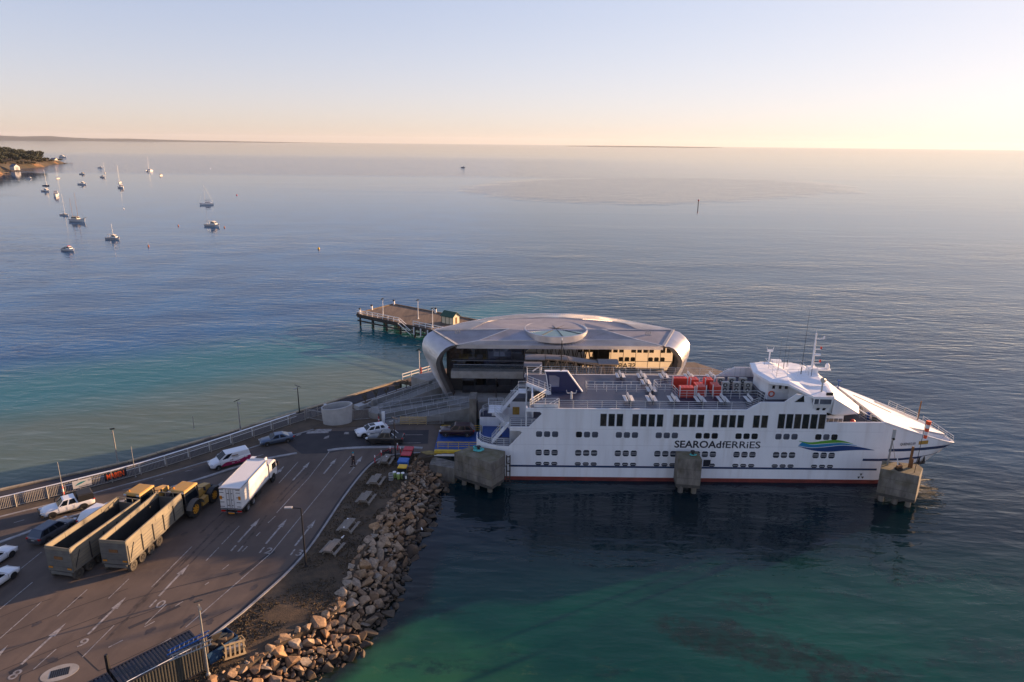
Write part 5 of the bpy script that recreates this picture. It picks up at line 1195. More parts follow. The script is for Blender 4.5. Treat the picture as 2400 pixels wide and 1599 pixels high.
d1 = dolphin([(-7.5, 82.75), (-2.45, 79.6), (-0.9, 81.8), (-0.75, 83.3), (-5.2, 84.9)], .85, 4.6, 'largest concrete mooring block at the stern of the ferry with teal rope', [(-6.2, 82.6), (-4.4, 81.5), (-2.7, 80.7), (-1.6, 82.6), (-4.9, 84.0)])
d2 = dolphin([(21.75, 80.9), (24.75, 80.45), (24.8, 82.9), (21.9, 83.1)], .85, 4.98, 'narrow concrete mooring block in front of the middle of the ferry', [(22.4, 81.1), (24.1, 80.9), (22.5, 82.6), (24.2, 82.5)])
d3 = dolphin([(47.2, 79.3), (51.0, 77.2), (52.75, 79.5), (52.7, 80.6), (48.6, 81.6)], .85, 4.62, 'concrete mooring block at the bow carrying the windsock', [(48.0, 79.4), (49.4, 78.7), (50.7, 78.0), (51.8, 79.9), (49.0, 80.9)])
# fender frame on the first
b = MB()
for x in (0, .45): b.beam((x, 0, .5), (x, 0, 4.3), .16)
for z in (.9, 2.0, 3.1, 4.1): b.beam((-.05, 0, z), (.5, 0, z), .12)
fr_ = empty('fender_frame', (-.55, 82.6, 0), label='dark ladder-like timber fender frame on the stern mooring block', cat='fender'); b.ob('frame', 'timber_pile', fr_)
b = MB(); b.beam((-.9, -.9, 1.7), (.35, .1, 3.6), .07); b.ob('chain', 'galv', fr_)
def rope(name, c, r, label, turns=5, seed=1):
    q = random.Random(seed); pts = []
    for k in range(turns * 14):
        a = k / 14 * 2 * math.pi; rad_ = r * (0.55 + .5 * q.random() * .5 + .25 * math.sin(k * .37)); pts.append((rad_ * math.cos(a), rad_ * .8 * math.sin(a), .05 + .012 * k / turns))
    b = MB(); b.tube(pts, .055, 5); o = b.ob(name, 'rope_teal'); o.location = c; tag(o, label, 'rope'); return o
rope('mooring_rope', (-4.35, 83.4, 4.6), .75, 'coil of teal mooring rope on the stern mooring block', 5, 2)
rope('mooring_rope', (-4.6, 84.2, 4.6), .5, 'smaller teal rope coil behind the big one on the stern block', 3, 5)
rope('mooring_rope', (23.9, 81.7, 4.99), .5, 'thin teal rope coil on the middle mooring block', 3, 9)
def bollard(c, label):
    e = empty('bollard', c, label=label, cat='bollard', group='bollards on the mooring blocks')
    b = MB(); b.lathe([(.3, 0), (.2, .1), (.17, .4), (.3, .5), (.28, .62), (.02, .66)], n=12); b.ob('post', 'black_metal', e)
    b = MB(); b.lathe([(.42, .0), (.42, .06), (.02, .07)], n=12); b.ob('base_plate', 'rust', e)
bollard((-4.3, 83.4, 4.61), 'dark mooring bollard inside the teal rope on the stern block'); bollard((23.8, 81.8, 4.99), 'dark mooring bollard on the middle mooring block'); bollard((49.6, 79.4, 4.63), 'dark mooring hook bollard beside the winch on the bow block')
# bow block gear
gear = empty('line_winch', (49.3, 78.9, 4.63), .3, label='small mooring winch with a raised arm on the bow block', cat='winch')
b = MB(); b.box((0, 0, .15), (.7, .6, .3)); b.ob('base', 'black_metal', gear); b = MB(); b.cyl((-.35, 0, .45), (.35, 0, .45), .2, n=10); b.ob('drum', 'rust', gear); b = MB(); b.beam((-.1, .1, .4), (-.35, .3, 2.0), .09); b.ob('arm', 'white_paint', gear)
pst = empty('light_post', (48.6, 80.3, 4.63), label='pale post with a box lamp on the bow mooring block', cat='post')
b = MB(); b.beam((0, 0, 0), (.1, 0, 3.5), .16); b.beam((.1, 0, 3.4), (.7, -.2, 1.0), .06); b.ob('pole', 'grey_post', pst); b = MB(); b.box((.1, -.05, 4.3), (.4, .12, 1.4)); b.ob('panel', 'concrete_pale', pst); b = MB(); b.cyl((.1, -.25, 3.7), (.1, -.05, 3.7), .16, n=10); b.ob('lamp', 'black_metal', pst)
pp = empty('navigation_post', (51.0, 79.6, 4.63), label='rusty upright post next to the windsock on the bow block', cat='post')
b = MB(); b.beam((0, 0, 0), (.05, 0, 2.9), .22); b.ob('pole', 'rust', pp); b = MB(); b.cyl((.3, 0, 0), (.3, 0, 1.2), .14, .1, 8); b.ob('stub', 'rust', pp)
ws = empty('windsock', (50.9, 78.2, 4.63), label='orange and white striped windsock hanging limp on a tall pole', cat='windsock')
b = MB(); b.cyl((0, 0, 0), (.22, 0, 7.1), .035, .025, 6); b.ob('pole', 'black_metal', ws)
mat('sock_orange', (0.80, 0.10, 0.03), .7); mat('sock_white', (.75, .72, .70), .7)
for k in range(5):
    r0_, r1_ = .29 - k * .02, .29 - (k + 1) * .02; b = MB(); b.cyl((.52 - .02 * k, -.1, 7.05 - k * .46), (.52 - .02 * (k + 1), -.1, 7.05 - (k + 1) * .46), r0_, r1_, 12, caps=(k == 0)); b.ob('sock_band', 'sock_orange' if k % 2 == 0 else 'sock_white', ws)
# ------------------------------------------------------------------ picnic tables
def picnic(loc, rz, label, first=[None]):
    if first[0] is not None: return dup(first[0], loc, rz, label)
    e = empty('picnic_table', loc, rz, label, 'picnic table', 'picnic tables on the bank'); first[0] = e
    for k in range(5):
        b = MB(); b.box((0, -.32 + k * .16, .74), (2.3, .14, .045)); b.ob('table_plank', 'timber_grey', e)
    for s in (-1, 1):
        for k in range(2):
            b = MB(); b.box((0, s * (.70 + k * .16), .44), (2.3, .14, .045)); b.ob('seat_plank', 'timber_grey', e)
        b = MB(); b.box((s * .8, 0, .68), (.09, .75, .09)); b.box((s * .8, 0, .38), (.09, 1.75, .09)); b.ob('cross_bar', 'timber_grey', e)
        for t in (-1, 1):
            b = MB(); b.beam((s * .8, t * .26, .70), (s * .8, t * .72, 0), .09, .10); b.ob('leg', 'timber_grey', e)
    return e
TT = [(905, 1085, 'picnic table nearest the red bins, shaded end of the row'), (882, 1133, 'second picnic table from the bins along the bank'), (858, 1175, 'middle one of the five picnic tables on the bank'), (817, 1241, 'picnic table with white scraps on it, fourth from the bins'), (780, 1292, 'picnic table nearest the black lamp post on the bank')]
for k, (px_, py_, lb) in enumerate(TT):
    q = gp(px_, py_, DECK + .02); picnic((q.x, q.y, DECK + .02), R(80 + [4, 2, 0, -2, -4][k]), lb)
for px_, py_ in ((815, 1216), (806, 1236), (906, 1070)):
    q = gp(px_, py_, DECK + .80); b = MB(); b.box((0, 0, .02), (.2, .14, .03)); o = b.ob('paper_scrap', 'white_paint'); o.location = (q.x, q.y, DECK + .79); o.rotation_euler.z = px_
    tag(o, {815: 'white paper scrap on far end of the fourth table', 806: 'white paper scrap in the middle of the fourth table', 906: 'white paper cup lid on the table nearest the bins'}[px_], 'litter')
# ------------------------------------------------------------------ bins
def wheelie(loc, rz, label, body, lid, h=1.2, w=.62, d=.72):
    e = empty('wheelie_bin', loc, rz, label, 'bin', 'bins beside the first picnic table')
    b = MB(); r0_ = [(-w * .42, -d * .4, .06), (w * .42, -d * .4, .06), (w * .42, d * .4, .06), (-w * .42, d * .4, .06)]; r1_ = [(-w / 2, -d / 2, h - .12), (w / 2, -d / 2, h - .12), (w / 2, d / 2, h - .12), (-w / 2, d / 2, h - .12)]
    b.loft([r0_, r1_], smooth=False); b.ob('body', body, e)
    b = MB(); b.loft([[(-w * .54, -d * .54, h - .11), (w * .54, -d * .54, h - .11), (w * .54, d * .56, h - .11), (-w * .54, d * .56, h - .11)], [(-w * .5, -d * .5, h), (w * .5, -d * .5, h), (w * .5, d * .5, h + .03), (-w * .5, d * .5, h + .03)]], smooth=False); b.ob('lid', lid, e)
    for s in (-1, 1):
        b = MB(); b.cyl((s * w * .40, d * .42, .12), (s * w * .48, d * .42, .12), .12, n=10); b.ob('wheel', 'black_metal', e)
    b = MB(); b.tube([(-w * .4, d * .55, h - .1), (-w * .4, d * .66, h - .06), (w * .4, d * .66, h - .06), (w * .4, d * .55, h - .1)], .022, 5); b.ob('handle', body, e)
mat('plastic_red', (.45, .012, .03), .45, var=.1); mat('plastic_blue', (.006, .10, .38), .45, var=.1); mat('plastic_yellow', (.70, .40, .01), .45, var=.1); mat('plastic_dark', (.018, .024, .024), .5, var=.2); mat('plastic_lime', (.26, .36, .10), .5, var=.15)
for px_, py_, bd, ld_, s, lb in ((958, 1070, 'plastic_dark', 'plastic_red', 1.5, 'wide bin with pink red lid, farthest of the row of bins'), (953, 1082, 'plastic_dark', 'plastic_red', 1.5, 'bright red lidded bin in front of the pinkish one'), (946, 1098, 'plastic_blue', 'plastic_blue', 1.6, 'large blue bin behind the yellow lidded bin'), (944, 1112, 'plastic_dark', 'plastic_yellow', 1.2, 'dark bin with a yellow lid beside the rocks')):
    q = gp(px_, py_, DECK); wheelie((q.x, q.y, DECK), R(-4), lb, bd, ld_, 1.05 + .12 * s, .62 * s + .35, .72 * s)
def canister(loc, label):
    e = empty('recycling_drum', loc, 0, label, 'drum', 'lime recycling drums by the bins'); b = MB(); b.lathe([(.02, .0), (.2, 0), (.24, .3), (.24, .7), (.2, .78)], n=12); b.ob('body', 'plastic_lime', e); b = MB(); b.lathe([(.22, .78), (.23, .86), (.02, .9)], n=12); b.ob('lid', 'white_paint', e)
for k, (dx_, dy_) in enumerate(((0, 0), (.55, -.35), (1.1, -.25))):
    q = gp(925, 1120, DECK); canister((q.x + dx_, q.y + dy_, DECK), ['left drum of three small lime green ones by the bins', 'middle small lime green drum with white lid by the bins', 'right small lime green drum, nearest the yellow lidded bin'][k])
crt = empty('milk_crate', tuple(gp(917, 1124, DECK)), .1, label='black and white wire crate left of the lime drums', cat='crate')
b = MB()
for k in range(5): b.box((-.24 + k * .12, -.3, .4), (.03, .03, .8)); b.box((-.24 + k * .12, .3, .4), (.03, .03, .8))
for z in (.05, .4, .78): b.box((0, -.3, z), (.56, .03, .05)); b.box((0, .3, z), (.56, .03, .05)); b.box((-.27, 0, z), (.03, .6, .05)); b.box((.27, 0, z), (.03, .6, .05))
b.ob('wire_frame', 'rail_pale', crt); b = MB(); b.box((0, 0, .35), (.48, .5, .6)); b.ob('contents', 'plastic_dark', crt)
e = empty('bin_bag', tuple(gp(950, 1124, DECK)), 0, label='black rubbish tub with a white label in front of the yellow bin', cat='tub'); b = MB(); b.lathe([(.02, 0), (.36, 0), (.4, .45), (.34, .75), (.02, .8)], n=12); b.ob('tub', 'plastic_dark', e); b = MB(); b.box((.15, -.38, .5), (.2, .05, .4)); b.ob('tag', 'white_paint', e)
# heap of black hose
e = empty('hose_heap', tuple(gp(905, 1066, DECK)), 0, label='heap of black hose at the foot of the lamp post', cat='hose'); b = MB(); q_ = random.Random(4); b.tube([(math.cos(k * .45) * (.6 + .25 * math.sin(k * .7)), math.sin(k * .45) * (.45 + .2 * math.cos(k)), .1 + .008 * k) for k in range(60)], .06, 5); b.ob('coils', 'black_metal', e)
# ------------------------------------------------------------------ red and white bollards with chain
mat('flex_red', (.55, .03, .04), .5); pts_b = [(879, 1085), (894, 1073), (915, 1064), (939, 1065), (932, 1056)]
lbs = ['red post with white band nearest the car park kerb', 'second red and white post along the kerb', 'red and white post behind the lamp post', 'red and white post beside the red bins', 'red and white post nearest the white median']
for k, p in enumerate(pts_b):
    q = gp(*p, DECK); e = empty('marker_post', (q.x, q.y, DECK), 0, lbs[k], 'post', 'red and white marker posts'); b = MB(); b.cyl((0, 0, 0), (0, 0, .75), .07, n=8); b.cyl((0, 0, .75), (0, 0, .8), .07, n=8); b.ob('post', 'flex_red', e); b = MB(); b.cyl((0, 0, .8), (0, 0, 1.1), .072, n=8); b.ob('band', 'white_paint', e); b = MB(); b.lathe([(.12, 0), (.12, .05), (.02, .08)], n=8); b.ob('foot', 'black_metal', e)
b = MB()
for a, c in zip(pts_b[:-1], pts_b[1:]):
    u, v = gp(*a, DECK), gp(*c, DECK); b.tube([u + Vector((0, 0, .95)), u.lerp(v, .5) + Vector((0, 0, .75)), v + Vector((0, 0, .95))], .025, 4)
tag(b.ob('barrier_chain', 'flex_red'), 'red plastic chain strung between the red and white posts', 'chain')
# ------------------------------------------------------------------ lamp posts
def lamp_post(loc, h, style, rz, label):
    e = empty('lamp_post', loc, rz, label, 'lamp post', 'lamp posts about the terminal')
    pm_ = {'black': 'black_metal', 'solar': 'grey_post', 'pier': 'white_paint', 'dark': 'black_metal'}[style]
    b = MB(); b.cyl((0, 0, 0), (0, 0, h), .095, .06, 10); b.ob('pole', pm_, e)
    b = MB(); b.lathe([(.2, 0), (.2, .05), (.12, .25), (.02, .26)], n=10); b.ob('base', pm_, e)
    if style in ('black',):
        b = MB(); b.beam((0, 0, h), (-.9, 0, h + .12), .08); b.ob('arm', pm_, e); b = MB(); b.box((-1.2, 0, h + .15), (.75, .3, .12)); b.ob('lamp_head', 'concrete_pale', e)
    else:
        b = MB(); b.box((.1, 0, h + .2), (.9, .55, .06), ry=.5); b.ob('solar_panel', 'black_metal', e); b = MB(); b.box((-.35, 0, h - .15), (.6, .2, .08)); b.ob('lamp_head', 'galv', e)
for (px_, py_), h, st, rz, lb in (((717, 1328), 6.6, 'black', .1, 'black lamp post with a pale head beside the kerb'), ((927, 1077), 5.8, 'dark', .5, 'dark lamp post by the red bins'), ((488, 1582), 6.7, 'solar', 2.2, 'pale lamp post at the end of the blue container'), ((276, 1084), 4.6, 'solar', 2.0, 'pale solar lamp post on the footpath behind the orange banner'), ((564, 1010), 4.6, 'solar', 2.6, 'thin solar lamp post at the middle of the footpath'), ((702, 968), 4.3, 'dark', .6, 'dark solar lamp post near the end of the white rail')):
    q = gp(px_, py_, DECK); lamp_post((q.x, q.y, DECK), h, st, rz, lb)
for q, lb in ((a0 + dv * 8 + nv * 1.2, 'white lamp post at the seaward end of the timber pier'), (a0 + dv * 24 + nv * 1.2, 'white lamp post nearest the shelter on the timber pier'), (a0 + dv * 15.5 + nv * 5.5, 'white lamp post with a sign in the middle of the pier'), (Vector((-17.0, 119.4, 0)), 'white lamp post on the jetty left of the terminal')):
    lamp_post((q.x, q.y, 2.98), 4.4, 'pier', 2.2, lb)
for k, (px_, py_) in enumerate(((150, 1165), (318, 1118), (455, 1005))):
    q = gp(px_, py_, DECK); e = empty('thin_pole', (q.x, q.y, DECK), 0, ['thin bare pole by the red and white cone', 'thin bare pole beside the orange banner', 'short thin pole on the sea wall'][k], 'pole'); b = MB(); b.cyl((0, 0, 0), (0, 0, (4.6, 4.2, 2.0)[k]), .05, .04, 6); b.ob('pole', 'grey_post', e); b = MB(); b.lathe([(.12, 0), (.1, .04), (.02, .06)], n=8); b.ob('base', 'grey_post', e)
e = empty('heritage_lamp', (-2.5, 104.8, 3.45), 0, 'dark ornate lamp post in front of the terminal windows', 'lamp post'); b = MB(); b.lathe([(.28, 0), (.22, .3), (.1, .5), (.07, 3.0), (.1, 3.05)], n=10); b.ob('pole', 'black_metal', e); b = MB(); b.lathe([(.06, 3.05), (.22, 3.3), (.24, 3.6), (.02, 3.95)], n=10); b.ob('lantern', 'black_metal', e)
# ------------------------------------------------------------------ fence along the footpath
fence = empty('picket_fence', (-48.7, 78.5, DECK), label='long pale metal picket fence between the road and the footpath', cat='fence')
FO = Vector((-48.7, 78.5, DECK)); fl = densify(smooth_line(FEN, 1), 2.4)
def fq(b, nm, m, kind=None):
    b.v = [(x - FO.x, y - FO.y, z - FO.z) for x, y, z in b.v]; o = b.ob(nm, m, fence, fix=False); 
    if kind: o['kind'] = kind
    return o
mat('fence_metal', (.40, .37, .32), .55, .3, var=.1)
pk = MB(); up = Vector((0, 0, 1))
for i, (p, q) in enumerate(zip(fl[:-1], fl[1:])):
    b = MB(); b.beam(p, p + up * 1.62, .09); fq(b, 'post', 'fence_metal')
    n_ = max(2, int((q - p).length / .16))
    for k in range(1, n_):
        r_ = p.lerp(q, k / n_); pk.beam(r_ + up * .12, r_ + up * 1.5, .035, .022)
    b = MB(); b.beam(p + up * .18, q + up * .18, .05); b.beam(p + up * 1.34, q + up * 1.34, .05); fq(b, 'rail', 'fence_metal')
    if q.x < -32: b = MB(); b.beam(p + up * 1.60 + Vector((0, .05, 0)), q + up * 1.60 + Vector((0, .05, 0)), .17, .06); fq(b, 'top_rail', 'white_paint')
fq(pk, 'picket', 'fence_metal', 'stuff')
# white post-and-rail beyond it
b = MB(); wr = densify([v + Vector((-.5, .6, 0)) for v in smooth_line(FEN[3:9], 1)], 2.6)
for p, q in zip(wr[:-1], wr[1:]):
    b.beam(p + up * 1.3, q + up * 1.3, .10, .10); b.beam(p + up * .75, q + up * .75, .06, .08); b.beam(p, p + up * 1.35, .10)
b.v = [(x - FO.x, y - FO.y, z - FO.z) for x, y, z in b.v]; wf = empty('post_and_rail', tuple(FO), label='white post and rail barrier just behind the picket fence', cat='fence'); b.ob('rails', 'white_paint', wf)
# low fence from the drum to the ramp, and gates on the quay
def panel_fence(p, q, h, nm, label, m='galv'):
    p = Vector(p); q = Vector(q); e = empty(nm, tuple(p), label=label, cat='fence'); d = q - p; k = int(d.length / .16); b = MB()
    for i in range(k + 1): r_ = d * (i / k); b.beam(r_ + up * .1, r_ + up * h, .03)
    o = b.ob('picket', m, e, fix=False); o['kind'] = 'stuff'
    b = MB(); b.beam(up * h, d + up * h, .06); b.beam(up * .12, d + up * .12, .05); b.ob('rail', m, e)
    for t in (0, 1):
        b = MB(); b.beam(d * t, d * t + up * (h + .1), .09); b.ob('post', m, e)
panel_fence((-24.4, 97.9, DECK), (-21.6, 98.6, DECK), 1.7, 'mesh_fence', 'dark railing fence between the oval drum and the ramp')
panel_fence((-31.8, 98.6, DECK), (-28.9, 97.4, DECK), 1.5, 'mesh_fence', 'grey railing fence between the white rail and the oval drum')
q0, q1, q2 = gp(1001, 994, DECK), gp(1038, 994, DECK), gp(1084, 994, DECK)
panel_fence(q0, q1, 1.3, 'quay_gate', 'grey barred gate right of the timber barrier'); panel_fence(q1 + Vector((.1, 0, 0)), (-10.9, q2.y, DECK), 1.3, 'quay_gate', 'grey barred gate behind the maroon car')
tb = empty('timber_barrier', tuple(gp(938, 996, DECK)), label='cream timber plank barrier at the foot of the ramp', cat='barrier')
d_ = gp(1000, 996, DECK) - gp(938, 996, DECK); mat('raw_timber', (.46, .33, .17), .8, var=.15, vs=2)
for z in (.25, .6, .95, 1.25):
    b = MB(); b.beam(up * z, d_ + up * z, .06, .17); b.ob('plank', 'raw_timber', tb)
for t in (.02, .35, .66, .98):
    b = MB(); b.beam(d_ * t + Vector((0, .08, 0)), d_ * t + Vector((0, .08, 1.4)), .1); b.ob('post', 'raw_timber', tb)
e = empty('ticket_kiosk', tuple(gp(899, 991, DECK)), .2, label='slim white and blue sign pillar at the ramp entry', cat='sign'); b = MB(); b.box((0, 0, .9), (.5, .25, 1.8)); b.ob('pillar', 'white_paint', e); b = MB(); b.box((.28, 0, .9), (.06, .27, 1.7)); b.ob('edge', 'bright_blue', e)
e = empty('safety_cone', tuple(gp(888, 990, DECK)), 0, label='faded red cone left of the white sign pillar', cat='cone'); b = MB(); b.lathe([(.2, 0), (.2, .05), (.14, .06), (.05, 1.0), (.02, 1.02)], n=10); b.ob('cone', 'flex_red', e); b = MB(); b.lathe([(.115, .35), (.09, .6)], n=10); b.ob('band', 'sock_white', e)
# cone by the fence
e = empty('bollard_cone', tuple(gp(149, 1160, DECK)), 0, label='tall red and white cone beside the fence and white pickup', cat='cone')
for k in range(4): b = MB(); b.cyl((0, 0, .05 + k * .38), (0, 0, .05 + (k + 1) * .38), .14 - .02 * k, .14 - .02 * (k + 1), 10); b.ob('band', 'flex_red' if k % 2 == 0 else 'sock_white', e)
b = MB(); b.lathe([(.26, 0), (.26, .06), (.02, .07)], n=10); b.ob('foot', 'black_metal', e)
# banners on the fence
def on_fence(t):
    f = t * (len(fl) - 1); i = min(int(f), len(fl) - 2); return fl[i].lerp(fl[i + 1], f - i)
def banner(pxa, pxb, z0, z1, m, name, label):
    a, c = gp(*pxa, DECK), gp(*pxb, DECK); d = (c - a); L0 = d.length; d.normalize(); n_ = Vector((d.y, -d.x, 0))
    e = empty(name, tuple(a + n_ * .12), math.atan2(d.y, d.x), label, 'banner'); b = MB(); b.bb((0, -.012, z0), (L0, 0, z1)); b.ob('sheet', m, e); return e, L0
mat('banner_white', (.72, .68, .62), .6); mat('banner_black', (.016, .018, .024), .5); mat('banner_orange', (.75, .10, .025), .5); mat('banner_teal', (.02, .25, .25), .5)
e, L0 = banner((173, 1154), (217, 1143), .45, 1.45, 'banner_white', 'ferry_banner', 'white banner with a teal wave on the picket fence')
b = MB(); b.loft([[(L0 * (.12 + .62 * k / 12), -.018, .82 + .35 * (k / 12) ** .7 + .14 * math.sin(k / 12 * 3.1)), (L0 * (.12 + .62 * k / 12), -.018, .80 + .38 * (k / 12) - .05 * math.sin(k / 12 * 3.1))] for k in range(13)], closed=False, caps=False); b.ob('wave', 'banner_teal', e)
me = text_mesh('searoadferries', .26, 'ink', 'lettering'); o = link('lettering', me, e); o.rotation_euler = (R(90), 0, 0); o.location = (L0 * .3, -.02, .55)
me = text_mesh('30', .34, 'galv', 'lettering'); o = link('lettering', me, e); o.rotation_euler = (R(90), 0, 0); o.location = (L0 * .8, -.02, 1.08)
e, L0 = banner((247, 1135), (298, 1121), .42, 1.42, 'banner_black', 'shop_banner', 'black banner with orange capital letters on the picket fence')
me = text_mesh('MABEN', .95, 'banner_orange', 'lettering', bold=.03); xs = [v.co.x for v in me.vertices]; f_ = (L0 - .5) / (max(xs) - min(xs))
for v in me.vertices: v.co.x = (v.co.x - min(xs)) * f_
o = link('lettering', me, e); o.rotation_euler = (R(90), 0, 0); o.location = (.25, -.02, .58)
# ------------------------------------------------------------------ containers, skip, ladders, drain
mat('container_blue', (.016, .020, .038), .5, .2, col2=(.026, .027, .032), vs=1.6, detail=7); mat('container_side', (.075, .070, .055), .6, .2, col2=(.045, .045, .045), vs=1.2, detail=6)
def container(c, rz, label):
    e = empty('shipping_container', c, rz, label, 'container', 'dark blue shipping containers'); Lc, Wc, Hc = 6.06, 2.44, 2.55
    for s in (-1, 1):
        b = MB(); n_ = 26; pts = []
        for k in range(n_):
            x = -Lc / 2 + .1 + (Lc - .2) * k / n_; dxx = (Lc - .2) / n_
            pts += [(x, 0), (x + dxx * .3, 0), (x + dxx * .5, .05), (x + dxx * .8, .05)]
        pts.append((Lc / 2 - .1, 0)); b.loft([[(x, s * (Wc / 2 - y), .15), (x, s * (Wc / 2 - y), Hc - .1)] for x, y in pts], closed=False, caps=False, smooth=False); b.ob('side_wall', 'container_side', e, fix=False)
    b = MB(); n_ = 22; pts = []
    for k in range(n_):
        x = -Lc / 2 + .1 + (Lc - .2) * k / n_; dxx = (Lc - .2) / n_; pts += [(x, 0), (x + dxx * .35, 0), (x + dxx * .5, -.045), (x + dxx * .85, -.045)]
    pts.append((Lc / 2 - .1, 0)); b.loft([[(x, -Wc / 2 + .06, Hc + z), (x, Wc / 2 - .06, Hc + z)] for x, z in pts], closed=False, caps=False, smooth=False); b.ob('roof', 'container_blue', e, fix=False)
    b = MB()
    for sx in (-1, 1):
        for sy in (-1, 1): b.box((sx * (Lc / 2 - .08), sy * (Wc / 2 - .08), Hc / 2), (.16, .16, Hc))
        for z in (.1, Hc - .06): b.box((sx * (Lc / 2 - .07), 0, z), (.13, Wc - .32, .14))
    for sy in (-1, 1):
        for z in (.1, Hc - .04): b.box((0, sy * (Wc / 2 - .05), z), (Lc - .32, .1, .12))
    b.ob('frame', 'container_blue', e)
    for sx in (-1, 1): b = MB(); b.box((sx * (Lc / 2 - .12), 0, Hc / 2), (.05, Wc - .3, Hc - .25)); b.ob('end_wall', 'container_blue', e)
    b = MB(); b.tube([(-Lc / 2 + .4, -Wc / 2 + .06, Hc + .09), (Lc / 2 - .1, -Wc / 2 + .06, Hc + .09)], .03, 5); b.ob('roof_cable', 'white_paint', e)
    return e
zt_ = DECK + 2.6; ca, cb, cc = gp(304, 1597, zt_), gp(475, 1508, zt_), gp(449, 1478, zt_)
hd = math.atan2(cb.y - ca.y, cb.x - ca.x); ux = Vector((math.cos(hd), math.sin(hd), 0)); uy = Vector((-ux.y, ux.x, 0))
c1 = cb - ux * 3.03 + uy * 1.22; container((c1.x, c1.y, DECK), hd, 'dark blue container beside the skip, ribbed side in the sun')
c2 = c1 - ux * 6.25 - uy * .15; container((c2.x, c2.y, DECK), hd, 'dark blue container at the bottom edge, left of the other')
bp_ = c1 - ux * 3.0 + uy * 1.55; e = empty('fence_post', (bp_.x, bp_.y, DECK), 0, label='black square post behind the gap between the containers', cat='post'); b = MB(); b.box((0, 0, 1.85), (.2, .2, 3.7)); b.ob('post', 'black_metal', e); b = MB(); b.box((0, 0, .03), (.4, .4, .06)); b.ob('base', 'black_metal', e)
bp_ = c1 + ux * 3.35 - uy * .9; e = empty('timber_post', (bp_.x, bp_.y, DECK), 0, label='dark timber post at the end of the container by the skip', cat='post'); b = MB(); b.box((0, 0, 1.4), (.26, .26, 2.8)); b.ob('post', 'timber_pile', e)
def ladder(a, c, w, m, label, n_=9):
    a = Vector(a); c = Vector(c); e = empty('ladder', tuple(a), label=label, cat='ladder'); d = c - a; sd_ = d.cross(up).normalized() * w / 2
    for s in (-1, 1): b = MB(); b.beam(sd_ * s, d + sd_ * s, .05, .09); b.ob('rail', m, e)
    for k in range(n_): t = (k + .6) / n_; b = MB(); b.beam(d * t - sd_, d * t + sd_, .035); b.ob('rung', 'galv', e)
lb_ = c1 + ux * 2.0 - uy * 1.5
ladder(lb_ + Vector((-1.6, -.5, 0 - DECK + DECK + .3)), lb_ + Vector((1.3, .55, 1.35)), .5, 'plastic_blue', 'blue fibreglass ladder lying against the container')
ladder(lb_ + Vector((-1.2, -1.0, .2)), lb_ + Vector((1.7, .1, .9)), .55, 'galv', 'aluminium ladder in front of the blue one')
mat('skip_blue', (.012, .05, .12), .6, var=.3, vs=1.5)
sk = empty('rubbish_skip', tuple(gp(512, 1532, DECK)), hd + .1, label='blue open skip full of rubbish beside the containers', cat='skip')
b = MB(); o_ = [(-1.4, -.9), (1.4, -.9), (1.4, .9), (-1.4, .9)]
b.loft([[(x * .82, y * .9, .1) for x, y in o_], [(x, y, 1.3) for x, y in o_], [(x * .96, y * .95, 1.3) for x, y in o_], [(x * .8, y * .88, .3) for x, y in o_]], smooth=False); b.ob('body', 'skip_blue', sk)
for k in range(6):
    b = MB(); b.add([tuple(v.co) for v in RM[k].vertices], [tuple(f.vertices) for f in RM[k].polygons]); b.v = [(x * 1.1 - .9 + .36 * k, y * .9 + .3 * (-1) ** k, z * .8 + 1.2) for x, y, z in b.v]; b.ob('rubbish', ['plastic_dark', 'timber_pile', 'timber_grey', 'earth', 'plastic_dark', 'earth'][k], sk)
b = MB(); b.box((-.2, -.1, 1.75), (.9, .06, 1.1), ry=.2, rx=.5); b.ob('board', 'timber_pile', sk)
pc = empty('pallet_crate', tuple(gp(548, 1535, DECK + .1)), hd - .15, label='sunlit slatted timber crate leaning against the skip', cat='crate')
pc.rotation_euler = (R(-16), R(6), hd - .2)
for s in (-1, 1):
    for k in range(5): b = MB(); b.box((-.72 + k * .36, s * .5, .6), (.14, .04, 1.1)); b.ob('slat', 'raw_timber', pc)
    for z in (.06, 1.16): b = MB(); b.box((0, s * .53, z), (1.7, .06, .14)); b.ob('rail', 'raw_timber', pc)
    for z in (.06, .6, 1.16): b = MB(); b.box((s * .84, 0, z), (.05, 1.1, .13)); b.ob('end_rail', 'raw_timber', pc)
b = MB(); b.box((0, 0, .5), (1.4, .3, .5), rx=.4); b.box((.2, .1, .95), (1.0, .3, .2), rx=-.3); b.ob('waste', 'galv', pc)
dp = empty('drain_pit', tuple(gp(140, 1577, DECK)), .42, label='oval concrete drain pad with a dark grate in the car park', cat='drain'); b = MB(); b.prism([(1.35 * math.cos(2 * math.pi * k / 28), .95 * math.sin(2 * math.pi * k / 28)) for k in range(28)], .001, .018); b.ob('pad', 'concrete', dp)
for k in range(9): b = MB(); b.box((-.6 + k * .15, 0, .025), (.13, .9, .012)); b.ob('grate_bar', 'black_metal', dp)
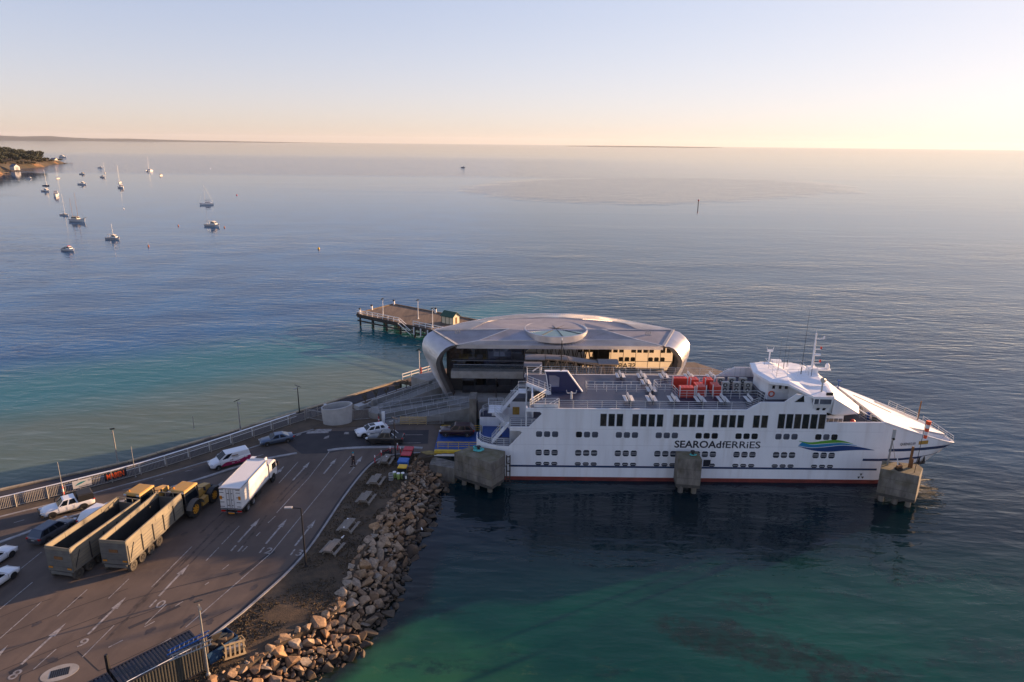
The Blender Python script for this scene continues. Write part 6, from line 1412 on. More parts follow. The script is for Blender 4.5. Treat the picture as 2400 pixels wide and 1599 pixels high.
# gulls
mat('gull_white', (.75, .74, .72), .7)
def gull(loc, rz, label, fly=False):
    e = empty('gull', loc, rz, label, 'gull', 'gulls'); b = MB(); b.loft([[(x, r_ * math.cos(a), z + r_ * math.sin(a)) for a in [k * math.pi / 4 for k in range(8)]] for x, r_, z in ((-.22, .015, .20), (-.12, .07, .19), (.02, .09, .19), (.12, .06, .22), (.17, .045, .27), (.21, .05, .29), (.25, .03, .28), (.30, .006, .27))]); b.ob('body', 'gull_white', e)
    for s in (-1, 1):
        b = MB()
        if fly: b.add([(.08, s * .06, .22), (-.1, s * .06, .21), (-.12, s * .6, .28), (.02, s * .62, .29)], [(0, 1, 2, 3)])
        else: b.add([(.06, s * .09, .22), (-.26, s * .05, .2), (-.1, s * .1, .13)], [(0, 1, 2)])
        b.ob('wing', 'galv', e)
        b = MB(); b.cyl((0, s * .03, 0), (0, s * .03, .13), .008, n=4); b.ob('leg', 'plastic_yellow', e)
q = gp(803, 1263, DECK + .02); gull(tuple(q), 1.0, 'gull standing on the bank between two picnic tables')
q = gp(989, 1244, 1.1); gull(tuple(q), 2.0, 'gull perched on a rock by the water')
# ------------------------------------------------------------------ vehicles
def paint(name, c, metal=0.0, rough=0.3): mat(name, c, rough, metal, coat=0.6, var=0.04, vs=0.6); M(name).node_tree.nodes['Principled BSDF'].inputs['Coat Roughness'].default_value = 0.06
paint('car_white', (.74, .74, .75)); paint('car_bluegrey', (.075, .11, .17), .5); paint('car_black', (.012, .012, .014)); paint('car_maroon', (.035, .012, .016), .3); paint('car_silver', (.34, .34, .35), .7); paint('car_dark', (.10, .105, .12), .5); paint('car_navy', (.03, .045, .075), .5)
mat('tyre', (.018, .018, .018), .85, var=.2); mat('rim_silver', (.42, .42, .43), .35, .8); mat('rim_black', (.03, .03, .03), .4, .5); mat('rim_yellow', (.62, .27, .02), .5, var=.1)
mat('car_glass', (.008, .012, .018), .08, spec=.2); mat('lamp_clear', (.55, .57, .60), .15, spec=.6); mat('lamp_red', (.40, .015, .012), .25); mat('lamp_amber', (.65, .25, .02), .3); mat('trim_black', (.014, .014, .015), .6); mat('magenta', (.30, .012, .075), .35)
def wheel(e, x, y, r, w, rim, nm='wheel', spokes=5, hub=.66):
    s = 1 if y > 0 else -1; b = MB(); n = 20
    def rg(rr_, yy): return [(x + rr_ * math.cos(2 * math.pi * k / n), yy, r + rr_ * math.sin(2 * math.pi * k / n)) for k in range(n)]
    b.loft([rg(r * hub, y - s * w), rg(r * .93, y - s * w), rg(r, y - s * w * .82), rg(r, y - s * w * .18), rg(r * .93, y), rg(r * hub, y - s * .01)], caps=False); t = b.ob(nm, 'tyre', e)
    b = MB(); b.loft([rg(r * hub, y - s * .01), rg(r * hub * .9, y - s * .05)], caps=False)
    for k in range(spokes):
        a = 2 * math.pi * k / spokes; c_, s_ = math.cos(a), math.sin(a); hw_ = r * .11
        b.add([(x - s_ * hw_, y - s * .03, r + c_ * hw_), (x + s_ * hw_, y - s * .03, r - c_ * hw_), (x + c_ * r * hub * .95 + s_ * hw_ * .7, y - s * .02, r + s_ * r * hub * .95 - c_ * hw_ * .7), (x + c_ * r * hub * .95 - s_ * hw_ * .7, y - s * .02, r + s_ * r * hub * .95 + c_ * hw_ * .7)], [(0, 1, 2, 3)])
    b.cyl((x, y - s * .05, r), (x, y - s * .005, r), r * .2, n=10); b.ob('rim', rim, t)
    b = MB(); b.add(rg(r * hub, y - s * .07), [tuple(range(n))]); b.ob('brake_disc', 'trim_black', t)
def inset(q, m, off):
    c = sum((Vector(v) for v in q), Vector()) / len(q); n_ = (Vector(q[1]) - Vector(q[0])).cross(Vector(q[-1]) - Vector(q[0])).normalized()
    return [Vector(v) + (c - Vector(v)).normalized() * min(m, (c - Vector(v)).length * .4) + n_ * off for v in q]
def pane(e, q, m=.05, off=.012, nm='window', mt='car_glass', out=None):
    c = sum((Vector(v) for v in q), Vector()) / len(q); p = inset(q, m, off)
    if (p[0] - Vector(q[0])).dot(c - Vector((0, 0, 1.0)) if out is None else Vector(out)) < 0: p = inset(q, m, -off)
    b = MB(); b.add(p, [tuple(range(len(p)))]); return b.ob(nm, mt, e, fix=False)
def car(name, label, cat, loc, hd_deg, P, group='cars and vans on the terminal road'):
    """x forward; P: L, W, stations [(x, zb, zt, wf)], belt z, roof z, greenhouse xs, colours"""
    e = empty(name, loc, R(hd_deg), label, cat, group); W = P['W'] / 2; col = P['col']
    b = MB(); rings = []
    for x, zb, zt, wf in P['st']:
        w = W * wf; h = [(.80 * w, zb), (.95 * w, zb + .10), (w, zb + (zt - zb) * .45), (.985 * w, zt - .16), (.93 * w, zt - .05), (.72 * w, zt)]
        rings.append([(x, y, z) for y, z in h] + [(x, -y, z) for y, z in reversed(h)])
    b.loft(rings); b.ob('body', col, e, sharp=50)
    x1, x2, x3, x4 = P['gx']; zb, zr = P['belt'], P['roof']; wb, wr = W * .90, W * P.get('wr', .70)
    bl = [(x1, wb, zb), (x4, wb * P.get('tail', .98), zb), (x4, -wb * P.get('tail', .98), zb), (x1, -wb, zb)]
    rf = [(x2, wr, zr - .05), (x3, wr, zr - .06), (x3, -wr, zr - .06), (x2, -wr, zr - .05)]
    rt_ = [(x2 - .12, wr * .84, zr), (x3 + .12, wr * .84, zr - .01), (x3 + .12, -wr * .84, zr - .01), (x2 - .12, -wr * .84, zr)]
    b = MB(); b.loft([[(x, y, zb - .12) for x, y, _ in bl], bl, rf, rt_], caps=False, smooth=False); b.add(rt_, [(0, 1, 2, 3)]); b.ob('cabin', P.get('roofcol', col), e)
    pane(e, [bl[0], bl[3], rf[3], rf[0]], .07, .014, 'windscreen'); pane(e, [bl[1], bl[2], rf[2], rf[1]], .09, .014, 'rear_window', P.get('reargl', 'car_glass'))
    for s in (1, -1):
        lo_l = lambda t: Vector((x1 + (x4 - x1) * t, s * (wb + (wb * P.get('tail', .98) - wb) * t), zb)); hi_l = lambda t: Vector((x2 + (x3 - x2) * t, s * wr, zr - .055))
        for t0, t1 in P['panes']: pane(e, [lo_l(t0), lo_l(t1), hi_l(t1), hi_l(t0)], .05, .014, 'side_window', out=(0, s, .2))
    r_, ww = P['wr_'], P.get('ww', .24)
    for x in P['ax']:
        for s in (1, -1):
            b = MB(); n = 18; yy = s * (W * P.get('wfw', .995) + .004); b.add([(x + (r_ * 1.16) * math.cos(2 * math.pi * k / n), yy, max(P['st'][2][1] - .02, r_ + (r_ * 1.16) * math.sin(2 * math.pi * k / n))) for k in range(n)], [tuple(range(n))]); b.ob('wheel_arch', 'trim_black', e, fix=False)
            wheel(e, x, s * (W * P.get('wfw', .995) + .02), r_, ww, P.get('rim', 'rim_silver'))
    xf, xr = P['st'][-1][0], P['st'][0][0]; zl = P.get('zl', (.62, .78))
    for s in (1, -1):
        b = MB(); b.box((xf - .16, s * W * .66, zl[0]), (.34, .36, .15), rz=-s * .35); b.ob('headlight', 'lamp_clear', e)
        b = MB(); b.box((xr + .10, s * W * .74, zl[1]), (.22, .34, .17), rz=s * .25); b.ob('tail_light', 'lamp_red', e)
        b = MB(); b.box((x1 - .35, s * (W + .09), zb + .06), (.14, .2, .13)); b.ob('mirror', P.get('mir', col), e)
    b = MB(); b.box((xf - .04, 0, P['st'][2][1] + .22), (.1, W * 1.1, .18)); b.ob('grille', 'trim_black', e)
    b = MB(); b.box((xr + .01, 0, P.get('plate', .62)), (.06, .42, .12)); b.ob('number_plate', 'concrete_pale', e)
    b = MB()
    for s in (1, -1): b.box((0, s * W * .96, P['st'][2][1] + .05), (P['ax'][0] - P['ax'][1] - 2.1 * r_, .06, .1))
    b.ob('sill', P.get('sill', 'trim_black'), e)
    for s in (1, -1):
        for t in P.get('seams', (.02, .42, .80)):
            xs_ = x1 + (x4 - x1) * t; b = MB(); b.box((xs_, s * (W * .995 + .002), (zb + P['st'][2][1]) / 2 + .06), (.018, .012, zb - P['st'][2][1] - .22)); b.ob('door_seam', 'trim_black', e)
    return e
def st_(L, zb, pts): return [(x * L, zb + d, z, w) for x, d, z, w in pts]
SEDAN = dict(W=1.82, st=st_(4.62, .20, [(-.5, .16, .72, .80), (-.485, .06, .92, .90), (-.42, .0, .97, .97), (-.2, 0, .95, 1), (.12, 0, .93, 1), (.3, 0, .88, .99), (.42, .0, .82, .96), (.485, .04, .74, .90), (.5, .12, .62, .82)]), belt=.92, roof=1.40, gx=(.95, .22, -.95, -1.75), panes=[(.04, .40), (.44, .80)], wr_=.335, ax=(1.42, -1.40), wr=.66)
SUV = dict(W=1.92, st=st_(4.75, .24, [(-.5, .18, .95, .86), (-.48, .08, 1.08, .93), (-.4, 0, 1.12, .98), (-.2, 0, 1.10, 1), (.1, 0, 1.08, 1), (.3, 0, 1.04, .99), (.42, .0, .98, .96), (.48, .06, .86, .88), (.5, .16, .66, .78)]), belt=1.08, roof=1.68, gx=(1.05, .38, -1.75, -2.22), panes=[(.04, .34), (.37, .64), (.67, .90)], wr_=.38, ax=(1.45, -1.42), wr=.72, zl=(.82, .95), plate=.8)
VAN = dict(W=1.92, st=st_(5.12, .26, [(-.5, .12, 1.20, .94), (-.49, .04, 1.26, .97), (-.4, 0, 1.28, .99), (-.1, 0, 1.28, 1), (.16, 0, 1.26, 1), (.30, 0, 1.14, .99), (.42, .0, .98, .96), (.48, .05, .80, .88), (.5, .14, .62, .76)]), belt=1.24, roof=1.93, gx=(1.45, .50, -2.38, -2.50), panes=[(.07, .29)], wr_=.34, ax=(1.62, -1.58), wr=.84, zl=(.80, 1.0), plate=.75)
UTE = dict(W=1.88, st=st_(5.30, .34, [(-.5, .18, 1.00, .93), (-.49, .08, 1.10, .96), (-.4, 0, 1.12, .97), (-.08, 0, 1.12, .98), (.16, 0, 1.12, 1), (.30, 0, 1.12, .99), (.42, .0, 1.06, .96), (.48, .06, .90, .88), (.5, .16, .70, .78)]), belt=1.12, roof=1.78, gx=(.98, .40, -.80, -.98), panes=[(.05, .46), (.52, .94)], wr_=.40, ax=(1.62, -1.45), wr=.74, zl=(.90, 1.0), plate=.75, ww=.27, rim='rim_black', tail=1.0)
def P_(base, **k): d = dict(base); d.update(k); return d
van = car('delivery_van', 'white van with a magenta wave along its side', 'van', (-37.35, 82.55, DECK), 217, P_(VAN, col='car_white', reargl='car_white'))
# magenta wave and small print on both sides
for s in (1, -1):
    b = MB(); xs_ = [-2.52, -2.2, -1.8, -1.4, -1.0, -.6, -.2, .2, .6, .9, 1.15, 1.3]; zs_ = [1.16, 1.12, 1.02, .90, .80, .76, .80, .86, .86, .76, .60, .42]
    b.loft([[(x, s * (.965 + (0 if abs(x) < 2.3 else -.02)), .36), (x, s * (.972 if z < .9 else .958) + 0, z)] for x, z in zip(xs_, zs_)], closed=False, caps=False, smooth=False); b.v = [(x, y + s * .012, z) for x, y, z in b.v]; b.ob('side_wave', 'magenta', van, fix=False)
    b = MB(); b.add([(-.1, s * .905, 1.58), (-.95, s * .905, 1.58), (-.95, s * .915, 1.48), (-.1, s * .915, 1.48)], [(0, 1, 2, 3)]); b.ob('side_sign', 'rust', van, fix=False)
    for k in range(4):
        b = MB(); z = 1.40 - k * .09; b.bb((-1.1 + .05 * k, s * .925, z), (-.2, s * .935, z + .025)); b.ob('print_line', 'galv', van)
    for x, z, l in ((-2.1, .95, .35), (-1.1, .62, .4), (-.4, .55, .35)):
        b = MB(); b.bb((x, s * .985, z), (x + l, s * .992, z + .05)); b.ob('print_line', 'car_white', van)
b = MB(); b.box((-.05, .972, 1.02), (.42, .03, .07)); b.ob('door_handle', 'trim_black', van)
car('sedan', 'blue grey two door sedan following the white van', 'car', (-33.45, 89.6, DECK), 208, P_(SEDAN, col='car_bluegrey', panes=[(.04, .46), (.50, .84)]))
car('white_suv', 'white hatchback wagon with a sunroof behind the black pickup', 'car', (-20.45, 92.75, DECK), 207, P_(SUV, col='car_white', W=1.86, roof=1.55, belt=1.02))
b = MB(); b.box((-.05, 0, 1.553), (.8, .9, .012)); b.ob('sunroof', 'car_glass', [o for o in sc.objects if o.name == 'white_suv'][0])
bu = car('black_pickup', 'black pickup with a chrome sports bar leaving the ferry ramp', 'pickup', (-18.0, 89.95, DECK), 179, P_(UTE, col='car_black'))
b = MB(); b.bb((-2.5, -.72, 1.10), (-1.08, .72, 1.135)); b.ob('tonneau_cover', 'trim_black', bu)
for s in (1, -1):
    b = MB(); b.tube([(-1.75, s * .78, 1.14), (-1.25, s * .74, 1.62), (-1.08, s * .66, 1.72)], .05, 6); b.ob('sports_bar', 'lamp_clear', bu)
car('maroon_suv', 'dark maroon large wagon driving off the blue ramp', 'car', (-7.85, 92.15, 2.985), 180, P_(SUV, col='car_maroon', W=1.98, st=st_(5.05, .24, [(-.5, .18, .95, .86), (-.48, .08, 1.10, .93), (-.4, 0, 1.14, .98), (-.2, 0, 1.12, 1), (.1, 0, 1.10, 1), (.3, 0, 1.08, .99), (.42, .0, 1.02, .96), (.48, .06, .9, .88), (.5, .16, .66, .78)]), gx=(1.0, .35, -1.9, -2.4), ax=(1.62, -1.5), roof=1.74, wr=.76))
pk = car('white_pickup', 'white pickup with a black canopy beside the picket fence', 'pickup', (-51.15, 70.3, DECK), 221, P_(UTE, col='car_white'))
b = MB(); b.loft([[(-2.62, -.88, 1.1), (-1.02, -.9, 1.1), (-1.02, .9, 1.1), (-2.62, .88, 1.1)], [(-2.58, -.84, 1.75), (-1.05, -.84, 1.8), (-1.05, .84, 1.8), (-2.58, .84, 1.75)], [(-2.48, -.7, 1.86), (-1.15, -.7, 1.92), (-1.15, .7, 1.92), (-2.48, .7, 1.86)]], smooth=False); b.ob('canopy', 'trim_black', pk)
b = MB(); b.tube([(2.70, -.85, .55), (2.78, -.6, .75), (2.80, 0, .78), (2.78, .6, .75), (2.70, .85, .55)], .07, 7); b.tube([(2.72, -.4, .6), (2.78, -.35, 1.12), (2.78, .35, 1.12), (2.72, .4, .6)], .045, 6); b.bb((2.45, -.9, .42), (2.72, .9, .72)); b.ob('bull_bar', 'trim_black', pk)
b = MB(); b.tube([(1.05, -.98, 1.1), (1.0, -.98, 1.5), (.55, -.8, 1.85)], .05, 6); b.ob('snorkel', 'trim_black', pk)
car('dark_suv', 'dark silver wagon queued left of the two tipping trailers', 'car', (-49.55, 65.2, DECK), 76, P_(SUV, col='car_dark', roofcol='car_navy'))
hq = gp(222, 1222, DECK); car('white_wagon', 'white wagon mostly hidden behind the farther tipping trailer', 'car', (hq.x + .45, hq.y + .5, DECK), 76, P_(SUV, col='car_white', roof=1.8))
for px_, lb in (((45, 1296), 'white sedan cut by the left edge, farther of the two'), ((50, 1345), 'white sedan cut by the left edge, nearer of the two')):
    q = gp(*px_, DECK); d_ = Vector((math.cos(R(80)), math.sin(R(80)), 0)); c_ = q - d_ * 2.05 - Vector((.9, 0, 0)); car('white_sedan', lb, 'car', (c_.x, c_.y, DECK), 80, P_(SEDAN, col='car_white', rim='rim_black'))
# cars seen through the stern openings of the ferry
car('parked_car', 'dark car parked on the open stern deck of the ferry', 'car', (1.2, 85.9, 4.81 - 1.53), 180, P_(SEDAN, col='car_black'))
# ------------------------------------------------------------------ refrigerated truck
tr = empty('box_truck', (-31.75, 69.3, DECK), R(86), 'white refrigerated box truck parked in the marshalling lanes', 'truck')
mat('truck_white', (.72, .71, .69), .45, var=.03, vs=.5); mat('truck_grey', (.16, .16, .17), .6, var=.15)
b = MB(); b.bb((0, -1.24, 1.15), (7.4, 1.24, 3.62)); b.ob('cargo_box', 'truck_white', tr)
b = MB()
for s in (-1, 1): b.bb((-.02, s * 1.255 - .03, 1.1), (7.42, s * 1.255 + .03, 1.22)); b.bb((-.02, s * 1.23 - .04, 3.56), (7.42, s * 1.23 + .04, 3.66))
b.bb((-.04, -1.26, 3.56), (.04, 1.26, 3.67)); b.ob('edge_rail', 'galv', tr)
for s in (-1, 1):
    b = MB(); b.bb((-.035, s * .62 - .59, 1.2), (-.003, s * .62 + .59, 3.54)); d_ = b.ob('rear_door', 'truck_white', tr)
    for y in (.12, .42): b = MB(); b.cyl((-.06, s * y, 1.15), (-.06, s * y, 3.55), .028, n=6); b.ob('lock_rod', 'galv', d_)
    for z in (1.35, 1.9, 2.5, 3.1, 3.45): b = MB(); b.bb((-.07, s * .72, z), (-.036, s * 1.2, z + .05)); b.ob('hinge', 'trim_black', d_)
    for z in (1.5, 2.2, 3.0): b = MB(); b.bb((-.075, s * .1 - .03, z), (-.036, s * .34 + .03, z + .05)); b.ob('lock_clamp', 'trim_black', d_)
    b = MB(); b.bb((-.045, s * 1.08 - .14, 2.25), (-.037, s * 1.08 + .14, 2.7)); b.ob('reflector', 'lamp_amber', tr)
    b = MB(); b.bb((-.10, s * .95 - .24, .72), (-.02, s * .95 + .24, .9)); b.ob('tail_light', 'lamp_red', tr)
    b = MB(); b.bb((-.12, s * .45 - .05, .35), (-.04, s * .45 + .05, 1.1)); b.ob('buffer', 'trim_black', tr)
b = MB(); b.bb((-.1, -1.2, .98), (-.02, 1.2, 1.14)); b.bb((-.1, -1.2, .66), (-.04, 1.2, .72)); b.ob('rear_bar', 'truck_grey', tr)
b = MB(); b.bb((-.13, -.35, .5), (-.1, .35, .65)); b.ob('number_plate', 'lamp_amber', tr)
b = MB()
for s in (-1, 1): b.bb((0, s * .42 - .06, .75), (9.4, s * .42 + .06, 1.0))
for x in (.5, 2.6, 4.6, 6.6): b.bb((x, -.42, .8), (x + .12, .42, .95))
b.ob('chassis', 'trim_black', tr)
for x in (1.55, 2.95, 8.75):
    for y in (1.22, -1.22): wheel(tr, x, y, .50, .30, 'rim_silver', spokes=8, hub=.58)
b = MB()
for s in (-1, 1): b.bb((.55, s * 1.0 - .22, .5), (.6, s * 1.0 + .22, 1.05)); b.bb((3.7, s * 1.1 - .2, .55), (4.9, s * 1.1 + .12, 1.05))
b.ob('mudflap', 'trim_black', tr)
cp_ = [(7.75, .95), (9.75, .62), (9.95, .9), (9.95, 1.6), (9.7, 2.55), (9.35, 2.78), (7.8, 2.8)]
b = MB(); b.prism(cp_, -1.2, 1.2, axis='y'); cab = b.ob('cab', 'truck_white', tr)
b = MB(); b.add([(9.965, -1.1, 1.65), (9.965, 1.1, 1.65), (9.74, 1.05, 2.52), (9.74, -1.05, 2.52)], [(0, 1, 2, 3)]); b.ob('windscreen', 'car_glass', cab, fix=False)
for s in (-1, 1):
    b = MB(); b.add([(8.55, s * 1.212, 1.7), (9.72, s * 1.212, 1.62), (9.55, s * 1.212, 2.45), (8.55, s * 1.212, 2.5)], [(0, 1, 2, 3)]); b.ob('side_window', 'car_glass', cab, fix=False)
    b = MB(); b.bb((9.75, s * 1.45 - .08, 1.75), (9.9, s * 1.45 + .08, 2.3)); b.beam((9.7, s * 1.2, 2.3), (9.82, s * 1.45, 2.25), .05); b.ob('mirror', 'trim_black', cab)
    b = MB(); b.cyl((8.75, s * 1.205, .52), (8.75, s * 1.215, .52), .62, n=18); b.ob('wheel_arch', 'trim_black', cab)
    b = MB(); b.box((9.9, s * .85, .85), (.12, .4, .2)); b.ob('headlight', 'lamp_clear', cab)
b = MB(); b.bb((7.42, -1.15, .95), (7.72, 1.15, 2.9)); b.ob('cab_gap', 'trim_black', tr)
b = MB(); b.bb((7.42, -.95, 3.0), (8.0, .95, 3.75)); fz = b.ob('fridge_unit', 'truck_white', tr)
b = MB(); b.bb((7.5, -.8, 3.75), (7.95, .3, 3.775)); b.ob('fan_grille', 'trim_black', fz)
# ------------------------------------------------------------------ tractors and tipping trailers
mat('trailer_tan', (.27, .235, .165), .75, .1, col2=(.175, .155, .12), vs=.7, detail=9, stretch=(.5, 1, 2), dirt=((.12, .11, .10), .8, .5)); mat('trailer_inside', (.035, .035, .034), .8, var=.3, vs=1); mat('trailer_grey', (.17, .165, .145), .75, .1, col2=(.11, .108, .10), vs=.8, detail=8); mat('tractor_yellow', (.50, .27, .04), .5, col2=(.40, .24, .07), vs=1.5, detail=6, dirt=((.25, .17, .09), 1.2, .5)); mat('tractor_dark', (.03, .03, .031), .6, var=.3); mat('tyre_dusty', (.10, .085, .065), .9, col2=(.05, .045, .038), vs=3)
def trailer(loc, hdg, label, L=9.6):
    e = empty('tipping_trailer', loc, R(hdg), label, 'trailer', 'tipping trailers in the lanes'); W_, zb, zt = 1.36, 1.28, 3.05; zx = 3.62
    b = MB(); b.bb((0, -W_, zb - .1), (L, W_, zb)); b.ob('floor', 'trailer_inside', e)
    for s in (-1, 1):
        b = MB(); b.bb((0, s * W_ - .05, zb), (L, s * W_ + .05, zt)); sd_ = b.ob('side_wall', 'trailer_tan', e)
        b = MB(); b.bb((.05, s * (W_ - .06) - .008, zb), (L - .05, s * (W_ - .06) + .008, zt)); b.ob('inner_face', 'trailer_inside', sd_)
        for k, (x0_, x1_) in enumerate(((0.0, 2.3), (2.34, 4.7), (4.74, 7.1), (7.14, L))):
            b = MB(); b.bb((x0_, s * W_ - .045, zt + .01), (x1_, s * W_ + .045, zx)); b.ob('extension_board', 'trailer_tan', sd_)
        b = MB(); b.bb((0, s * W_ - .07, zx), (L, s * W_ + .07, zx + .07)); b.ob('top_rail', 'trailer_tan', sd_)
        for x in (.12, 2.25, 4.1, 5.95, 7.8, L - .12):
            b = MB(); b.bb((x - .045, s * (W_ + .06), zb - .05), (x + .045, s * (W_ + .13), zt + .02)); b.ob('rib', 'tractor_dark' if 1 < x < 8 else 'trailer_tan', sd_)
        for z in (1.62, 1.98, 2.34, 2.7):
            b = MB(); b.bb((.16, s * (W_ + .05), z), (L - .16, s * (W_ + .072), z + .035)); b.ob('pressed_line', 'trailer_grey', sd_)
        b = MB(); b.beam((.2, s * (W_ + .08), zb + .1), (1.0, s * (W_ + .08), zt - .1), .06); b.ob('brace', 'tractor_dark', sd_)
        b = MB(); b.bb((0, s * (W_ + .02) - .07, zb - .14), (L, s * (W_ + .02) + .07, zb + .02)); b.ob('sill_beam', 'trailer_tan', sd_)
        b = MB(); n_ = 24; x0_, x1_ = -.1, 6.2
        b.bb((.2, s * 1.3 - .18, 1.10), (6.1, s * 1.3 + .12, 1.16)); b.ob('mudguard', 'trailer_grey', e)
    b = MB(); b.bb((-.10, -W_ - .03, zb - .25), (-.005, W_ + .03, zx - .3)); tg_ = b.ob('tailgate', 'trailer_grey', e)
    b = MB(); b.bb((-.09, -W_ - .02, zx - .28), (-.01, W_ + .02, zx + .05)); b.ob('tailgate_board', 'trailer_tan', tg_)
    b = MB()
    for z in (1.5, 2.05, 2.9): b.bb((-.14, -W_, z), (-.10, W_, z + .07))
    b.ob('tailgate_rib', 'trailer_grey', tg_)
    b = MB(); b.bb((-.15, -.45, 2.35), (-.102, .45, 2.65)); b.ob('maker_plate', 'rust', tg_)
    for s in (-1, 1):
        b = MB(); b.bb((-.15, s * 1.05 - .22, 1.32), (-.10, s * 1.05 + .22, 1.47)); b.ob('reflector', 'lamp_amber', tg_)
    b = MB(); b.bb((-.12, -W_ + .2, .62), (.0, W_ - .2, .95)); b.ob('rear_bumper', 'trailer_grey', e)
    b = MB(); b.bb((L - .06, -W_, zb), (L + .02, W_, zt)); fw2 = b.ob('front_wall', 'trailer_grey', e)
    b = MB()
    for y in (-1.3, -.45, .45, 1.3): b.bb((L - .06, y - .04, zt), (L, y + .04, zx + .07))
    b.bb((L - .07, -W_, zx), (L + .01, W_, zx + .07)); b.bb((L - .06, -W_, zt), (L, W_, zt + .06)); b.ob('front_frame', 'trailer_tan', fw2)
    b = MB()
    for s in (-1, 1): b.bb((.2, s * .5 - .08, .85), (L, s * .5 + .08, 1.18))
    b.beam((L, -.5, 1.0), (L + 1.5, 0, .8), .16); b.beam((L, .5, 1.0), (L + 1.5, 0, .8), .16); b.ob('chassis', 'tractor_dark', e)
    for x in (.55, 1.98, 3.41, 4.84):
        for y in (1.42, -1.42): wheel(e, x, y, .58, .40, 'tyre_dusty', spokes=6, hub=.5)
    for o in e.children:
        if o.name.startswith('wheel'): o.data.materials[0] = M('tyre_dusty')
    return e
trailer((-38.95, 58.7, DECK), 84.5, 'dusty tan tipping trailer with sunlit side, nearer the white truck'); trailer((-43.55, 57.45, DECK), 79.5, 'dusty tan tipping trailer in shade, left of the other one')
def tractor(loc, hdg, label):
    e = empty('tractor', loc, R(hdg), label, 'tractor', 'yellow tractors in front of the trailers')
    for x, r in ((0, .92), (3.05, .84)):
        for y in (1.24, -1.24): wheel(e, x, y, r, .56, 'rim_yellow', spokes=8, hub=.52)
    b = MB(); b.bb((-.7, -.34, .75), (3.9, .34, 1.2)); b.ob('chassis', 'tractor_dark', e)
    b = MB(); b.loft([[(1.25, -.5, 1.15), (1.25, .5, 1.15), (1.25, .48, 2.05), (1.25, -.48, 2.05)], [(2.8, -.46, 1.15), (2.8, .46, 1.15), (2.8, .42, 1.95), (2.8, -.42, 1.95)], [(3.75, -.4, 1.15), (3.75, .4, 1.15), (3.75, .34, 1.75), (3.75, -.34, 1.75)]], smooth=False); b.ob('bonnet', 'tractor_yellow', e)
    b = MB(); b.loft([[(-.75, -.78, 1.2), (1.25, -.72, 1.2), (1.25, .72, 1.2), (-.75, .78, 1.2)], [(-.85, -.82, 1.75), (1.2, -.8, 1.75), (1.2, .8, 1.75), (-.85, .82, 1.75)], [(-.8, -.74, 3.0), (1.0, -.72, 3.0), (1.0, .72, 3.0), (-.8, .74, 3.0)]], smooth=False); cb_ = b.ob('cab', 'tractor_dark', e)
    q8 = [(-.85, 1.75), (1.2, 1.75), (1.0, 3.0), (-.8, 3.0)]
    for s in (-1, 1): pane(cb_, [(x, s * (.81 if z < 2 else .73), z) for x, z in q8], .12, .02, 'side_window', out=(0, s, 0))
    pane(cb_, [(1.2, -.8, 1.75), (1.2, .8, 1.75), (1.0, .72, 3.0), (1.0, -.72, 3.0)], .1, .02, 'windscreen', out=(1, 0, 0)); pane(cb_, [(-.85, -.82, 1.75), (-.85, .82, 1.75), (-.8, .74, 3.0), (-.8, -.74, 3.0)], .1, .02, 'rear_window', out=(-1, 0, 0))
    b = MB(); o8 = lambda k, z: [(-1.0 * k + .05, -.88 * k, z), (1.1 * k + .05, -.82 * k, z), (1.1 * k + .05, .82 * k, z), (-1.0 * k + .05, .88 * k, z)]
    b.loft([o8(.97, 2.98), o8(1.03, 3.06), o8(1.0, 3.18), o8(.86, 3.26)], smooth=False); rf_ = b.ob('cab_roof', 'tractor_yellow', e)
    b = MB()
    for x, y in ((-.95, -.7), (-.95, .7), (1.12, -.65), (1.12, .65)): b.box((x, y, 3.1), (.14, .28, .13))
    b.ob('work_lamp', 'lamp_clear', rf_)
    for s in (-1, 1):
        b = MB(); ring_ = []
        for k in range(9):
            a = math.pi * (.06 + .84 * k / 8); ring_.append([(math.cos(a) * 1.06, s * 1.52, .92 + math.sin(a) * 1.06), (math.cos(a) * 1.06, s * .9, .92 + math.sin(a) * 1.06)])
        b.loft(ring_, closed=False, caps=False); b.v = [(x, y, z) for x, y, z in b.v]; b.ob('mudguard', 'trailer_grey', e, fix=False)
        b = MB(); ring_ = []
        for k in range(7):
            a = math.pi * (.2 + .6 * k / 6); ring_.append([(3.05 + math.cos(a) * .96, s * 1.45, .84 + math.sin(a) * .96), (3.05 + math.cos(a) * .96, s * .95, .84 + math.sin(a) * .96)])
        b.loft(ring_, closed=False, caps=False); b.ob('mudguard', 'tractor_dark', e, fix=False)
        b = MB(); b.bb((1.1, s * .95 - .25, .6), (2.1, s * .95 + .25, 1.35)); b.ob('side_tank', 'tractor_yellow' if s < 0 else 'tractor_dark', e)
        b = MB(); b.beam((1.15, s * .8, 2.6), (1.4, s * 1.35, 2.55), .05); b.box((1.42, s * 1.4, 2.45), (.1, .22, .4)); b.ob('mirror', 'tractor_dark', e)
    b = MB(); b.cyl((1.35, -.62, 1.6), (1.35, -.62, 3.15), .075, n=8); b.ob('exhaust', 'tractor_dark', e)
    b = MB(); b.bb((3.75, -.45, .7), (4.0, .45, 1.5)); b.bb((4.0, -.75, .55), (4.55, .75, 1.15)); b.ob('front_weight', 'tractor_dark', e)
    b = MB(); b.beam((-.6, -.4, .9), (-1.2, -.35, .6), .12); b.beam((-.6, .4, .9), (-1.2, .35, .6), .12); b.ob('rear_hitch', 'tractor_dark', e)
    b = MB(); b.lathe([(.07, 3.26), (.07, 3.42), (.02, 3.46)], (-.6, .5, 0), 8); b.ob('beacon', 'lamp_amber', e)
    e.scale = (1.14,) * 3
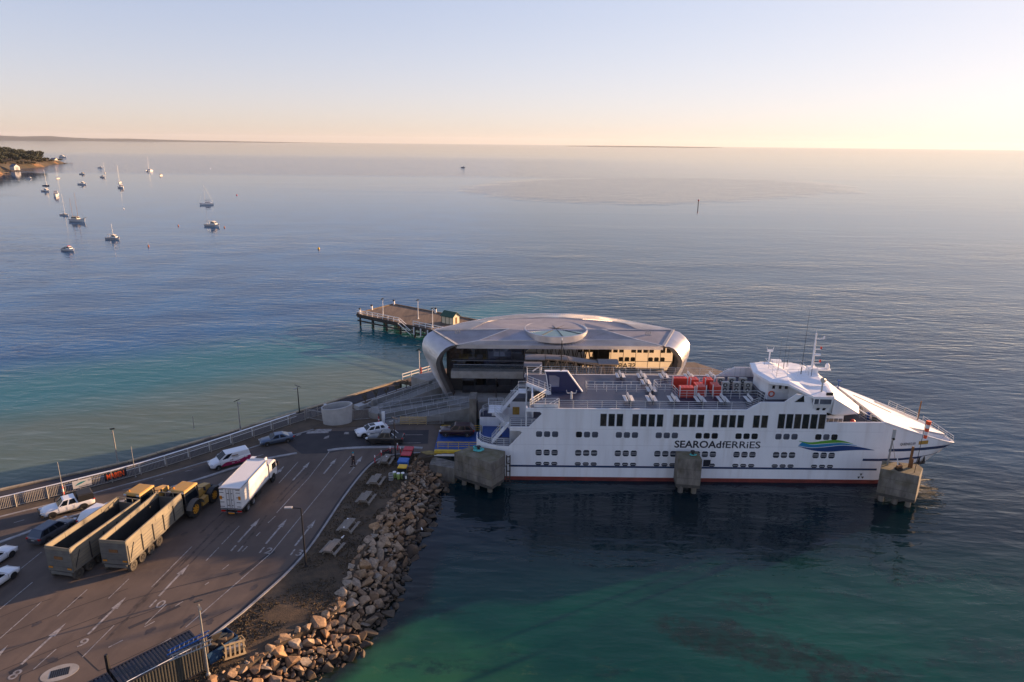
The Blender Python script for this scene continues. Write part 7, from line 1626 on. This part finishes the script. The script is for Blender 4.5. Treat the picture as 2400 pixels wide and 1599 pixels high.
tractor((-37.15, 69.5, DECK), 79, 'yellow tractor with big tyres hitched to the sunlit trailer'); tractor((-41.75, 68.8, DECK), 79, 'yellow tractor half hidden between the two trailers, hitched to the shaded one')
# ------------------------------------------------------------------ people
mat('skin', (.40, .24, .17), .6); mat('coat_dark', (.030, .020, .022), .9, var=.2); mat('hivis', (.50, .62, .04), .7); mat('beanie_teal', (.02, .25, .32), .9); mat('boots', (.012, .012, .012), .7)
def skin_mesh(name, pts, edges, m, par, sub=1):
    me = bpy.data.meshes.new(name); me.from_pydata([p[:3] for p in pts], edges, []); o = link(name, me, par)
    o.modifiers.new('skin', 'SKIN'); lay = me.skin_vertices[0].data
    for i, p in enumerate(pts): lay[i].radius = (p[3], p[4] if len(p) > 4 else p[3])
    lay[0].use_root = True
    s = o.modifiers.new('sub', 'SUBSURF'); s.levels = sub; s.render_levels = sub
    dg = bpy.context.evaluated_depsgraph_get(); dg.update(); nm = bpy.data.meshes.new_from_object(o.evaluated_get(dg)); o.modifiers.clear(); o.data = nm
    nm.materials.clear(); nm.materials.append(M(m)); nm.polygons.foreach_set('use_smooth', [True] * len(nm.polygons)); return o
def person(loc, rz, label, arms, coat, legs, hat, band=None, sc_=1.0, stride=.16):
    e = empty('person', loc, rz, label, 'person'); e.scale = (sc_,) * 3
    J = [(0, 0, .95, .13, .10), (0, 0, 1.2, .14, .10), (0, 0, 1.42, .15, .095), (0, 0, 1.52, .055), (0, 0, 1.60, .075, .085), (0, .01, 1.70, .082, .10), (0, 0, 1.77, .05)]
    E_ = [(0, 1), (1, 2), (2, 3), (3, 4), (4, 5), (5, 6)]
    def chain(start, pts):
        i = start
        for p in pts: J.append(p); E_.append((i, len(J) - 1)); i = len(J) - 1
    for s in (-1, 1):
        chain(2, [(s * .19, 0, 1.40, .06)] + arms[0 if s < 0 else 1])
        chain(0, [(s * .10, 0, .88, .09), (s * .11, s * stride * .5 + .02, .48, .065), (s * .11, s * stride, .09, .048), (s * .11, s * stride + .12, .04, .045)])
    skin_mesh('body', J, E_, 'skin', e)
    # clothes over it
    C_ = [(0, 0, .82, .17, .13), (0, 0, 1.2, .175, .13), (0, 0, 1.40, .18, .12), (0, 0, 1.47, .10)]; F_ = [(0, 1), (1, 2), (2, 3)]
    for s in (-1, 1):
        i = 2
        for p in [(s * .20, 0, 1.39, .075)] + [(q[0], q[1], q[2], q[3] * 1.35) for q in arms[0 if s < 0 else 1][:2]]: C_.append(p); F_.append((i, len(C_) - 1)); i = len(C_) - 1
    skin_mesh('coat', C_, F_, coat, e)
    T_ = [(0, 0, .92, .15, .11)]; G_ = []
    for s in (-1, 1):
        i = 0
        for p in [(s * .10, 0, .84, .105), (s * .11, s * stride * .5 + .02, .48, .085), (s * .11, s * stride, .13, .07)]: T_.append(p); G_.append((i, len(T_) - 1)); i = len(T_) - 1
    skin_mesh('trousers', T_, G_, legs, e)
    b = MB()
    for s in (-1, 1): b.box((s * .11, s * stride + .06, .05), (.11, .30, .10))
    b.ob('shoe', 'boots', e)
    b = MB(); b.lathe([(.105, 1.68), (.115, 1.74), (.10, 1.82), (.05, 1.86), (.005, 1.87)], (0, 0, 0), 12); b.ob('beanie', hat, e)
    b = MB(); b.box((0, .10, 1.675), (.025, .03, .04)); b.ob('nose', 'skin', e)
    if band: b = MB(); b.lathe([(.185, 1.02), (.19, 1.14)], n=14); b.v = [(x, y * .78, z) for x, y, z in b.v]; b.ob('hi_vis_band', band, e)
armd = [(-.25, .03, 1.12, .05), (-.22, .12, .88, .04), (-.21, .16, .80, .035)]; armd2 = [(.25, .0, 1.12, .05), (.20, .16, .98, .04), (.13, .22, 1.02, .035)]
q = gp(829, 1093, DECK); person((q.x, q.y, DECK), 2.4, 'person in dark clothes and teal hat standing in lane thirteen', (armd, armd2), 'coat_dark', 'coat_dark', 'beanie_teal', None, 1.12)
armu = [(-.30, .05, 1.25, .05), (-.34, .18, 1.5, .04), (-.35, .2, 1.6, .035)]; armo = [(.30, .1, 1.2, .05), (.36, .25, 1.35, .04), (.38, .3, 1.42, .035)]
person((-1.6, 91.0, 3.31), 2.0, 'crew member in dark uniform with a yellow band on the ferry ramp deck', (armu, armo), 'coat_dark', 'coat_dark', 'boots', 'hivis', 1.05)
# ------------------------------------------------------------------ boats at their moorings
mat('boat_white', (.72, .70, .66), .4, var=.05); mat('boat_navy', (.02, .035, .08), .4); mat('boat_timber', (.22, .12, .055), .6, var=.2); mat('boat_cream', (.58, .52, .42), .55, var=.1); mat('canvas_blue', (.02, .04, .10), .8); mat('canvas_grey', (.22, .20, .18), .8); mat('mast_alu', (.50, .48, .45), .4, .5); mat('boat_red', (.45, .05, .03), .5)
def hull(e, L, W, F, m, stripe=None, sheer=.25, nm='hull', yo=0.0, transom=.78):
    st = [(-.5, transom, .0), (-.3, .95, -.02), (0, 1, 0), (.22, .86, .08), (.38, .56, .45), (.47, .22, .8), (.5, .03, 1.0)]; rings = []
    for x, w, s in st:
        w2 = W / 2 * w; z = F + sheer * s; rings.append([(x * L, yo + w2, z), (x * L * (1 - .06 * s), yo + w2 * .86, z * .45), (x * L * (1 - .1 * s), yo + w2 * .5, -.25), (x * L * (1 - .1 * s), yo, -.4), (x * L * (1 - .1 * s), yo - w2 * .5, -.25), (x * L * (1 - .06 * s), yo - w2 * .86, z * .45), (x * L, yo - w2, z)])
    b = MB(); b.loft(rings, caps=True, smooth=False); h = b.ob(nm, m, e)
    if stripe:
        b = MB()
        for s_ in (1, -1): b.loft([[(x * L, yo + s_ * (W / 2 * w + .02), F + sheer * s - .12), (x * L, yo + s_ * (W / 2 * w + .015), F + sheer * s - .28)] for x, w, s in st], closed=False, caps=False, smooth=False)
        b.ob('stripe', stripe, h, fix=False)
    return h
def block(e, x0, x1, w, z0, z1, m, nm, rake=.35, taper=.85, win=True):
    b = MB(); b.loft([[(x0, -w / 2, z0), (x1, -w / 2, z0), (x1, w / 2, z0), (x0, w / 2, z0)], [(x0 + rake * .25, -w / 2 * taper, z1), (x1 - rake, -w / 2 * taper, z1), (x1 - rake, w / 2 * taper, z1), (x0 + rake * .25, w / 2 * taper, z1)]], smooth=False); o = b.ob(nm, m, e)
    if win:
        h0, h1 = z0 + (z1 - z0) * .42, z0 + (z1 - z0) * .85; k0, k1 = .42, .85
        for s in (1, -1):
            y0, y1 = w / 2 * (1 - (1 - taper) * k0) + .015, w / 2 * (1 - (1 - taper) * k1) + .015; b = MB(); b.add([(x0 + .15 + rake * .1, s * y0, h0), (x1 - rake * k0 - .12, s * y0, h0), (x1 - rake * k1 - .12, s * y1, h1), (x0 + .15 + rake * .2, s * y1, h1)], [(0, 1, 2, 3)]); b.ob('window', 'car_glass', o, fix=False)
        b = MB(); b.add([(x1 - rake * k0 + .02, -w * .42, h0), (x1 - rake * k0 + .02, w * .42, h0), (x1 - rake * k1 + .02, w * .40, h1), (x1 - rake * k1 + .02, -w * .40, h1)], [(0, 1, 2, 3)]); b.ob('windscreen', 'car_glass', o, fix=False)
    return o
def mast(e, x, h, z0, boom=None, m='mast_alu', nm='mast', stays=True, L=8):
    b = MB(); b.cyl((x, 0, z0), (x - .15, 0, z0 + h), .09, .05, 6); o = b.ob(nm, m, e)
    if boom: b = MB(); b.cyl((x, 0, z0 + 1.3), (x - boom, 0, z0 + 1.35), .13, .10, 7); b.ob('furled_sail', 'canvas_blue' if boom > 3 else 'boat_cream', e)
    if stays:
        b = MB(); b.cyl((x - .15, 0, z0 + h), (L * .48, 0, z0 + .1), .02, n=4); b.cyl((x - .15, 0, z0 + h), (-L * .48, 0, z0 + .1), .018, n=4)
        for s in (1, -1): b.beam((x, 0, z0 + h * .6), (x, s * .6, z0 + h * .6), .04)
        b.ob('rigging', m, o)
def boat(kind, loc, hd, label, L, **k):
    e = empty(kind, loc, R(hd), label, 'boat', 'boats moored in the bay'); W = k.get('W', L * .32)
    if kind == 'motor_yacht':
        hull(e, L, W, L * .12, 'boat_white', 'boat_navy', L * .05); block(e, -L * .38, L * .24, W * .8, L * .12, L * .24, 'boat_white', 'cabin', L * .12); block(e, -L * .25, L * .08, W * .66, L * .24, L * .33, 'boat_white', 'flybridge', L * .08)
        b = MB(); b.beam((-L * .2, -W * .3, L * .36), (-L * .2, W * .3, L * .36), .12); b.beam((-L * .2, 0, L * .33), (-L * .2, 0, L * .40), .06); b.ob('radar_arch', 'boat_white', e)
    elif kind == 'cabin_boat':
        hull(e, L, W, L * .12, k.get('m', 'boat_white'), k.get('stripe'), L * .06); block(e, -L * .05, L * .3, W * .72, L * .13, L * .28, k.get('cm', 'boat_white'), 'cabin', L * .1)
        b = MB(); b.bb((-L * .42, -W * .34, L * .12), (-L * .06, W * .34, L * .13)); b.ob('cockpit', 'boat_cream', e)
        if k.get('top'): b = MB(); b.bb((-L * .3, -W * .36, L * .30), (L * .12, W * .36, L * .315)); b.ob('canopy_top', k['top'], e); b = MB(); [b.beam((x, s * W * .33, L * .12), (x, s * W * .33, L * .3), .05) for x in (-L * .28, -L * .06) for s in (1, -1)]; b.ob('canopy_post', 'mast_alu', e)
        if k.get('cover'): b = MB(); b.loft([[(-L * .45, -W * .38, L * .13), (-L * .45, 0, L * .16), (-L * .45, W * .38, L * .13)], [(-L * .04, -W * .36, L * .16), (-L * .04, 0, L * .30), (-L * .04, W * .36, L * .16)]], closed=False, caps=False, smooth=False); b.ob('boat_cover', k['cover'], e, fix=False)
        if k.get('arch'): b = MB(); b.tube([(L * .2, -W * .3, L * .13), (L * .1, -W * .28, L * .31), (L * .1, W * .28, L * .31), (L * .2, W * .3, L * .13)], .09, 6); b.ob('windscreen_frame', k['arch'], e)
        if k.get('mast'): mast(e, L * .05, k['mast'], L * .2, None, stays=False)
    elif kind == 'sailing_boat':
        hull(e, L, L * .28, L * .10, k.get('m', 'boat_white'), k.get('stripe', 'boat_navy'), L * .04, transom=.6); block(e, -L * .1, L * .22, L * .16, L * .11, L * .17, 'boat_white', 'cabin', L * .08); mast(e, L * .1, k.get('mast', L * 1.25), L * .1, L * .38, L=L)
    elif kind == 'ketch':
        hull(e, L, L * .27, L * .13, 'boat_white', 'boat_timber', L * .07, transom=.5); block(e, -L * .28, L * .1, L * .18, L * .13, L * .23, 'boat_cream', 'cabin', L * .05); mast(e, L * .08, L * 1.18, L * .14, L * .3, 'boat_timber', L=L); mast(e, -L * .26, L * .9, L * .14, L * .2, 'boat_timber', 'mizzen_mast', L=L)
        b = MB(); b.beam((L * .46, 0, L * .2), (L * .62, 0, L * .24), .14); b.ob('bowsprit', 'boat_timber', e)
    elif kind == 'catamaran':
        for s in (1, -1): hull(e, L, L * .13, L * .12, 'boat_white', None, L * .03, yo=s * L * .2)
        b = MB(); b.bb((-L * .4, -L * .22, L * .08), (L * .22, L * .22, L * .14)); b.ob('bridge_deck', 'boat_white', e); block(e, -L * .3, L * .15, L * .3, L * .14, L * .24, 'boat_white', 'cabin', L * .12); mast(e, L * .08, L * 1.25, L * .2, L * .35, L=L)
    return e
BOATS = [('cabin_boat', (160, 588), -18, 'small cabin boat with a red windscreen frame, nearest of the moored boats', 6.6, dict(cover='canvas_grey', arch='boat_red')),
 ('cabin_boat', (265, 561), -8, 'low white launch with a thin mast and pale canopy', 7.0, dict(top='boat_cream', mast=5.5, stripe='boat_navy')),
 ('cabin_boat', (498, 531), -16, 'white fishing cruiser with a tan top, alone to the right', 9.0, dict(top='boat_cream', stripe='boat_timber')),
 ('catamaran', (484, 480), 205, 'sailing catamaran with a tall mast, stern to the camera', 9.2, {}),
 ('ketch', (182, 520), -20, 'two masted white ketch with varnished deckhouse', 12.0, {}),
 ('sailing_boat', (151, 505), -25, 'small sloop with brown sail cover just left of the ketch', 7.5, dict(stripe='boat_timber', mast=12)),
 ('motor_yacht', (132, 460), -60, 'big white flybridge motor yacht seen from the bow', 13.0, {}),
 ('cabin_boat', (107, 449), -20, 'white cabin cruiser left of the big motor yacht', 9.0, dict(top='boat_white')),
 ('cabin_boat', (284, 441), -40, 'white trawler yacht overlapping the sloop behind it', 10.5, dict(top='boat_white', stripe='boat_timber')),
 ('sailing_boat', (281, 429), -70, 'cream sloop with tall mast right behind the trawler yacht', 11.0, dict(mast=17)),
 ('catamaran', (350, 402), -75, 'large far catamaran with the tallest mast', 14.0, {}),
 ('cabin_boat', (377, 412), -80, 'far white launch with an orange tinted cabin right of the large catamaran', 8.5, dict(cm='boat_cream')),
 ('cabin_boat', (241, 416), -30, 'far small cruiser in front of a thin masted boat', 9.0, dict(stripe='boat_navy')),
 ('sailing_boat', (246, 406), -60, 'tiny sloop just behind the small cruiser', 8.0, dict(mast=14)),
 ('cabin_boat', (193, 433), -10, 'broad white launch between the yacht and the trawler', 9.5, dict(top='boat_white')),
 ('cabin_boat', (193, 409), -20, 'far cream launch with a dark cabin side', 9.0, dict(cm='boat_cream')),
 ('sailing_boat', (136, 419), -80, 'far white sloop seen bow on above the motor yacht', 8.0, dict(mast=13)),
 ('cabin_boat', (69, 419), -10, 'small white boat closest to the gabled boat shed', 7.0, {}),
 ('sailing_boat', (108, 436), -10, 'sloop with a dark blue cover behind the cabin cruiser', 7.5, dict(m='boat_navy', mast=15)),
 ('motor_yacht', (148, 370), -10, 'distant white motor yacht off the headland point', 20.0, {}),
 ('cabin_boat', (235, 394), 0, 'tiny far runabout beyond the launches', 8.0, {}),
 ('cabin_boat', (362, 335), 20, 'speck of a fishing boat near the horizon left of centre', 26.0, {}),
 ('cabin_boat', (1085, 393), 10, 'small dark boat under way far out in the channel', 8.0, dict(m='boat_navy'))]
for kind, p, hd, lb, L, k in BOATS:
    q = gp(*p, 0); boat(kind, (q.x, q.y, 0), hd, lb, L, **k)
# buoys and a beacon
mat('buoy_orange', (.36, .12, .06), .6)
def buoy(p, label, m, r=.45, staff=.0):
    q = gp(*p, 0); e = empty('mooring_buoy', (q.x, q.y, 0), 0, label, 'buoy', 'mooring buoys in the bay'); b = MB(); b.lathe([(.02, -.3), (r * .8, -.2), (r, .1), (r * .8, .5), (r * .3, .75), (.02, .8)], n=12); b.ob('float', m, e); b = MB(); b.cyl((0, 0, .7), (0, 0, .95 + staff), .05, n=6); b.ob('staff', 'galv', e)
for p, lb, m, r, s in (((747, 584), 'yellow mooring buoy alone off the pier head', 'plastic_yellow', .8, .8), ((348, 578), 'pale orange mooring buoy with a staff right of the launch', 'buoy_orange', .55, 1.5), ((418, 530), 'orange buoy left of the fishing cruiser', 'buoy_orange', .6, 0), ((526, 534), 'orange buoy at the bow of the fishing cruiser', 'buoy_orange', .6, 0), ((555, 458), 'red buoy right of the catamaran', 'plastic_red', .9, .5), ((290, 490), 'white buoy in the open water right of the ketch', 'white_paint', .5, 0), ((493, 335 + 60), 'far white buoy beyond the moorings', 'white_paint', .9, 0)): buoy(p, lb, m, r * .6, s * .6)
q = gp(1636, 484, 0); e = empty('channel_beacon', (q.x, q.y, 0), 0, 'dark pile beacon with a red top mark standing in the channel', 'beacon'); b = MB(); b.cyl((0, 0, -2), (0, 0, 4.0), .3, n=8); b.ob('pile', 'timber_pile', e); b = MB(); b.cyl((0, 0, 4.0), (0, 0, 5.0), .5, n=10); b.ob('top_mark', 'plastic_red', e); b = MB(); b.lathe([(.15, 5.0), (.15, 5.3), (.02, 5.4)], n=8); b.ob('lantern', 'white_paint', e)
# ------------------------------------------------------------------ headland
mat('headland', (.050, .047, .030), .95, col2=(.10, .065, .032), vs=.05, detail=7, bump=1.5, bs=.12)
mat('cliff', (.36, .18, .065), .95, col2=(.10, .07, .04), vs=.09, detail=8, bump=1.0, bs=.2)
def shore_d(x, y):
    a = Vector((-668, 915)); c = Vector((-842, 1315)); d = (c - a).normalized(); n = Vector((-d.y, d.x)); v = Vector((x, y)) - a; t = v.dot(d); s = v.dot(n)
    s += 22 * mnoise.noise(Vector((x * .012, y * .012, 0))) + 9 * mnoise.noise(Vector((x * .04, y * .04, 2)))
    Lt = (c - a).length
    if t > Lt - 30: s -= (t - Lt + 30) ** 1.25 * .7
    return s, t, Lt
b = MB(); NX, NY = 70, 80; vs = []
for j in range(NY):
    for i in range(NX):
        x = -1500 + 860 * (i / (NX - 1)) ** .55; y = 820 + 620 * j / (NY - 1); s, t, Lt = shore_d(x, y)
        fade = 1 - .25 * max(0, min(1, (t - Lt * .45) / (Lt * .55)))
        z = -2 if s < 0 else min(s * .55, 7 + 2.5 * mnoise.noise(Vector((x * .03, y * .03, 5)))) * fade + min(max(s - 14, 0) * .16, 15) * fade
        vs.append((x, y, z))
b.add(vs, [(j * NX + i, j * NX + i + 1, (j + 1) * NX + i + 1, (j + 1) * NX + i) for j in range(NY - 1) for i in range(NX - 1)], True)
hl = b.ob('headland', 'headland', fix=False); tag(hl, kind='structure'); me = hl.data; me.materials.append(M('cliff'))
for f in me.polygons:
    c = f.center
    if f.normal.z < .92 and .5 < c.z < 11 and mnoise.noise(Vector((c.x * .02, c.y * .02, 9))) > .02: f.material_index = 1
mat('tree_leaf', (.048, .052, .028), .85, col2=(.026, .032, .019), vs=.25, detail=4); mat('tree_leaf_brown', (.085, .070, .035), .85, col2=(.045, .042, .024), vs=.25, detail=4)
def make_tree(seed, h, r, label, m, flat=.75):
    e = empty('headland_tree', (0, 0, 0), 0, label, 'tree', 'evergreen trees on the headland'); q = random.Random(seed)
    b = MB(); b.cyl((0, 0, -1), (0, 0, h * .62), h * .035, h * .02, 6); ctr = []
    for k in range(9):
        a = k * 2.4 + q.random(); rr_ = r * q.uniform(.25, .72); z = h * q.uniform(.52, .86); ctr.append((Vector((math.cos(a) * rr_, math.sin(a) * rr_, z)), r * q.uniform(.34, .52)))
        b.cyl((0, 0, h * .4), tuple(ctr[-1][0]), h * .015, h * .006, 4)
    b.ob('trunk', 'bark', e); b = MB()
    for c, s in ctr:
        for _ in range(46):
            d = Vector((q.gauss(0, 1), q.gauss(0, 1), q.gauss(0, 1) * flat)).normalized() * s * q.uniform(.65, 1.08); d.z *= flat; p = c + d; u = Vector((q.gauss(0, 1), q.gauss(0, 1), q.gauss(0, .6))).normalized() * s * .30; v = u.cross(Vector((q.gauss(0, 1), q.gauss(0, 1), q.gauss(0, 1)))).normalized() * s * .26
            b.add([p - u, p + v, p + u, p - v], [(0, 1, 2, 3)])
    b.ob('crown', m, e, fix=False); return e
TL = ['rounded dark evergreen tree on the headland slope', 'brownish bushy tree low on the headland slope', 'leaning wide evergreen tree along the headland ridge']
protos = [make_tree(1, 9, 5.0, TL[0], 'tree_leaf'), make_tree(2, 6, 4.4, TL[1], 'tree_leaf_brown', .6), make_tree(3, 11, 6.0, TL[2], 'tree_leaf')]
used = [False] * 3; q = random.Random(21); nt_ = 0
def hz(x, y):
    s, t, Lt = shore_d(x, y); fade = 1 - .25 * max(0, min(1, (t - Lt * .45) / (Lt * .55)))
    return (s, (min(s * .55, 7) + min(max(s - 14, 0) * .16, 15)) * fade)
for it in range(4000):
    if nt_ >= 110: break
    x, y = q.uniform(-1010, -660), q.uniform(900, 1330); s, z = hz(x, y); k = 1 if s < 13 else (2 if q.random() < .3 else 0)
    if s < 6.5 or s > 120: continue
    v = Vector((x, y, z)) - Vector((0, 0, CAM_H)); zc = v.dot(_fw)
    if 1200 + 1600 * v.dot(_rt) / zc < -25: continue
    nt_ += 1; rz = q.random() * 6.28; sc_ = q.uniform(.9, 1.5)
    if not used[k]: used[k] = True; protos[k].location = (x, y, z - .5); protos[k].rotation_euler.z = rz
    else: dup(protos[k], (x, y, z - .5), rz, None, sc_)
big = make_tree(9, 17, 9.0, 'tallest umbrella shaped pine standing on top of the headland', 'tree_leaf', .5); x, y = -905, 1150; big.location = (x, y, hz(x, y)[1] - .5)
# sheds and jetties under the headland
def shed(p, hd, L, W, H, wall, roof, label):
    q = gp(*p, 0); e = empty('boat_shed', (q.x, q.y, 1.2), R(hd), label, 'shed', 'boat sheds under the headland'); b = MB(); b.bb((-L / 2, -W / 2, 0), (L / 2, W / 2, H)); b.prism([(-W / 2, H), (W / 2, H), (0, H + W * .42)], -L / 2, L / 2, axis='x'); b.ob('wall', wall, e)
    b = MB()
    for s in (1, -1): b.add([(-L / 2 - .3, s * (W / 2 + .35), H - .3), (L / 2 + .3, s * (W / 2 + .35), H - .3), (L / 2 + .3, 0, H + W * .45), (-L / 2 - .3, 0, H + W * .45)], [(0, 1, 2, 3)])
    b.ob('roof', roof, e, fix=False); b = MB(); b.bb((L / 2, -W * .25, 0), (L / 2 + .05, W * .25, H * .8)); b.ob('door', 'concrete_pale', e)
shed((36, 401), -32, 13, 7, 5, 'boat_white', 'ship_blue', 'white gabled boat shed nearest the moorings'); shed((72, 384), -20, 8, 6, 5.5, 'boat_white', 'truck_grey', 'small white boat shed below the cliff'); shed((128, 381.5), -25, 14, 8, 4, 'boat_cream', 'truck_grey', 'wide cream boat shed on the point jetty'); shed((38, 385.5), -20, 16, 8, 4, 'truck_grey', 'galv', 'long grey roofed shed among the trees')
def jetty(p, q_, w, label):
    a, c = gp(*p, 0), gp(*q_, 0); e = empty('small_jetty', tuple(a), 0, label, 'jetty', 'small jetties under the headland'); d = c - a; b = MB(); b.beam(Vector((0, 0, 1.2)), d + Vector((0, 0, 1.2)), w, .35); b.ob('deck', 'timber_deck', e); n_ = max(3, int(d.length / 7))
    for i in range(n_ + 1):
        for s in (-1, 1):
            t = d * (i / n_) + Vector((0, s * w * .4, 0)); b = MB(); b.cyl((t.x, t.y, -2), (t.x, t.y, 1.9), .3, n=6); b.ob('pile', 'timber_pile', e)
jetty((5, 402), (75, 401), 4, 'dark jetty running out beside the white gabled shed'); jetty((105, 384), (168, 384), 5, 'long dark jetty on the headland point'); jetty((0, 408), (18, 406), 4, 'short jetty at the left edge by the boats')
# ------------------------------------------------------------------ far shore
mat('far_land', (.06, .065, .05), .95, var=.3, vs=.0008, detail=6)
b = MB(); ridge = []
N_ = 60
for i in range(N_ + 1):
    px_ = -250 + (820 + 250) * i / N_; d = gp(px_, 341, 0); dirn = Vector((d.x, d.y, 0)).normalized(); Dm = 19500; t = i / N_
    h = max(2.0, 165 * (1 - t) ** 1.25 * (.8 + .35 * mnoise.noise(Vector((i * .17, 0, 0))) + .12 * mnoise.noise(Vector((i * .6, 3, 0))))); ridge.append([dirn * (Dm - 900) + Vector((0, 0, -3)), dirn * (Dm - 500) + Vector((0, 0, h * .55)), dirn * Dm + Vector((0, 0, h)), dirn * (Dm + 1500) + Vector((0, 0, -3))])
b.loft(ridge, closed=False, caps=False); tag(b.ob('hills', 'far_land', fix=False), kind='structure')
b = MB(); ridge = []
for i in range(25):
    px_ = 1320 + 380 * i / 24; d = gp(px_, 352, 0); dirn = Vector((d.x, d.y, 0)).normalized(); h = 14 * math.sin(math.pi * i / 24) ** .5 * (1 + .4 * mnoise.noise(Vector((i * .5, 1, 0)))) + .5
    ridge.append([dirn * 14000 + Vector((0, 0, -2)), dirn * 14200 + Vector((0, 0, h)), dirn * 14700 + Vector((0, 0, -2))])
b.loft(ridge, closed=False, caps=False); tag(b.ob('low_island', 'far_land', fix=False), kind='structure')
# ------------------------------------------------------------------ the air over the bay
b = MB(); b.bb((-30000, -30000, -6), (30000, 30000, 240)); hzo = b.ob('haze', None); tag(hzo, kind='stuff')
hm = bpy.data.materials.new('haze'); hm.use_nodes = True; nn = hm.node_tree.nodes; nn.clear()
pv = nn.new('ShaderNodeVolumePrincipled'); pv.inputs['Color'].default_value = (0.86, 0.92, 1.0, 1); pv.inputs['Density'].default_value = 0.000018; pv.inputs['Anisotropy'].default_value = 0.2
ho = nn.new('ShaderNodeOutputMaterial'); hm.node_tree.links.new(pv.outputs[0], ho.inputs['Volume']); hzo.data.materials.append(hm)
# ------------------------------------------------------------------ pieces that stand apart become objects of their own
def split_pieces():
    for o in list(sc.objects):
        if o.type != 'MESH' or o.get('kind') in ('stuff', 'structure') or o.data.users > 1: continue
        me = o.data; n = len(me.vertices)
        if n < 6 or n > 6000: continue
        if o.name.split('.')[0] in ('lettering', 'foliage', 'railing', 'handrail', 'stair_rail', 'crown', 'wire_frame'): continue
        par = list(range(n))
        def find(i):
            while par[i] != i: par[i] = par[par[i]]; i = par[i]
            return i
        for e in me.edges:
            a, c = find(e.vertices[0]), find(e.vertices[1])
            if a != c: par[a] = c
        isl = {}
        for i in range(n): isl.setdefault(find(i), []).append(i)
        if len(isl) < 2 or len(isl) > 260: continue
        keys = list(isl); bbx = []
        for k in keys:
            co = [me.vertices[i].co for i in isl[k]]
            lo = Vector((min(c.x for c in co), min(c.y for c in co), min(c.z for c in co))); hi = Vector((max(c.x for c in co), max(c.y for c in co), max(c.z for c in co))); bbx.append((lo, hi, (hi - lo).length))
        cp = list(range(len(keys)))
        def cf(i):
            while cp[i] != i: cp[i] = cp[cp[i]]; i = cp[i]
            return i
        for i in range(len(keys)):
            for j in range(i + 1, len(keys)):
                if cf(i) == cf(j): continue
                g = 0.0
                for a in range(3): g += max(0.0, bbx[i][0][a] - bbx[j][1][a], bbx[j][0][a] - bbx[i][1][a]) ** 2
                if math.sqrt(g) < 0.42 * max(bbx[i][2], bbx[j][2]): cp[cf(i)] = cf(j)
        groups = {}
        for i in range(len(keys)): groups.setdefault(cf(i), []).append(i)
        if len(groups) < 2: continue
        vg = {}
        for gi, (g_, mem) in enumerate(groups.items()):
            for m_ in mem:
                for i in isl[keys[m_]]: vg[i] = gi
        faces = [[] for _ in groups]
        for f in me.polygons: faces[vg[f.vertices[0]]].append(f)
        base = o.name.split('.')[0]
        for gi in range(len(groups)):
            used = sorted({i for f in faces[gi] for i in f.vertices}); mp = {v: k for k, v in enumerate(used)}
            nm = bpy.data.meshes.new(base); nm.from_pydata([tuple(me.vertices[i].co) for i in used], [], [tuple(mp[i] for i in f.vertices) for f in faces[gi]])
            for m_ in me.materials: nm.materials.append(m_)
            nm.polygons.foreach_set('use_smooth', [f.use_smooth for f in faces[gi]])
            if any(f.use_smooth for f in faces[gi]): nm.set_sharp_from_angle(angle=R(40))
            if gi == 0: o.data = nm
            else:
                q = o.copy(); q.data = nm; sc.collection.objects.link(q)
bpy.context.view_layer.update()
split_pieces()
